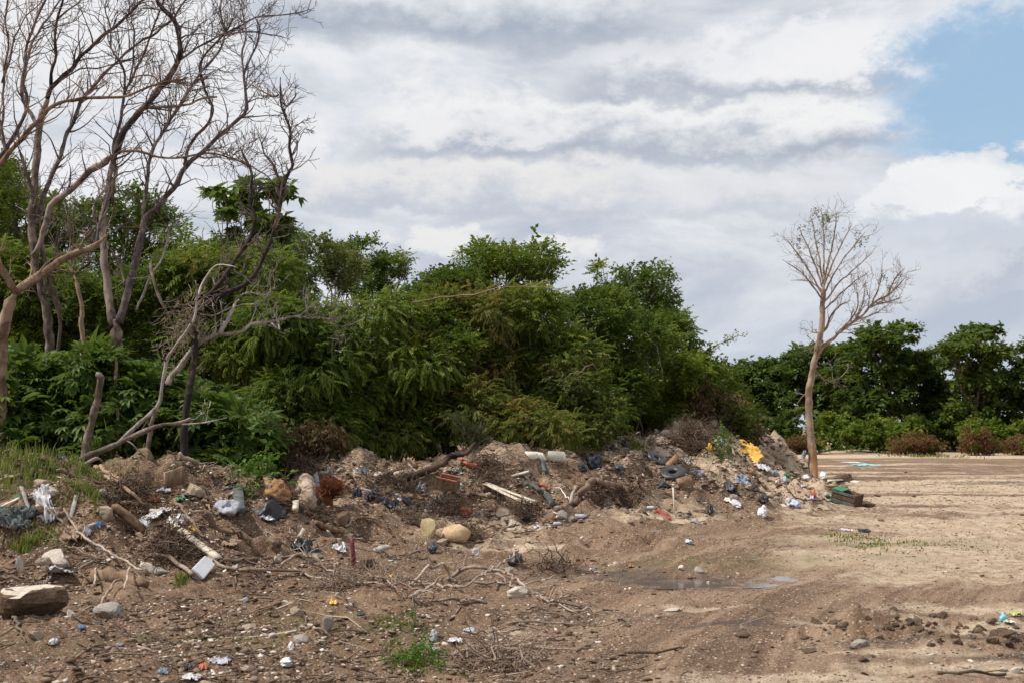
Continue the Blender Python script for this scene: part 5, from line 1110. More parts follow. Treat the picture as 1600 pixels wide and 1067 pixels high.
    # ---- black sheet standing up in the dip
    p = hit(402, 815); mb = MB(); n = 14; V = []; Fq = []
    for i in range(n):
        for j in range(8):
            u = i / (n - 1); v = j / 7; V.append((-.22 + .40 * u + .10 * v + .02 * math.sin(9 * v + 3 * u), .22 * abs(u - .45) + .05 * v + .015 * math.sin(11 * u), (.16 + .30 * u - .22 * max(0, u - .7) * 3) * v + .012 * math.sin(14 * u)))
    for i in range(n - 1):
        for j in range(7): a = i * 8 + j; Fq.append((a, a + 8, a + 9, a + 1))
    me = np_mesh('black_sheet', np.array(V), [np.array(Fq)], M_BLACK, None, True); o = link('plastic_sheet', me, None, p + Vector((0, .1, -.05)), (R(-12), R(8), .1)); o.modifiers.new('t', 'SOLIDIFY').thickness = .006
    tag(o, 'stiff black plastic sheet standing in the dip under the rusty brush', 'plastic')
    span('plank', (374, 800), (372, 762), .12, .13, .05, M_SLATE, 'dark grey board standing beside the black sheet', 'plank', 5)
    o = bpy.data.objects['plank.003'] if 'plank.003' in bpy.data.objects else None
    cloth(436, 806, 28, .3, .08, M_BLACK, 'black plastic bag at the foot of the stump chunk', 24, 'plastic_bag', 'bag', bag=True); cloth(415, 812, 26, .2, .05, M_RAG, 'white plastic scrap between the black sheet and the black bag', 25, 'plastic_scrap', 'scrap')
    # ---- root heap, middle left
    cloth(432, 778, 44, .4, .24, M_CARD, 'rust brown crumpled cardboard in the root heap', 26, 'cardboard', 'cardboard', bag=True); cloth(405, 764, 16, .2, .14, M_CARD, 'small rust brown lump left of the crumpled cardboard', 27, 'cardboard', 'cardboard', bag=True)
    stick('stump', [(478, 800), (480, 775), (476, 752)], 26, 24, mat_wood('stump_rotten', (.10, .05, .028), (.24, .13, .075), (.42, .33, .25), 16, bump=1), 'upright chunk of rotten brown stump in the root heap', 'stump', 0, 90, lifts=[-.05, .12, .22], k=14, knob=.12)
    rng = np.random.RandomState(5); c = hit(508, 782); mb = MB()
    for k in range(900):
        th = rng.uniform(-2.2, .4); d = np.array([math.cos(th) * .7, -.4 + .6 * rng.randn(), abs(rng.randn()) * .6]); d /= np.linalg.norm(d); p0 = rng.randn(3) * (.04, .04, .03) + (.04, 0, .08)
        L = rng.uniform(.10, .30); mb.tube([p0, p0 + d * L * .6, p0 + d * L + rng.randn(3) * .02], [.004, .0035, .002], 3, rng.rand(), False)
    V0 = rng.randn(3)
    core = MB(); core.tube([(0, 0, -.1), (.02, 0, .12), (.06, 0, .2)], [.11, .10, .03], 10); V = np.concatenate(core.V); mb.add(V, np.concatenate(core.F[3]), np.concatenate(core.F[4]))
    tag(link('palm_fibre', mb.mesh('palm_fibre', M_RUST), None, c), 'bristly rust red palm fibre bundle right of the rotten stump', 'fibre bundle')
    span('plank', (424, 768), (411, 728), .14, .10, .05, M_TIMBER, 'brown board leaning in the root heap at its left end', 'plank', 6)
    span('pipe', (462, 800), (463, 786), .10, .07, .07, M_TIMBERW, 'short pale stub in front of the rotten stump', 'post', 7)
    stick('pole', [(500, 738), (520, 743), (540, 752)], 5, 3, M_STICKP, 'grey stick right above the rusty palm fibre', 'pole', .10, 91); stick('pole', [(425, 735), (448, 752), (470, 764), (452, 775)], 6, 4, W_CHAR, 'dark root across the top of the root heap', 'root', .12, 92)
    span('plank', (492, 740), (497, 762), .10, .09, .02, M_GREYC, 'grey splinter standing beside the rusty palm fibre', 'plank', 8)
    cloth(517, 742, 10, .1, .22, M_GREYC, 'small clear plastic bag on the crest above the palm fibre', 28, 'plastic_bag', 'bag', bag=True); cloth(558, 742, 16, .14, .12, M_FOAM, 'white block scrap on the crest of the middle heap', 29, 'foam_block', 'foam', bag=True)
    cloth(570, 738, 16, .12, .08, M_BLUE, 'small dark blue scrap beside the white block', 30, 'plastic_scrap', 'scrap'); cloth(460, 716, 14, .1, .12, M_GREYC, 'pale scrap on top of the root heap', 31, 'plastic_scrap', 'scrap')
    # rotten hollow stump piece and log on the middle slope
    stick('stump', [(538, 826), (536, 812), (534, 800)], 20, 24, M_ROOT, 'dark rotten stump piece in the slope of the middle heap', 'stump', 0, 93, lifts=[-.04, .06, .14], k=12, knob=.15); stick('log', [(494, 816), (508, 824), (520, 830), (534, 832)], 9, 8, M_TIMBER, 'short brown log at the foot of the dark rotten stump', 'log', .03, 94)
    stick('branch', [(540, 822), (555, 812), (572, 811), (588, 812)], 4, 3, W_STICK, 'thin branch right of the dark rotten stump', 'branch', .05, 95)
    for i, (x, y, w, m, l) in enumerate([(582, 777, 22, M_DENIM, 'dark blue plastic scrap on the upper middle slope'), (558, 776, 14, M_DENIM, 'smaller dark blue plastic scrap on the upper middle slope'), (606, 792, 30, M_BLACK, 'black plastic strip across the middle slope'), (676, 795, 26, M_DENIM, 'blue black bag end beside the dark roots'), (675, 862, 18, M_DENIM, 'black bag lump beside the two boulders'), (688, 786, 22, M_BLACK, 'black and white plastic left of the orange piece'), (470, 856, 30, M_BLACK, 'torn black plastic above the pale rock'), (485, 868, 24, M_BLACK, 'black plastic scrap at the left end of the grit fan'), (655, 766, 18, M_GREYC, 'grey rag right of the charred log')]):
        cloth(x, y, w, .25, .12, m, l, 130 + i, 'plastic_sheet', 'plastic', bag=(i in (3, 4)))
    # charred log with a pale sawn end
    stick('log', [(634, 745), (650, 741), (665, 738), (690, 726), (700, 716), (712, 712), (728, 710), (735, 704), (742, 692)], 13, 6, W_CHAR, 'charred log rising to the right from the crest of the middle heap', 'log', .1, 96, lifts=[.05, .12, .16, .2, .26, .3, .33, .4, .5], k=10)
    A = hit(634, 745); Bq = hit(620, 749); mb = MB(); c0 = np.array(A + Vector((0, 0, .05))); c1 = np.array(Bq + Vector((0, -.05, .08))); mb.tube([c0, c1], [.062, .058], 10); lg = [o for o in bpy.data.objects if o.get('label', '').startswith('charred log rising')][0]
    e = mb.build('sawn_end', M_TIMBERW, None, True); e.parent = lg; e.matrix_parent_inverse = Matrix.Translation(-lg.location); e['label'] = 'pale peeled sawn end'
    rngl = np.random.RandomState(8); root = empty('broken_leafy_branch', at(738, 700, 26.0)); tag(root, 'small broken branch with pale wilted leaves above the charred log', 'branch'); mb = MB(); tips = []
    for (a, b) in [((738, 700), (722, 664)), ((735, 690), (745, 668)), ((740, 692), (762, 684)), ((728, 678), (700, 650)), ((742, 690), (752, 658)), ((722, 664), (712, 650))]:
        P = wob(np.array(at(*a, 26.0)), np.array(at(*b, 26.0 + rngl.randn() * .15)), 7, .06, rngl); mb.tube(P - np.array(root.location), np.linspace(.013, .005, 7), 5); tips += list(P[2:])
    mb.build('stem', M_STICKP, root, True); tips = np.repeat(np.array(tips), 3, 0) + rngl.randn(len(tips) * 3, 3) * .05 - np.array(root.location); v, f, a, b = scatter('dry', tips, rngl.randn(len(tips), 3), np.full(len(tips), .55), rngl.rand(len(tips)), rngl); link('leaves', np_mesh('leaves', v, f, mat_leaf('leaf_wilted', (.12, .13, .06), (.22, .21, .11), (.3, .24, .12), .5)), root)
    stick('branch', [(636, 716), (645, 724), (650, 730)], 6, 5, M_TIMBER, 'short stick end poking up behind the charred log', 'branch', .1, 97, lifts=[.22, .14, .05])
    # orange pieces, box, pipes
    stick('pipe', [(720, 718), (728, 724), (736, 727), (745, 729)], 6, 8, M_ORANGE, 'bent orange red pipe piece on the crest above the brown box', 'pipe', .1, 98, lifts=[.12, .08, .05, .02], knob=.0, jit=.001)
    cloth(727, 802, 22, .16, .12, M_ORANGE, 'orange red plastic piece low on the middle heap', 40, 'plastic_piece', 'plastic', bag=True); cloth(847, 762, 20, .14, .08, M_ORANGE, 'coral red plastic piece beside the black rubber strip', 41, 'plastic_piece', 'plastic', bag=True)
    p = hit(698, 768); root = empty('wooden_box', p + Vector((0, .1, .05)), (R(10), R(12), R(-12))); tag(root, 'broken brown wooden box with a red edge on the middle heap', 'box'); s = p.y / F; bw = 32 * s
    for (dx, dy, dz, sx, sy, sz, m, nm) in [(0, 0, 0, bw, .3, .02, M_TIMBER, 'bottom'), (0, -.15, .09, bw, .018, .17, M_TIMBER, 'side_panel'), (0, .15, .09, bw, .018, .17, M_TIMBER, 'side_panel'), (-bw / 2 + .01, 0, .09, .018, .28, .17, M_TIMBER, 'end_panel'), (bw / 2 - .01, 0, .09, .018, .28, .17, M_TIMBER, 'end_panel'), (0, -.155, .19, bw * 1.02, .03, .022, M_ORANGE, 'red_edge'), (0, .155, .19, bw * 1.02, .03, .022, M_ORANGE, 'red_edge')]:
        bx(nm, (dx, dy, dz), (sx, sy, sz), m, root)
    cloth(718, 764, 16, .16, .10, M_RAG, 'white crumpled scrap at the right corner of the wooden box', 42, 'plastic_scrap', 'scrap', bag=True)
    span('plank', (757, 758), (824, 786), .14, .085, .02, M_TIMBERW, 'nearer of the two pale planks on the middle heap', 'plank', 9, roll=.7); span('plank', (762, 754), (838, 784), .17, .07, .02, M_TIMBERW, 'farther of the two pale planks on the middle heap', 'plank', 10, roll=.5)
    span('plank', (822, 784), (872, 805), .10, .035, .02, M_TIMBERW, 'thin pale lath below the two pale planks', 'plank', 11); span('plank', (756, 752), (757, 768), .08, .07, .04, M_TIMBER, 'short upright board end left of the two pale planks', 'plank', 12)
    stick('root', [(716, 774), (735, 772), (752, 774), (765, 772)], 4, 7, W_STICK, 'pale root lying below the two pale planks', 'root', .07, 99)
    span('foam_block', (824, 712), (850, 714), .12, .15, .03, M_FOAM, 'left of the two cream foam slabs on the crest', 'foam', 13, roll=.75); span('foam_block', (856, 712), (884, 716), .12, .17, .03, M_FOAM, 'right of the two cream foam slabs on the crest', 'foam', 14, roll=.8)
    span('plank', (848, 720), (853, 736), .08, .10, .03, M_SLATE, 'dark grey piece between the two cream foam slabs', 'plank', 15)
    stick('rubber_strip', [(822, 744), (832, 758), (842, 768), (853, 774), (862, 786)], 3, 11, M_SLATE, 'dark grey rubber strip on the slope right of the planks', 'rubber strip', .06, 100, knob=.02)
    stick('cable', [(868, 762), (875, 764), (882, 772), (888, 778)], 2, 2, M_FOAM, 'thin white cable on the slope left of the big root', 'cable', .06, 101, knob=0)
    # the big root
    root_pts = dict(lift=.1)
    stick('root', [(898, 788), (904, 775), (918, 762), (926, 752), (945, 756), (965, 762), (985, 770)], 11, 10, M_ROOT, 'thick dark crooked root on the right half of the heaps', 'root', .1, 102, lifts=[.02, .12, .22, .28, .22, .14, .06], k=9)
    stick('root', [(900, 765), (914, 760), (926, 754)], 6, 8, W_CHAR, 'short charred piece crossing the thick dark root', 'root', .1, 103, lifts=[.1, .18, .24]); stick('root', [(892, 788), (893, 775), (900, 760)], 7, 5, M_STICKP, 'pale bare root end left of the thick dark root', 'root', .1, 104, lifts=[.03, .12, .22])
    # plastic bottles and bags in the right half
    def bottle(px, py, wpx, m, lab, rz=0., name='plastic_bottle'):
        p = hit(px, py); s = p.y / F; L = wpx * s; r = L * .17; root = empty(name, p + Vector((0, 0, r * .9)), (R(90), 0, rz)); root.rotation_euler = (0, R(90), rz); tag(root, lab, 'bottle')
        mb = MB(); zz = np.array([0, .04, .1, .3, .5, .68, .78, .88, .9, .97]) * L - L / 2; rr = np.array([.7, 1, 1, .94, 1, 1, .75, .38, .36, .36]) * r; mb.tube(np.stack([0 * zz, 0 * zz, zz], 1), rr, 12); mb.build('body', m, root, True)
        mb = MB(); mb.tube([(0, 0, L * .45), (0, 0, L * .52)], [r * .42, r * .42], 10); mb.build('cap', M_BLUE, root)
    bottle(908, 810, 19, M_LILACC, 'clear plastic bottle at the foot of the big root'); bottle(872, 820, 15, M_LILACC, 'lilac tinted bottle left of the clear bottle', .5); bottle(1018, 796, 14, M_LILACC, 'bluish bottle left of the red tube'); bottle(927, 892, 18, M_LILACC, 'clear bottle at the left end of the puddle', 1.1)
    span('pipe', (1027, 796), (1047, 811), .03, .055, .04, M_RED, 'red half tube at the foot of the right heap', 'pipe', 16, roll=.2)
    p = hit(1054, 803); mb = MB(); mb.tube([(0, 0, -.1), (-.01, .02, .22), (-.02, .04, .46)], [.014, .014, .014], 8); tag(link('pipe', mb.mesh('pipe', M_FOAM, True), None, p), 'thin white pipe standing in the pale grit', 'pipe')
    B = [(928, 728, 34, .5, .30, M_DENIM, 'left black bag on the crest of the right heap'), (967, 736, 24, .4, .24, M_DENIM, 'right black bag on the crest of the right heap'), (908, 732, 18, .3, .15, M_BLACK, 'small black bag left of the larger black bags'), (1140, 766, 24, .4, .24, M_BLACK, 'dark grey bag on the slope below the yellow sheet'), (1192, 785, 20, .3, .22, M_BLACK, 'black bag at the foot of the right heap'), (1108, 800, 14, .3, .2, M_BLACK, 'small black bag right of the white pipe'), (1177, 762, 9, .2, .2, M_BLACK, 'tiny dark scrap high on the right slope'), (1032, 760, 26, .4, .15, M_BLACK, 'black plastic low on the right heap below the tyre pieces'), (1190, 806, 18, .28, .30, M_WHITE, 'white tub on the ground in front of the right heap'), (1232, 788, 14, .3, .22, M_RAG, 'white half of the white and lilac bag'), (1243, 790, 18, .3, .18, M_LILAC, 'lilac half of the white and lilac bag'), (1226, 752, 16, .3, .16, M_GREYC, 'grey white bag left of the lone trunk'), (1260, 750, 18, .3, .16, M_RAG, 'white bag at the left foot of the lone trunk'), (1286, 746, 14, .3, .2, M_WHITE, 'white bag at the right foot of the lone trunk'), (1270, 776, 10, .2, .22, M_ORANGE, 'orange red cup in front of the lone trunk'), (1268, 781, 9, .2, .12, M_LILAC, 'lilac scrap touching the orange red cup'), (1290, 775, 11, .2, .12, M_GREYC, 'pale grey bag right of the orange red cup'), (1229, 744, 11, .2, .15, M_GREEN, 'green scrap at the end of the right heap'), (1211, 742, 12, .2, .18, M_BLUEGREY, 'blue grey bag above the green scrap'), (1171, 724, 1, .1, .1, M_RAG, None), (1150, 788, 24, .4, .06, M_RAG, 'flat white and green sheet at the foot of the right slope'), (1136, 782, 14, .2, .08, M_FOAM, 'cream scrap left of the flat white sheet'), (1255, 718, 8, .3, .4, M_BLUEGREY, 'dark blue grey thing standing behind the lone trunk'), (1272, 722, 7, .2, .15, M_TURQ, 'tiny turquoise scrap behind the lone trunk'), (802, 880, 26, .26, .20, M_BLACK, 'black bag with roots behind the fallen branch tangle'), (745, 866, 14, .16, .13, M_RAG, 'white plastic cup right of the ochre boulder'), (812, 878, 14, .14, .12, M_BLACK, 'small black bag right of the rooty one'), (1116, 660, 1, .1, .1, M_RAG, None), (1070, 722, 28, .3, .1, M_RAG if 0 else M_RAG, 'pale rag near the crest of the right heap'), (1173, 738, 14, .3, .14, M_CARD, 'orange brown scrap under the yellow sheet'), (960, 698, 14, .3, .16, M_RAG, 'white scrap on the crest of the right heap'), (975, 696, 16, .3, .16, M_DENIM, 'blue black scrap beside the white one on the crest'), (1110, 702, 8, .2, .2, M_YELLOW, 'small yellow scrap left of the yellow sheet'), (968, 722, 1, .1, .1, M_RAG, None), (1128, 690, 7, .2, .1, M_TURQ, 'tiny turquoise scrap under the dry vines'), (733, 990, 28, .14, .09, M_GREYC, 'curled grey piece of sheet in the foreground mud'), (676, 1003, 18, .1, .14, M_GREYC, 'pale grey splinter scrap beside the green weeds'), (712, 1002, 24, .12, .02, M_RAG, 'flat white scrap right of the green weeds'), (455, 1015, 10, .06, .10, M_WHITE, 'small white cup in the foreground'), (447, 1043, 24, .12, .08, M_WHITE, 'white shell of a cup lying in the foreground grit'), (128, 983, 10, .08, .05, M_BLUE, 'small blue ball of plastic in the foreground'), (1568, 970, 14, .1, .10, M_TURQ, 'turquoise plastic knot at the right edge of the mud ridge'), (1588, 962, 20, .12, .05, mat_plain('plastic_lime', (.34, .40, .10), (.5, .55, .2)), 'lime green plastic strip beside the turquoise knot'), (1576, 973, 16, .1, .03, M_RAG, 'white strip of plastic by the turquoise knot'), (318, 1048, 16, .1, .05, M_ORANGE, 'orange red scrap at the lower left'), (296, 1048, 24, .1, .05, M_BLACK, 'black and blue scrap left of the orange red one'), (345, 1035, 34, .2, .04, M_GREYC, 'pale crumpled sheet above the orange red scrap'), (300, 1062, 30, .12, .03, M_RAG, 'white sheet at the bottom edge of the picture'), (84, 1005, 14, .12, .06, M_RAG, 'white and pink scrap in the lower left mud'), (384, 940, 10, .08, .06, M_YELLOW if 0 else M_GREYC, 'grey stone like scrap left of the yellow one'), (521, 943, 11, .1, .05, M_YELLOW, 'yellow scrap on the slope below the maroon stake'), (607, 900, 16, .12, .03, M_YELLOW, 'flat yellow scrap behind the branch tangle'), (418, 893, 24, .12, .03, M_RAG, 'white rag on the ground left of the branch tangle'), (366, 889, 10, .1, .05, M_RAG, 'small white scrap right of the white container'), (1350, 830, 26, .3, .08, M_BLACK, 'black rag flat on the pale ground'), (1322, 829, 18, .3, .04, M_RAG, 'white sheet beside the black rag'), (1075, 848, 14, .14, .07, M_LILACC, 'clear plastic tub on the ground before the right heap'), (985, 886, 10, .1, .05, M_CARD, 'rust brown scrap beside the puddle'), (1065, 889, 12, .12, .07, M_PALEROCK, 'pale clod behind the puddle')]
    for i, (x, y, w, d, h, m, l) in enumerate(B):
        if l is None: continue
        isbag = h > .055; w *= .9; h *= .72; nm = 'plastic_bag' if 'bag' in l else ('rag' if 'rag' in l else ('plastic_cup' if 'cup' in l or 'tub' in l else 'plastic_scrap'))
        cloth(x, y, w, d, h, m, l, 200 + i, nm, nm.split('_')[-1], bag=isbag)
    cloth(1172, 718, 40, 1.0, .10, M_YELLOW, 'bright yellow plastic sheet on the right heap', 50, 'plastic_sheet', 'plastic', fold=1.8, tilt=False); yo = [o for o in bpy.data.objects if o.get('label', '').startswith('bright yellow plastic sheet')][0]; yo.rotation_euler = (R(42), R(14), 0); yo.location.z += .12; yo.location.y += .2; yo.scale = (1, .75, 1)
    cloth(1352, 727, 42, 2.2, .06, M_TURQ, 'pale turquoise plastic sheet lying on the far flat ground', 51, 'plastic_sheet', 'plastic', tilt=False, fold=2); cloth(1332, 723, 26, 1.6, .05, M_RAG, 'white plastic sheet beside the turquoise one', 52, 'plastic_sheet', 'plastic', tilt=False, fold=2)
    cloth(1160, 752, 20, .4, .08, M_BLUEGREY, 'pale blue grey sheet on the right slope', 53, 'plastic_sheet', 'plastic'); cloth(1192, 732, 20, .5, .1, M_RAG, 'white net like sheet right of the yellow sheet', 54, 'plastic_sheet', 'plastic')
    cloth(1078, 742, 46, .5, .1, M_GREYC, 'grey muddy sheet across the right heap', 55, 'plastic_sheet', 'plastic')
    # half buried tyres
    def tyre(px, py, wpx, lab, rot, name='tyre'):
        p = hit(px, py); s = p.y / F; Rr = wpx * s / 2; r = Rr * .36; V = []; Fq = []; n, k = 30, 12
        for i in range(n):
            a = 2 * math.pi * i / n
            for j in range(k):
                b = 2 * math.pi * j / k; q = (abs(math.cos(b)) ** .6 * np.sign(math.cos(b)), abs(math.sin(b)) ** .6 * np.sign(math.sin(b))); tr = 1 + (.03 if i % 2 else 0) * (q[0] > .5)
                V.append(((Rr - r + r * q[0] * tr) * math.cos(a), (Rr - r + r * q[0] * tr) * math.sin(a), r * .75 * q[1]))
        for i in range(n):
            for j in range(k): a = i * k + j; b = i * k + (j + 1) % k; c = ((i + 1) % n) * k; Fq.append((a, c + j, c + (j + 1) % k, b))
        o = link(name, np_mesh(name, np.array(V), [np.array(Fq)], M_BLACK, None, True), None, p + Vector((0, .1, Rr * .25)), rot); tag(o, lab, 'tyre')
    tyre(1052, 745, 40, 'black tyre half buried on the right heap', (R(28), R(-8), 0)); tyre(1026, 722, 34, 'black tyre piece higher on the right heap', (R(35), R(20), .4))
    span('plank', (1044, 728), (1058, 712), .1, .12, .03, M_CARD, 'upright orange brown board behind the half buried tyre', 'plank', 17, roll=.8); span('plank', (1060, 756), (1082, 750), .12, .2, .02, M_TIMBER, 'brown board under the half buried tyre', 'plank', 18, roll=.6)
    # maroon stake
    p = hit(553, 885); mb = MB(); mb.tube([(.0, 0, -.1), (-.005, 0, .1), (-.02, 0, .25), (-.03, .01, .34)], [.026, .03, .028, .02], 6, knob=.08, rng=np.random.RandomState(3)); tag(link('stake', mb.mesh('stake', M_MAROON), None, p), 'maroon painted stake standing in the grit', 'stake')
    # green crate
    p = hit(1325, 790); root = empty('crate', p + Vector((0, .2, .02)), (R(6), R(14), R(-38))); tag(root, 'old crate with a green end panel lying tipped on the flat ground', 'crate'); w, d, h = .56, .36, .30
    for (dx, dy, dz, sx, sy, sz, m, nm) in [(0, 0, .01, w, d, .02, M_TIMBER, 'bottom'), (-w / 2, 0, h / 2, .03, d, h, M_GREEN, 'end_panel'), (w / 2, 0, h / 2, .03, d, h, M_ROOT, 'end_panel'), (0, -d / 2, h * .22, w - .032, .02, h * .28, M_SLATE, 'slat'), (0, -d / 2, h * .56, w - .032, .02, h * .28, M_ROOT, 'slat'), (0, -d / 2, h * .88, w - .032, .02, h * .2, M_SLATE, 'slat'), (0, d / 2, h / 2, w - .032, .02, h * .9, M_TIMBER, 'side_panel'), (-w / 2 + .11, -.0, h + .012, .25, d, .02, M_GREEN, 'lid')]:
        bx(nm, (dx, dy, dz), (sx, sy, sz), m, root)
    rock(1358, 792, 28, 10, M_BROWNROCK, 'brown clod heap right of the crate', 34); stick('branch', [(1228, 762), (1245, 778), (1275, 781), (1310, 786)], 2.5, 2, W_DARK, 'thin dark branch reaching the crate', 'branch', .06, 105)
    # scraps right of the lone trunk
    span('plank', (1296, 752), (1312, 750), .03, .25, .04, M_FOAM, 'short cream board right of the lone trunk', 'plank', 19); span('plank', (1294, 760), (1318, 757), .03, .2, .03, M_YELLOWB, 'yellowish board before the cream one', 'plank', 20); span('plank', (1330, 752), (1342, 752), .03, .2, .03, M_FOAM, 'small cream board farther right of the lone trunk', 'plank', 21)
    rock(1320, 750, 30, 10, M_BROWNROCK, 'low brown clod heap right of the lone trunk', 35)
    # ---- the fallen branch tangle
    G = 'bare branches of the fallen tangle'
    TG = [([(640, 915), (655, 900), (668, 884), (680, 890), (692, 880)], 6, 5, [.03, .1, .2, .17, .24], 'kinked pale branch rising at the middle of the tangle'),
          ([(692, 880), (700, 893), (712, 909)], 5, 4, [.24, .12, .03], 'short branch slanting down right from the kinked pale branch'),
          ([(700, 905), (716, 895), (728, 888), (748, 886), (765, 890), (785, 890)], 9, 5, [.03, .1, .16, .18, .17, .12], 'thick brown arched branch in the tangle'),
          ([(640, 912), (680, 913), (720, 916), (745, 902), (770, 890), (800, 870), (810, 858)], 6, 4, [.05, .06, .07, .13, .17, .25, .3], 'long pale branch running up to the right through the tangle'),
          ([(765, 890), (790, 893), (810, 908), (835, 925), (856, 942)], 6, 4, [.17, .15, .1, .06, .02], 'long branch sloping down to the right end of the tangle'),
          ([(775, 896), (790, 908), (806, 920)], 4, 3, [.15, .08, .03], 'short branch below the long sloping one'),
          ([(642, 934), (662, 924), (675, 912), (685, 904)], 8, 4, [.02, .08, .12, .15], 'dark split branch low in the middle of the tangle'),
          ([(520, 900), (560, 897), (600, 903), (640, 918), (670, 924), (680, 932)], 5, 3, [.08, .09, .1, .08, .06, .03], 'long thin branch across the left half of the tangle'),
          ([(440, 882), (470, 868), (495, 874), (512, 890), (545, 898), (590, 890)], 6, 3, [.04, .1, .1, .06, .08, .1], 'arched brown branch at the left end of the tangle'),
          ([(460, 888), (490, 900), (540, 908), (590, 914), (640, 916)], 5, 3, [.06, .06, .06, .05, .04], 'straight dark branch low in the left half of the tangle'),
          ([(522, 905), (523, 895), (524, 884)], 7, 5, [.0, .1, .2], 'short upright dark stub in the left half of the tangle'),
          ([(585, 895), (600, 905), (625, 925), (650, 938), (670, 943)], 4, 3, [.1, .08, .06, .04, .02], 'thin branch curving down to the front of the tangle'),
          ([(720, 941), (740, 937), (760, 940)], 7, 6, [.03, .04, .03], 'pale short log in front of the tangle'),
          ([(668, 938), (690, 938), (718, 938)], 6, 6, [.02, .04, .03], 'grey short log left of the pale short one'),
          ([(740, 909), (770, 911), (800, 912), (830, 913), (868, 898)], 5, 3, [.04, .04, .04, .05, .1], 'straight branch behind the right end of the tangle'),
          ([(707, 936), (706, 925), (707, 917)], 3, 2.5, [0, .08, .16], 'thin twig standing in front of the tangle'),
          ([(856, 938), (862, 928), (866, 917)], 4, 3, [0, .06, .12], 'forked twig standing at the right end of the tangle'),
          ([(600, 900), (615, 895), (622, 910), (640, 905), (660, 912)], 3, 2, [.1, .14, .1, .12, .06], 'thin crooked twig above the left half of the tangle')]
    for i, (pts, a, b, lf, lab) in enumerate(TG): stick('fallen_branch', pts, a * .8, b * .8, [M_STICKP, W_STICK][i % 2 if i not in (0, 3, 4) else 0], lab, 'branch', 0, 300 + i, G, lifts=lf, twigs=(10 if i in (7, 8, 9, 11) else 2), tl=.35, jit=.012)
    for i, (pts, a, b, lab) in enumerate([([(792, 975), (840, 973), (900, 977)], 4, 3, 'long thin stick in the mud left of the tyre tracks'), ([(765, 1008), (800, 1009), (835, 1008)], 5, 4, 'dark stick lying in the foreground beside the tracks'), ([(838, 1010), (865, 1012), (895, 1014)], 4, 3, 'thin stick ending at the smooth track'), ([(470, 980), (490, 978), (505, 985), (516, 993)], 5, 4, 'curved light brown stick by the upright flagstone'), ([(770, 980), (790, 985), (815, 978)], 4, 2, 'twig beside the curled grey piece'), ([(1465, 1050), (1520, 1052), (1570, 1054)], 5, 5, 'dark stick at the lower right corner'), ([(920, 950), (895, 955), (870, 940)], 3, 2, 'dark twig by the rutted mud'), ([(20, 960), (30, 985), (40, 1000)], 6, 3, 'dark broken stick at the lower left edge'), ([(215, 1010), (240, 1016), (268, 1012)], 4, 3, 'curled dark strip in the lower left')]):
        stick('stick', pts, a, b, [M_STICKP, W_DARK][i in (1, 5, 7)], lab, 'stick', .02, 340 + i)
    for i, (x, y, w, h, lab) in enumerate([(1265, 1020, 24, 6, 'flat clod on the track, right of its middle'), (1160, 996, 26, 8, 'dark flat clod on the track'), (1350, 1034, 18, 6, 'small dark clod near the bottom right'), (1050, 954, 40, 4, 'thin pale crust flake on the track'), (1260, 998, 22, 5, 'brown flake left of the churned ridge'), (1590, 1052, 18, 12, 'pale stone at the lower right corner'), (1570, 1050, 14, 9, 'second pale stone at the lower right corner')]):
        rock(x, y, w, h, M_PALEROCK if 'pale' in lab else M_BROWNROCK, lab, 360 + i, 'stone' if 'pale' in lab else 'clod', 'stone' if 'pale' in lab else 'clod', deep=.7)

def bx(name, c, s, m, parent):
    bm = bmesh.new(); bmesh.ops.create_cube(bm, size=1); bmesh.ops.scale(bm, vec=s, verts=bm.verts); bmesh.ops.bevel(bm, geom=bm.edges[:], offset=min(s) * .2, segments=1, affect='EDGES'); bmesh.ops.translate(bm, vec=c, verts=bm.verts)
    me = bpy.data.meshes.new(name); bm.to_mesh(me); bm.free(); me.materials.append(m); return link(name, me, parent)
M_STICKP = mat_wood('stick_pale', (.17, .125, .095), (.33, .26, .20), (.42, .345, .28), 12)
M_MUDLOG = mat_wood('log_muddy', (.085, .052, .032), (.18, .115, .07), (.25, .165, .105), 10, bump=1)
M_BLUEGREY = mat_plain('plastic_blue_grey', (.12, .16, .21), (.26, .31, .36), 7, .6, .3, .2, .3)
M_YELLOWB = mat_plain('board_yellowish', (.45, .34, .17), (.6, .48, .27), 7, .8, .2, .2, .3)
M_LILACC = mat_plain('plastic_clear_bluish', (.45, .49, .58), (.62, .66, .74), 7, .25, .5, .1, .2)
hand_placed()

# ------------------------------------------------------------------ scattered rubble
def density_pts(n, rng, fn, pxr=(-60, 1660), ymin=8.5, ymax=55):
    """random ground points with a weight function of the place"""
    out = []
    while sum(len(o) for o in out) < n:
        k = n * 3; py_ = HOR + CAMZ * F / (ymin * (ymax / ymin) ** rng.rand(k)); y = CAMZ * F / (py_ - HOR); px = rng.uniform(*pxr, k); x = (px - 800) / F * y
        m = mounds(x, y); w = fn(x, y, px, m); s = rng.rand(k) < w; out.append(np.stack([x, y], 1)[s])
    return np.concatenate(out)[:n]
def wt(x, y, px, m):
    h = m.max(0); base = .16 + .84 * np.clip(m[:3].max(0) / .25, 0, 1); nz = np.clip(.55 + 1.5 * fbm(x, y, 1.3, 3), .05, 1.2)
    left = 1 - sst(px, 620, 900) ; base = np.maximum(base, .24 * left); road = sst(px, 850, 1050) * (h < .08); base = base * (1 - .955 * road); back = (y > 34) & (px < 1000); base = np.where(back, base * .2, base)
    base = np.where(m[4] > .08, base * .5, base); return base * nz
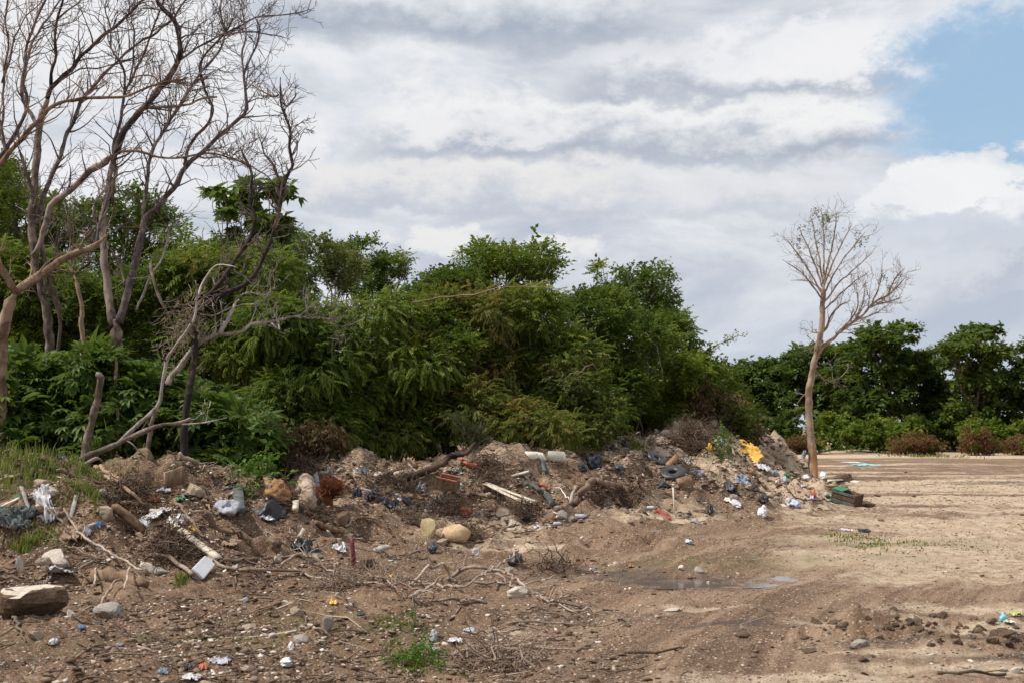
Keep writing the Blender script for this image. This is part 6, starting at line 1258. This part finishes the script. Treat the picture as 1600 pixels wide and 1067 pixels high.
def chips(name, n, rng, mats, cols, smin, smax, kind='stuff', label=None, cat_=None, flatz=.6, fn=wt, pw=3.0):
    P = density_pts(n, rng, fn); z = height(P[:, 0], P[:, 1]); s = smin + (smax - smin) * rng.rand(n) ** pw; s = s * np.clip(P[:, 1] / 22, .75, 1.6)
    base = []
    for k in range(6):
        bm = bmesh.new(); bmesh.ops.create_icosphere(bm, subdivisions=1, radius=1); v = np.array([a.co[:] for a in bm.verts]); f = np.array([[q.index for q in a.verts] for a in bm.faces]); bm.free()
        v = v * (1 + .30 * rng.randn(len(v), 1)) * rng.uniform(.55, 1.3, 3)
        for q_ in range(4):
            nn_ = rng.randn(3); nn_ /= np.linalg.norm(nn_); v = v - np.outer(np.clip(v @ nn_ - rng.uniform(.3, .7), 0, None), nn_); base.append((v, f))
    V = []; Fs = []; A = []; o = 0; wh = rng.randint(0, 6, n)
    for k, (v, f) in enumerate(base):
        i = np.nonzero(wh == k)[0]; m = len(i); a = rng.rand(m) * 6.28; q = rng.rand(m) * 1.0 - .5; c, sn = np.cos(a), np.sin(a); Zr = np.zeros((m, 3, 3)); Zr[:, 0, 0] = c; Zr[:, 0, 1] = -sn; Zr[:, 1, 0] = sn; Zr[:, 1, 1] = c; Zr[:, 2, 2] = 1
        Xr = np.zeros((m, 3, 3)); Xr[:, 0, 0] = 1; Xr[:, 1, 1] = np.cos(q); Xr[:, 1, 2] = -np.sin(q); Xr[:, 2, 1] = np.sin(q); Xr[:, 2, 2] = np.cos(q)
        M = Xr @ Zr; vv = np.einsum('nij,vj->nvi', M, v * (1, 1, flatz)) * s[i][:, None, None]; vv += np.stack([P[i, 0], P[i, 1], z[i] + s[i] * flatz * .25], 1)[:, None]
        V.append(vv.reshape(-1, 3)); Fs.append((f[None] + (np.arange(m) * len(v))[:, None, None] + o).reshape(-1, 3)); o += m * len(v); A.append(np.repeat(rng.rand(m), len(v)))
    me = np_mesh(name, np.concatenate(V), [np.concatenate(Fs)], mats, dict(v1=np.concatenate(A))); return tag(link(name, me), label, cat_, None, kind)
def mat_chip(name, stops, rough=.9):
    m = bpy.data.materials.new(name); m.use_nodes = True; N = NT(m.node_tree); bs = m.node_tree.nodes['Principled BSDF']; v = N.n('ShaderNodeAttribute', attribute_name='v1').outputs['Fac']
    rp = N.n('ShaderNodeValToRGB'); N.put(rp.inputs[0], v); e = rp.color_ramp.elements; e[0].position = 0; e[0].color = (*stops[0][1], 1); e[1].position = stops[-1][0]; e[1].color = (*stops[-1][1], 1)
    for p, c in stops[1:-1]: q = e.new(p); q.color = (*c, 1)
    P = N.n('ShaderNodeNewGeometry').outputs['Position']; c = N.mix(N.ss(N.noise(P, 40, 4).outputs[0], .45, .65, 0, .45), rp.outputs[0], (.2, .135, .09))
    N.put(bs.inputs['Base Color'], c); bs.inputs['Roughness'].default_value = rough; bs.inputs['Specular IOR Level'].default_value = .2; return m
rng = np.random.RandomState(21)
MC = mat_chip('rubble_chips', [(0, (.10, .068, .045)), (.3, (.20, .14, .095)), (.52, (.34, .255, .18)), (.75, (.52, .43, .34)), (1.0, (.70, .63, .56))])
chips('gravel', 54000, rng, MC, None, .007, .042, label='loose gravel and clods strewn over the heaps', cat_='gravel')
chips('dirt_crumbs', 26000, rng, mat_chip('crumbs', [(0, (.05, .034, .023)), (.5, (.13, .085, .055)), (1.0, (.24, .17, .115))]), None, .008, .048, label='dark crumbs of earth strewn over the heaps', cat_='earth crumbs', flatz=.75)
wr = lambda x, y, px, m: np.clip((m.max(0) < .1) * (.35 + 1.3 * np.clip(fbm(x, y, .9, 3) + .25, 0, 1)) * sst(px, 640, 900), 0, 1)
chips('road_grit', 30000, rng, mat_chip('grit_mix', [(0, (.09, .058, .038)), (.35, (.20, .135, .09)), (.75, (.36, .26, .175)), (1.0, (.62, .52, .42))]), None, .004, .022, label='fine grit and crumbs on the bare track', cat_='grit', fn=wr, pw=3.5)
# fine roots, twigs and splinters trodden into the earth
def twiglitter(n, rng, name, mat, lo, hi, lab, fn=wt):
    P = density_pts(n, rng, fn); z = height(P[:, 0], P[:, 1]); mb_v = []; mb_f = []; A = []; k = 3; seg = 4
    for i in range(n):
        L = lo + (hi - lo) * rng.rand() ** 2.5; a = rng.rand() * 6.28; d = np.array([math.cos(a), math.sin(a), 0]) * L / (seg - 1); w = rng.randn(seg, 3) * L * .07; w[:, 2] = np.abs(w[:, 2]) * 1.3
        C = np.array([P[i, 0], P[i, 1], 0]) + d * np.arange(seg)[:, None] + w; r = (.0025 + .0055 * rng.rand() ** 2) * (1 + L); A.append((C, r, rng.rand()))
    C = np.array([a[0] for a in A]); g = height(C[:, :, 0].ravel(), C[:, :, 1].ravel()).reshape(n, seg); C[:, :, 2] += g + np.array([a[1] for a in A])[:, None] * .6
    T = C[:, -1] - C[:, 0]; T /= np.linalg.norm(T, axis=1, keepdims=True); a = np.cross(T, [0, 0, 1.]); b = np.cross(T, a); r = np.array([q[1] for q in A])
    th = np.arange(k) * 2 * math.pi / k; ring = (a[:, None] * np.cos(th)[None, :, None] + b[:, None] * np.sin(th)[None, :, None]) * r[:, None, None]
    V = (C[:, :, None, :] + ring[:, None] * np.array([1, 1, .8, .4])[None, :, None, None]).reshape(-1, 3)
    i0 = np.arange(seg - 1)[:, None] * k; j = np.arange(k)[None]; f = np.stack([i0 + j, i0 + (j + 1) % k, i0 + k + (j + 1) % k, i0 + k + j], -1).reshape(-1, 4)
    Fq = (f[None] + (np.arange(n) * seg * k)[:, None, None]).reshape(-1, 4); me = np_mesh(name, V, [Fq], mat, dict(v1=np.repeat([q[2] for q in A], seg * k))); return tag(link(name, me), lab, 'litter', None, 'stuff')
twiglitter(5200, rng, 'twig_litter', mat_chip('twig_litter_wood', [(0, (.03, .02, .014)), (.6, (.09, .06, .04)), (.9, (.18, .13, .09)), (1.0, (.36, .29, .22))]), .05, .42, 'fine roots and twigs strewn over the heaps')
twiglitter(420, rng, 'wood_splinters', mat_chip('splinter_wood', [(0, (.05, .033, .022)), (.6, (.16, .11, .07)), (1.0, (.42, .34, .26))]), .2, .8, 'longer sticks and splinters strewn over the heaps')

LM = [((34, 940), 'the large broken slab'), ((24, 812), 'the slate grey rag'), ((130, 770), 'the grassy crest at the left'), ((112, 838), 'the muddy tan rag'), ((190, 905), 'the mud covered log'), ((234, 790), 'the orange red rag'), ((200, 812), 'the short brown beam'), ((314, 895), 'the white plastic container'), ((310, 840), 'the long dirty white board'), ((352, 800), 'the grey sack'), ((402, 815), 'the standing black sheet'), ((432, 778), 'the rust brown cardboard'), ((508, 782), 'the rusty palm fibre'), ((553, 880), 'the maroon stake'), ((538, 820), 'the rotten stump piece'), ((600, 905), 'the left half of the branch tangle'), ((780, 900), 'the right half of the branch tangle'), ((640, 745), 'the charred log'), ((590, 780), 'the dark blue scraps'), ((700, 842), 'the ochre boulder'), ((698, 768), 'the broken wooden box'), ((727, 800), 'the orange plastic piece'), ((800, 772), 'the two pale planks'), ((850, 716), 'the cream foam slabs'), ((872, 812), 'the lilac bottle'), ((915, 765), 'the big crooked root'), ((945, 730), 'the black bags on the crest'), ((1045, 735), 'the half buried tyre'), ((1040, 803), 'the red tube'), ((1054, 790), 'the white standing pipe'), ((1140, 766), 'the dark grey bag'), ((1172, 718), 'the bright yellow sheet'), ((1190, 806), 'the white tub'), ((1240, 788), 'the white and lilac bag'), ((1272, 760), 'the lone bare tree'), ((1325, 790), 'the green ended crate'), ((1010, 897), 'the puddle'), ((950, 850), 'the dark churned soil before the right heap'), ((512, 986), 'the upright flagstone'), ((660, 1034), 'the bright green weeds'), ((310, 1045), 'the orange red scrap at the lower left'), ((128, 983), 'the small blue ball'), ((450, 1030), 'the white cup in the foreground'), ((60, 1040), 'the lower left corner'), ((240, 975), 'the middle of the left foreground'), ((400, 930), 'the foot of the left heap'), ((1350, 846), 'the grass patch on the pale ground'), ((1100, 1000), 'the middle of the track'), ((733, 990), 'the curled grey piece')]
LMW = [(hit(*p), t) for p, t in LM]
def near(x, y): return min(LMW, key=lambda q: (q[0].x - x) ** 2 + ((q[0].y - y) * .6) ** 2)[1]
# individual stones: eight shapes, copied
def stones():
    rr = np.random.RandomState(31); protos = {}
    Z = {'left': (lambda px, h: px < 420, 'rubble stones on the left heap'), 'mid': (lambda px, h: (px >= 420) & (px < 880), 'rubble stones on the middle heap'), 'right': (lambda px, h: px >= 880, 'rubble stones on the right heap')}
    mats = [(M_ROCK, 'tan'), (M_PALEROCK, 'pale'), (M_GREYROCK, 'grey'), (M_BROWNROCK, 'brown')]
    for i, (m, c) in enumerate(mats): protos[c] = [rock_mesh(600 + i * 10 + k, 9, 2, .08, m, False, 'rubble_stone') for k in range(3)]
    P = density_pts(285, rr, lambda x, y, px, m: wt(x, y, px, m) * (1 - .5 * sst(y, 24, 40)), pxr=(-10, 1400))
    sh = ['tan', 'pale', 'grey', 'brown']; wh = rr.choice(4, len(P), p=[.36, .34, .12, .18])
    first = {}
    for (x, y), w in zip(P, wh):
        c = sh[w]; k = rr.randint(3); s = .025 + .08 * rr.rand() ** 2.6; s *= min(1.5, max(.8, y / 20)); px = x / y * F + 800
        zone = 'left heap' if px < 420 else ('middle heap' if px < 880 else 'right heap'); hm = float(mounds(np.array([x]), np.array([y])).max())
        where = 'on the ' + zone if hm > .1 else {'left heap': 'on the flat ground before the left heap', 'middle heap': 'on the flat ground before the middle heap', 'right heap': 'on the flat ground before the right heap'}[zone]
        key = (c, k)
        if key not in first: o = link('rubble_stone', protos[c][k]); first[key] = o
        else: o = first[key].copy(); COL.objects.link(o)
        o.location = (x, y, hz(x, y) + s * .15); o.rotation_euler = (rr.uniform(-.5, .5), rr.uniform(-.5, .5), rr.uniform(0, 6.28)); o.scale = (s * rr.uniform(.8, 1.5), s, s * rr.uniform(.55, .95))
        n_ = near(x, y); tag(o, 'small %s rubble stone near %s' % (c, n_), 'stone', '%s rubble stones near %s' % (c, n_))
stones()
def litter():
    rr = np.random.RandomState(41); kinds = [('white', M_RAG, .34), ('grey', M_GREYC, .2), ('black', M_BLACK, .22), ('blue', M_BLUEGREY, .06), ('rust brown', M_CARD, .18)]; first = {}
    protos = {c: [cloth_mesh(1, .8, .22, 900 + 7 * i + k, m, 'litter_scrap', k % 2 == 0, 2.6, .02) for k in range(4)] for i, (c, m, w) in enumerate(kinds)}
    P = density_pts(190, rr, lambda x, y, px, m: wt(x, y, px, m), pxr=(-10, 1300)); cs = rr.choice(5, len(P), p=[k[2] for k in kinds])
    for (x, y), w in zip(P, cs):
        c = kinds[w][0]; k = rr.randint(4); s = (.05 + .13 * rr.rand() ** 2) * min(1.5, max(.75, y / 20)); px = x / y * F + 800
        if c in ('white',): s *= .75
        zone = 'left heap' if px < 420 else ('middle heap' if px < 880 else 'right heap'); hm = float(mounds(np.array([x]), np.array([y])).max()); where = ('on the ' if hm > .1 else 'on the flat ground before the ') + zone
        key = (c, k)
        if key not in first: o = link('litter_scrap', protos[c][k]); first[key] = o
        else: o = first[key].copy(); COL.objects.link(o)
        q = Vector((0, 0, 1)).rotation_difference(normal(x, y)); o.rotation_euler = (q.to_matrix() @ Matrix.Rotation(rr.rand() * 6.28, 3, 'Z')).to_euler(); o.location = (x, y, hz(x, y) - .01 * s); o.scale = (s, s * rr.uniform(.5, 1.1), s * rr.uniform(.6, 1.3))
        n_ = near(x, y); tag(o, 'small %s scrap of litter near %s' % (c, n_), 'litter', '%s scraps near %s' % (c, n_))
litter()
# tangles of fine dark roots
def tangles():
    rr = np.random.RandomState(51)
    for i, (px, py, rx, rz, n, m, lab) in enumerate([(822, 798, 34, .16, 230, M_ROOT, 'dark root mat under the lower ends of the pale planks'), (762, 742, 26, .18, 200, M_ROOT, 'brown root mat above the pale planks'), (700, 795, 26, .14, 170, M_ROOT, 'dark roots left of the orange plastic piece'), (735, 842, 16, .2, 160, M_ROOT, 'dark root ball right of the ochre boulder'), (455, 745, 50, .22, 420, M_ROOT, 'brown root heap above the crumpled cardboard'), (450, 790, 40, .16, 240, M_ROOT, 'dark roots around the rotten stump'), (620, 752, 50, .12, 300, M_ROOT, 'fine roots along the crest of the middle heap'), (970, 785, 40, .15, 260, M_ROOT, 'dark root mat below the big crooked root'), (930, 775, 22, .16, 140, M_ROOT, 'dark roots around the foot of the big crooked root'), (1080, 700, 30, .5, 420, M_ROOT, 'tall root tangle under the dry vines'), (1075, 745, 30, .2, 180, M_ROOT, 'roots beside the half buried tyre'), (865, 888, 44, .04, 90, M_ROOT, 'flat root litter right of the rooty black bag'), (205, 760, 34, .12, 200, M_ROOT, 'splintered reddish roots left of the orange rag'), (262, 850, 26, .1, 160, M_ROOT, 'dark roots under the dirty white board'), (560, 915, 60, .08, 260, W_STICK, 'fine brown twigs under the fallen branches'), (780, 1040, 50, .05, 160, W_STICK, 'flat brown twigs at the bottom, left of the track'), (1320, 752, 20, .12, 120, M_ROOT, 'low brown root litter right of the lone trunk'), (650, 820, 18, .14, 120, M_ROOT, 'dark roots above the yellowish boulder')]):
        n = int(n * 1.8); c = hit(px, py); w = rx * c.y / F; p = np.stack([rr.randn(n) * w * .5, rr.randn(n) * .22, np.zeros(n)], 1); x = c.x + p[:, 0]; y = c.y + p[:, 1]; z = height(x, y) + np.abs(rr.randn(n)) * rz * .5 * np.exp(-(p[:, 0] / w) ** 2 * 2); mb = MB()
        for k in range(n):
            q = np.array([x[k], y[k], z[k]]) - np.array(c); L = rr.uniform(.10, .5); d = rr.randn(3) * (1, 1, .45) + (0, 0, .05); d /= np.linalg.norm(d); mb.tube(wob(q, q + d * L, 6, .09, rr), np.linspace(.003 + .009 * rr.rand() ** 2, .002, 6), 3, rr.rand(), False)
        tag(link('root_mat' if m is M_ROOT else 'twig_litter', mb.mesh('root_mat', m), None, c), lab, 'roots' if m is M_ROOT else 'twigs', None, 'stuff')
tangles()
# broken timber, clods and torn sheets packed into the heaps
def bank():
    rr = np.random.RandomState(71); first = {}
    fnb = lambda x, y, px, m: np.clip((m[:3].max(0) - .12) / .25, 0, 1) * (1 - .75 * (px > 1060)) * ((y < 36) | (px > 900)) * (.4 + 1.2 * np.clip(.5 + fbm(x, y, 1.5, 2), 0, 1))
    def zone(px): return 'left heap' if px < 420 else ('middle heap' if px < 880 else 'right heap')
    def put(kind, protos, n, smin, smax, word, cat_, tilt, sink, flat=1.0, pw=2.0):
        P = density_pts(n, rr, fnb, pxr=(-10, 1240))
        for (x, y) in P:
            k = rr.randint(len(protos)); me, adj = protos[k]; s = smin + (smax - smin) * rr.rand() ** pw; px = x / y * F + 800
            if (kind, k) not in first: o = link(kind, me); first[(kind, k)] = o
            else: o = first[(kind, k)].copy(); COL.objects.link(o)
            q = Vector((0, 0, 1)).rotation_difference(normal(x, y)); o.rotation_euler = (q.to_matrix() @ Matrix.Rotation(rr.rand() * 6.28, 3, 'Z') @ Matrix.Rotation(rr.randn() * tilt, 3, 'Y')).to_euler()
            o.location = (x, y, hz(x, y) - sink * s); o.scale = (s * rr.uniform(.8, 1.3), s * rr.uniform(.7, 1.1), s * flat * rr.uniform(.7, 1.2)); n_ = near(x, y); tag(o, '%s %s half buried near %s' % (adj, word, n_), cat_, '%s half buried pieces of %s near %s' % (adj, word, n_))
    def twisted(seed, L, r0, m):
        r = np.random.RandomState(seed); mb = MB(); P = wob((-L / 2, 0, 0), (L / 2, 0, 0), 12, L * .10, r); mb.tube(P, r0 * np.linspace(1, .45, 12) * (1 + .1 * r.randn(12)), 7, r.rand(), True, .12, r)
        for q in range(3): i = r.randint(3, 11); e = P[i] + r.randn(3) * L * .16; mb.tube(wob(P[i], e, 5, .03, r), np.linspace(r0 * .5, r0 * .2, 5), 4, r.rand(), False)
        return mb.mesh('branch_piece', m, True)
    put('branch_piece', [(twisted(810 + i, 1.0, .035, m), a) for i, (m, a) in enumerate([(M_ROOT, 'dark'), (W_STICK, 'brown'), (M_ROOT, 'dark'), (M_STICKP, 'pale'), (M_MUDLOG, 'muddy'), (W_STICK, 'brown')])], 240, .22, .95, 'broken branch', 'branch', .22, -.02)
    put('board_piece', [(plank_mesh(.8, .12, .03, m, 820 + i, 'board_piece', .02), a) for i, (m, a) in enumerate([(M_TIMBER, 'brown'), (M_ROOT, 'dark'), (M_TIMBERW, 'pale'), (M_GREYROCK, 'grey')])], 90, .25, .85, 'broken board', 'board', .35, -.03)
    put('earth_clod', [(rock_mesh(830 + i, 6, 3, .12, m, False, 'earth_clod'), a) for i, (m, a) in enumerate([(M_BROWNROCK, 'dark brown'), (M_MUD, 'light brown'), (M_BROWNROCK, 'dark brown'), (M_MUD, 'light brown')])], 150, .05, .21, 'clod of earth', 'clod', .3, .25, .7)
    put('torn_sheet', [(cloth_mesh(1, .7, .16, 840 + i, m, 'torn_sheet', False, 2.8, .01), a) for i, (m, a) in enumerate([(M_SLATE, 'dark grey'), (M_GREYC, 'pale grey'), (M_BLACK, 'black'), (M_TAN, 'muddy tan'), (M_RAG, 'dirty white'), (M_TAN, 'muddy tan')])], 100, .14, .42, 'torn sheet', 'torn sheet', .25, .03)
def churned():
    rr = np.random.RandomState(81); pr = [rock_mesh(860 + i, 7, 3, .14, m, False, 'mud_clod') for i, m in enumerate([M_BROWNROCK, M_MUD, M_BROWNROCK])]; first = {}
    for i in range(90):
        px = rr.uniform(1270, 1610); py = {0: 984, 1: 1000, 2: 968}[rr.choice(3, p=[.55, .25, .2])] + rr.randn() * 7 + (px - 1420) * .05; p = hit(px, py); k = rr.randint(3); s = .012 + .036 * rr.rand() ** 2
        if k not in first: o = link('mud_clod', pr[k]); first[k] = o
        else: o = first[k].copy(); COL.objects.link(o)
        o.location = (p.x, p.y, p.z + s * .1); o.rotation_euler = tuple(rr.uniform(-1, 1, 3)); o.scale = (s * rr.uniform(.8, 1.6), s, s * rr.uniform(.6, 1)); w = ['dark', 'light', 'dark'][k]
        wh_ = 'at the left end' if px < 1370 else ('in the middle' if px < 1490 else 'at the right end'); tag(o, 'small %s clod of mud %s of the churned ridge' % (w, wh_), 'clod', '%s mud clods %s of the churned ridge' % (w, wh_))
M_MUD = mat_plain('clod_light', (.19, .125, .08), (.34, .24, .16), 9, .95, .15, .9)
bank()
churned()
# grass and small weeds
def grass():
    rr = np.random.RandomState(61)
    def patch(px, py, rx, ry_m, n, hgt, lab, mat=L_GRASS, bend=.5, name='grass'):
        c = hit(px, py); w = rx * c.y / F; x = c.x + rr.randn(n) * w * .5; y = c.y + rr.randn(n) * ry_m * .5 + (.9 if hgt > .25 else 0); kp = fbm(x, y, .5, 2) > -.04; x, y = x[kp], y[kp]; n = len(x); z = height(x, y); h = hgt * rr.uniform(.2, 1.15, n) ** 1.4; a = rr.rand(n) * 6.28; b = bend * rr.uniform(.2, 1.3, n)
        d = np.stack([np.cos(a), np.sin(a), 0 * a], 1); s = np.stack([-np.sin(a), np.cos(a), 0 * a], 1) * (.004 + .006 * rr.rand(n))[:, None] * max(1, c.y / 20); P0 = np.stack([x, y, z - .01], 1); up = np.array([0, 0, 1.])
        P1 = P0 + d * (b * h * .25)[:, None] + up * (h * .55)[:, None]; P2 = P0 + d * (b * h * .8)[:, None] + up * (h * (1 - .35 * b))[:, None]
        V = np.stack([P0 - s, P0 + s, P1 + s * .8, P1 - s * .8, P2], 1).reshape(-1, 3); o = (np.arange(n) * 5)[:, None]
        tag(link(name, np_mesh(name, V, [np.array([[3, 2, 4]]) + o, np.array([[0, 1, 2, 3]]) + o], mat, dict(v1=np.repeat(rr.rand(n), 5), v2=np.repeat(rr.rand(n), 5)))), lab, 'grass', None, 'stuff')
    patch(50, 744, 100, .9, 1500, .24, 'grass on the crest of the left heap'); patch(-60, 744, 90, .9, 700, .24, 'grass on the crest at the left edge of view')
    patch(150, 750, 50, .5, 900, .10, 'grass on the crest below the fallen limb'); patch(125, 772, 50, .5, 600, .12, 'grass tuft on the slope under the crest')
    patch(128, 800, 22, .5, 380, .14, 'thin grass beside the squarish rock'); patch(66, 845, 24, .25, 260, .13, 'grass tuft below the tan rag'); patch(38, 862, 14, .2, 170, .18, 'grass blades above the large slab'); patch(18, 850, 30, .3, 260, .16, 'reddish grass at the left edge', L_DRY)
    patch(282, 908, 12, .12, 130, .09, 'weed tuft at the white container'); patch(642, 1036, 46, .35, 700, .05, 'low grass round the green weeds'); patch(610, 975, 40, .25, 420, .045, 'low grass behind the green weeds'); patch(690, 1010, 40, .25, 300, .05, 'low grass by the white scrap')
    patch(330, 1000, 120, .5, 900, .035, 'sparse low grass in the left foreground'); patch(450, 975, 60, .3, 300, .035, 'sparse low grass by the flagstone'); patch(1350, 848, 60, 1.6, 1600, .06, 'low grass patch on the pale ground'); patch(1480, 850, 80, 1.2, 900, .045, 'thin grass strip at the right'); patch(1100, 885, 60, .8, 500, .04, 'sparse grass behind the puddle')
    patch(1450, 713, 60, 4, 900, .15, 'thin grass on the far flat ground'); patch(500, 700, 10, .4, 160, .5, 'tall dry grass stems at the root heap')
    patch(995, 700, 14, .5, 240, .2, 'grass tuft on the crest of the right heap', name='grass')
    def weed(px, py, n, spread, scale, lab, hgt=.06):
        c = hit(px, py); w = spread * c.y / F; x = c.x + rr.randn(n) * w * .5; y = c.y + rr.randn(n) * .12; pts = np.stack([x - c.x, y - c.y, height(x, y) - c.z + np.abs(rr.randn(n)) * hgt], 1); dr = rr.randn(n, 3) + (0, 0, .8); root = empty('weed', c); tag(root, lab, 'weed')
        v, f, a, b = scatter('broad', pts, dr, np.full(n, scale) * rr.uniform(.7, 1.2, n), rr.rand(n), rr); link('leaves', np_mesh('leaves', v, f, L_WEED, dict(v1=a, v2=b)), root); mb = MB()
        for k in range(8): q = pts[rr.randint(n)]; mb.tube(wob((q[0] * .4, q[1] * .4, -.02), q, 5, .02, rr), .0035, 4)
        mb.build('stems', W_STICK, root)
    L_WEED = mat_leaf('leaf_weed', (.05, .11, .02), (.10, .20, .035), (.18, .26, .05), .5)
    weed(660, 1034, 70, 34, .30, 'bright green weed clump in the foreground'); weed(630, 1040, 34, 40, .24, 'paler green weed left of the bright clump'); weed(1320, 708, 50, 46, 1.6, 'low green weed behind the lone trunk', .5); weed(1128, 700, 40, 24, .8, 'small green weed on the right heap', .15); weed(648, 985, 12, 10, .25, 'thin upright weed behind the bright clump', .14)
    weed(400, 772, 40, 30, 1.1, 'green weed hanging over the black sheet', .25)
grass()
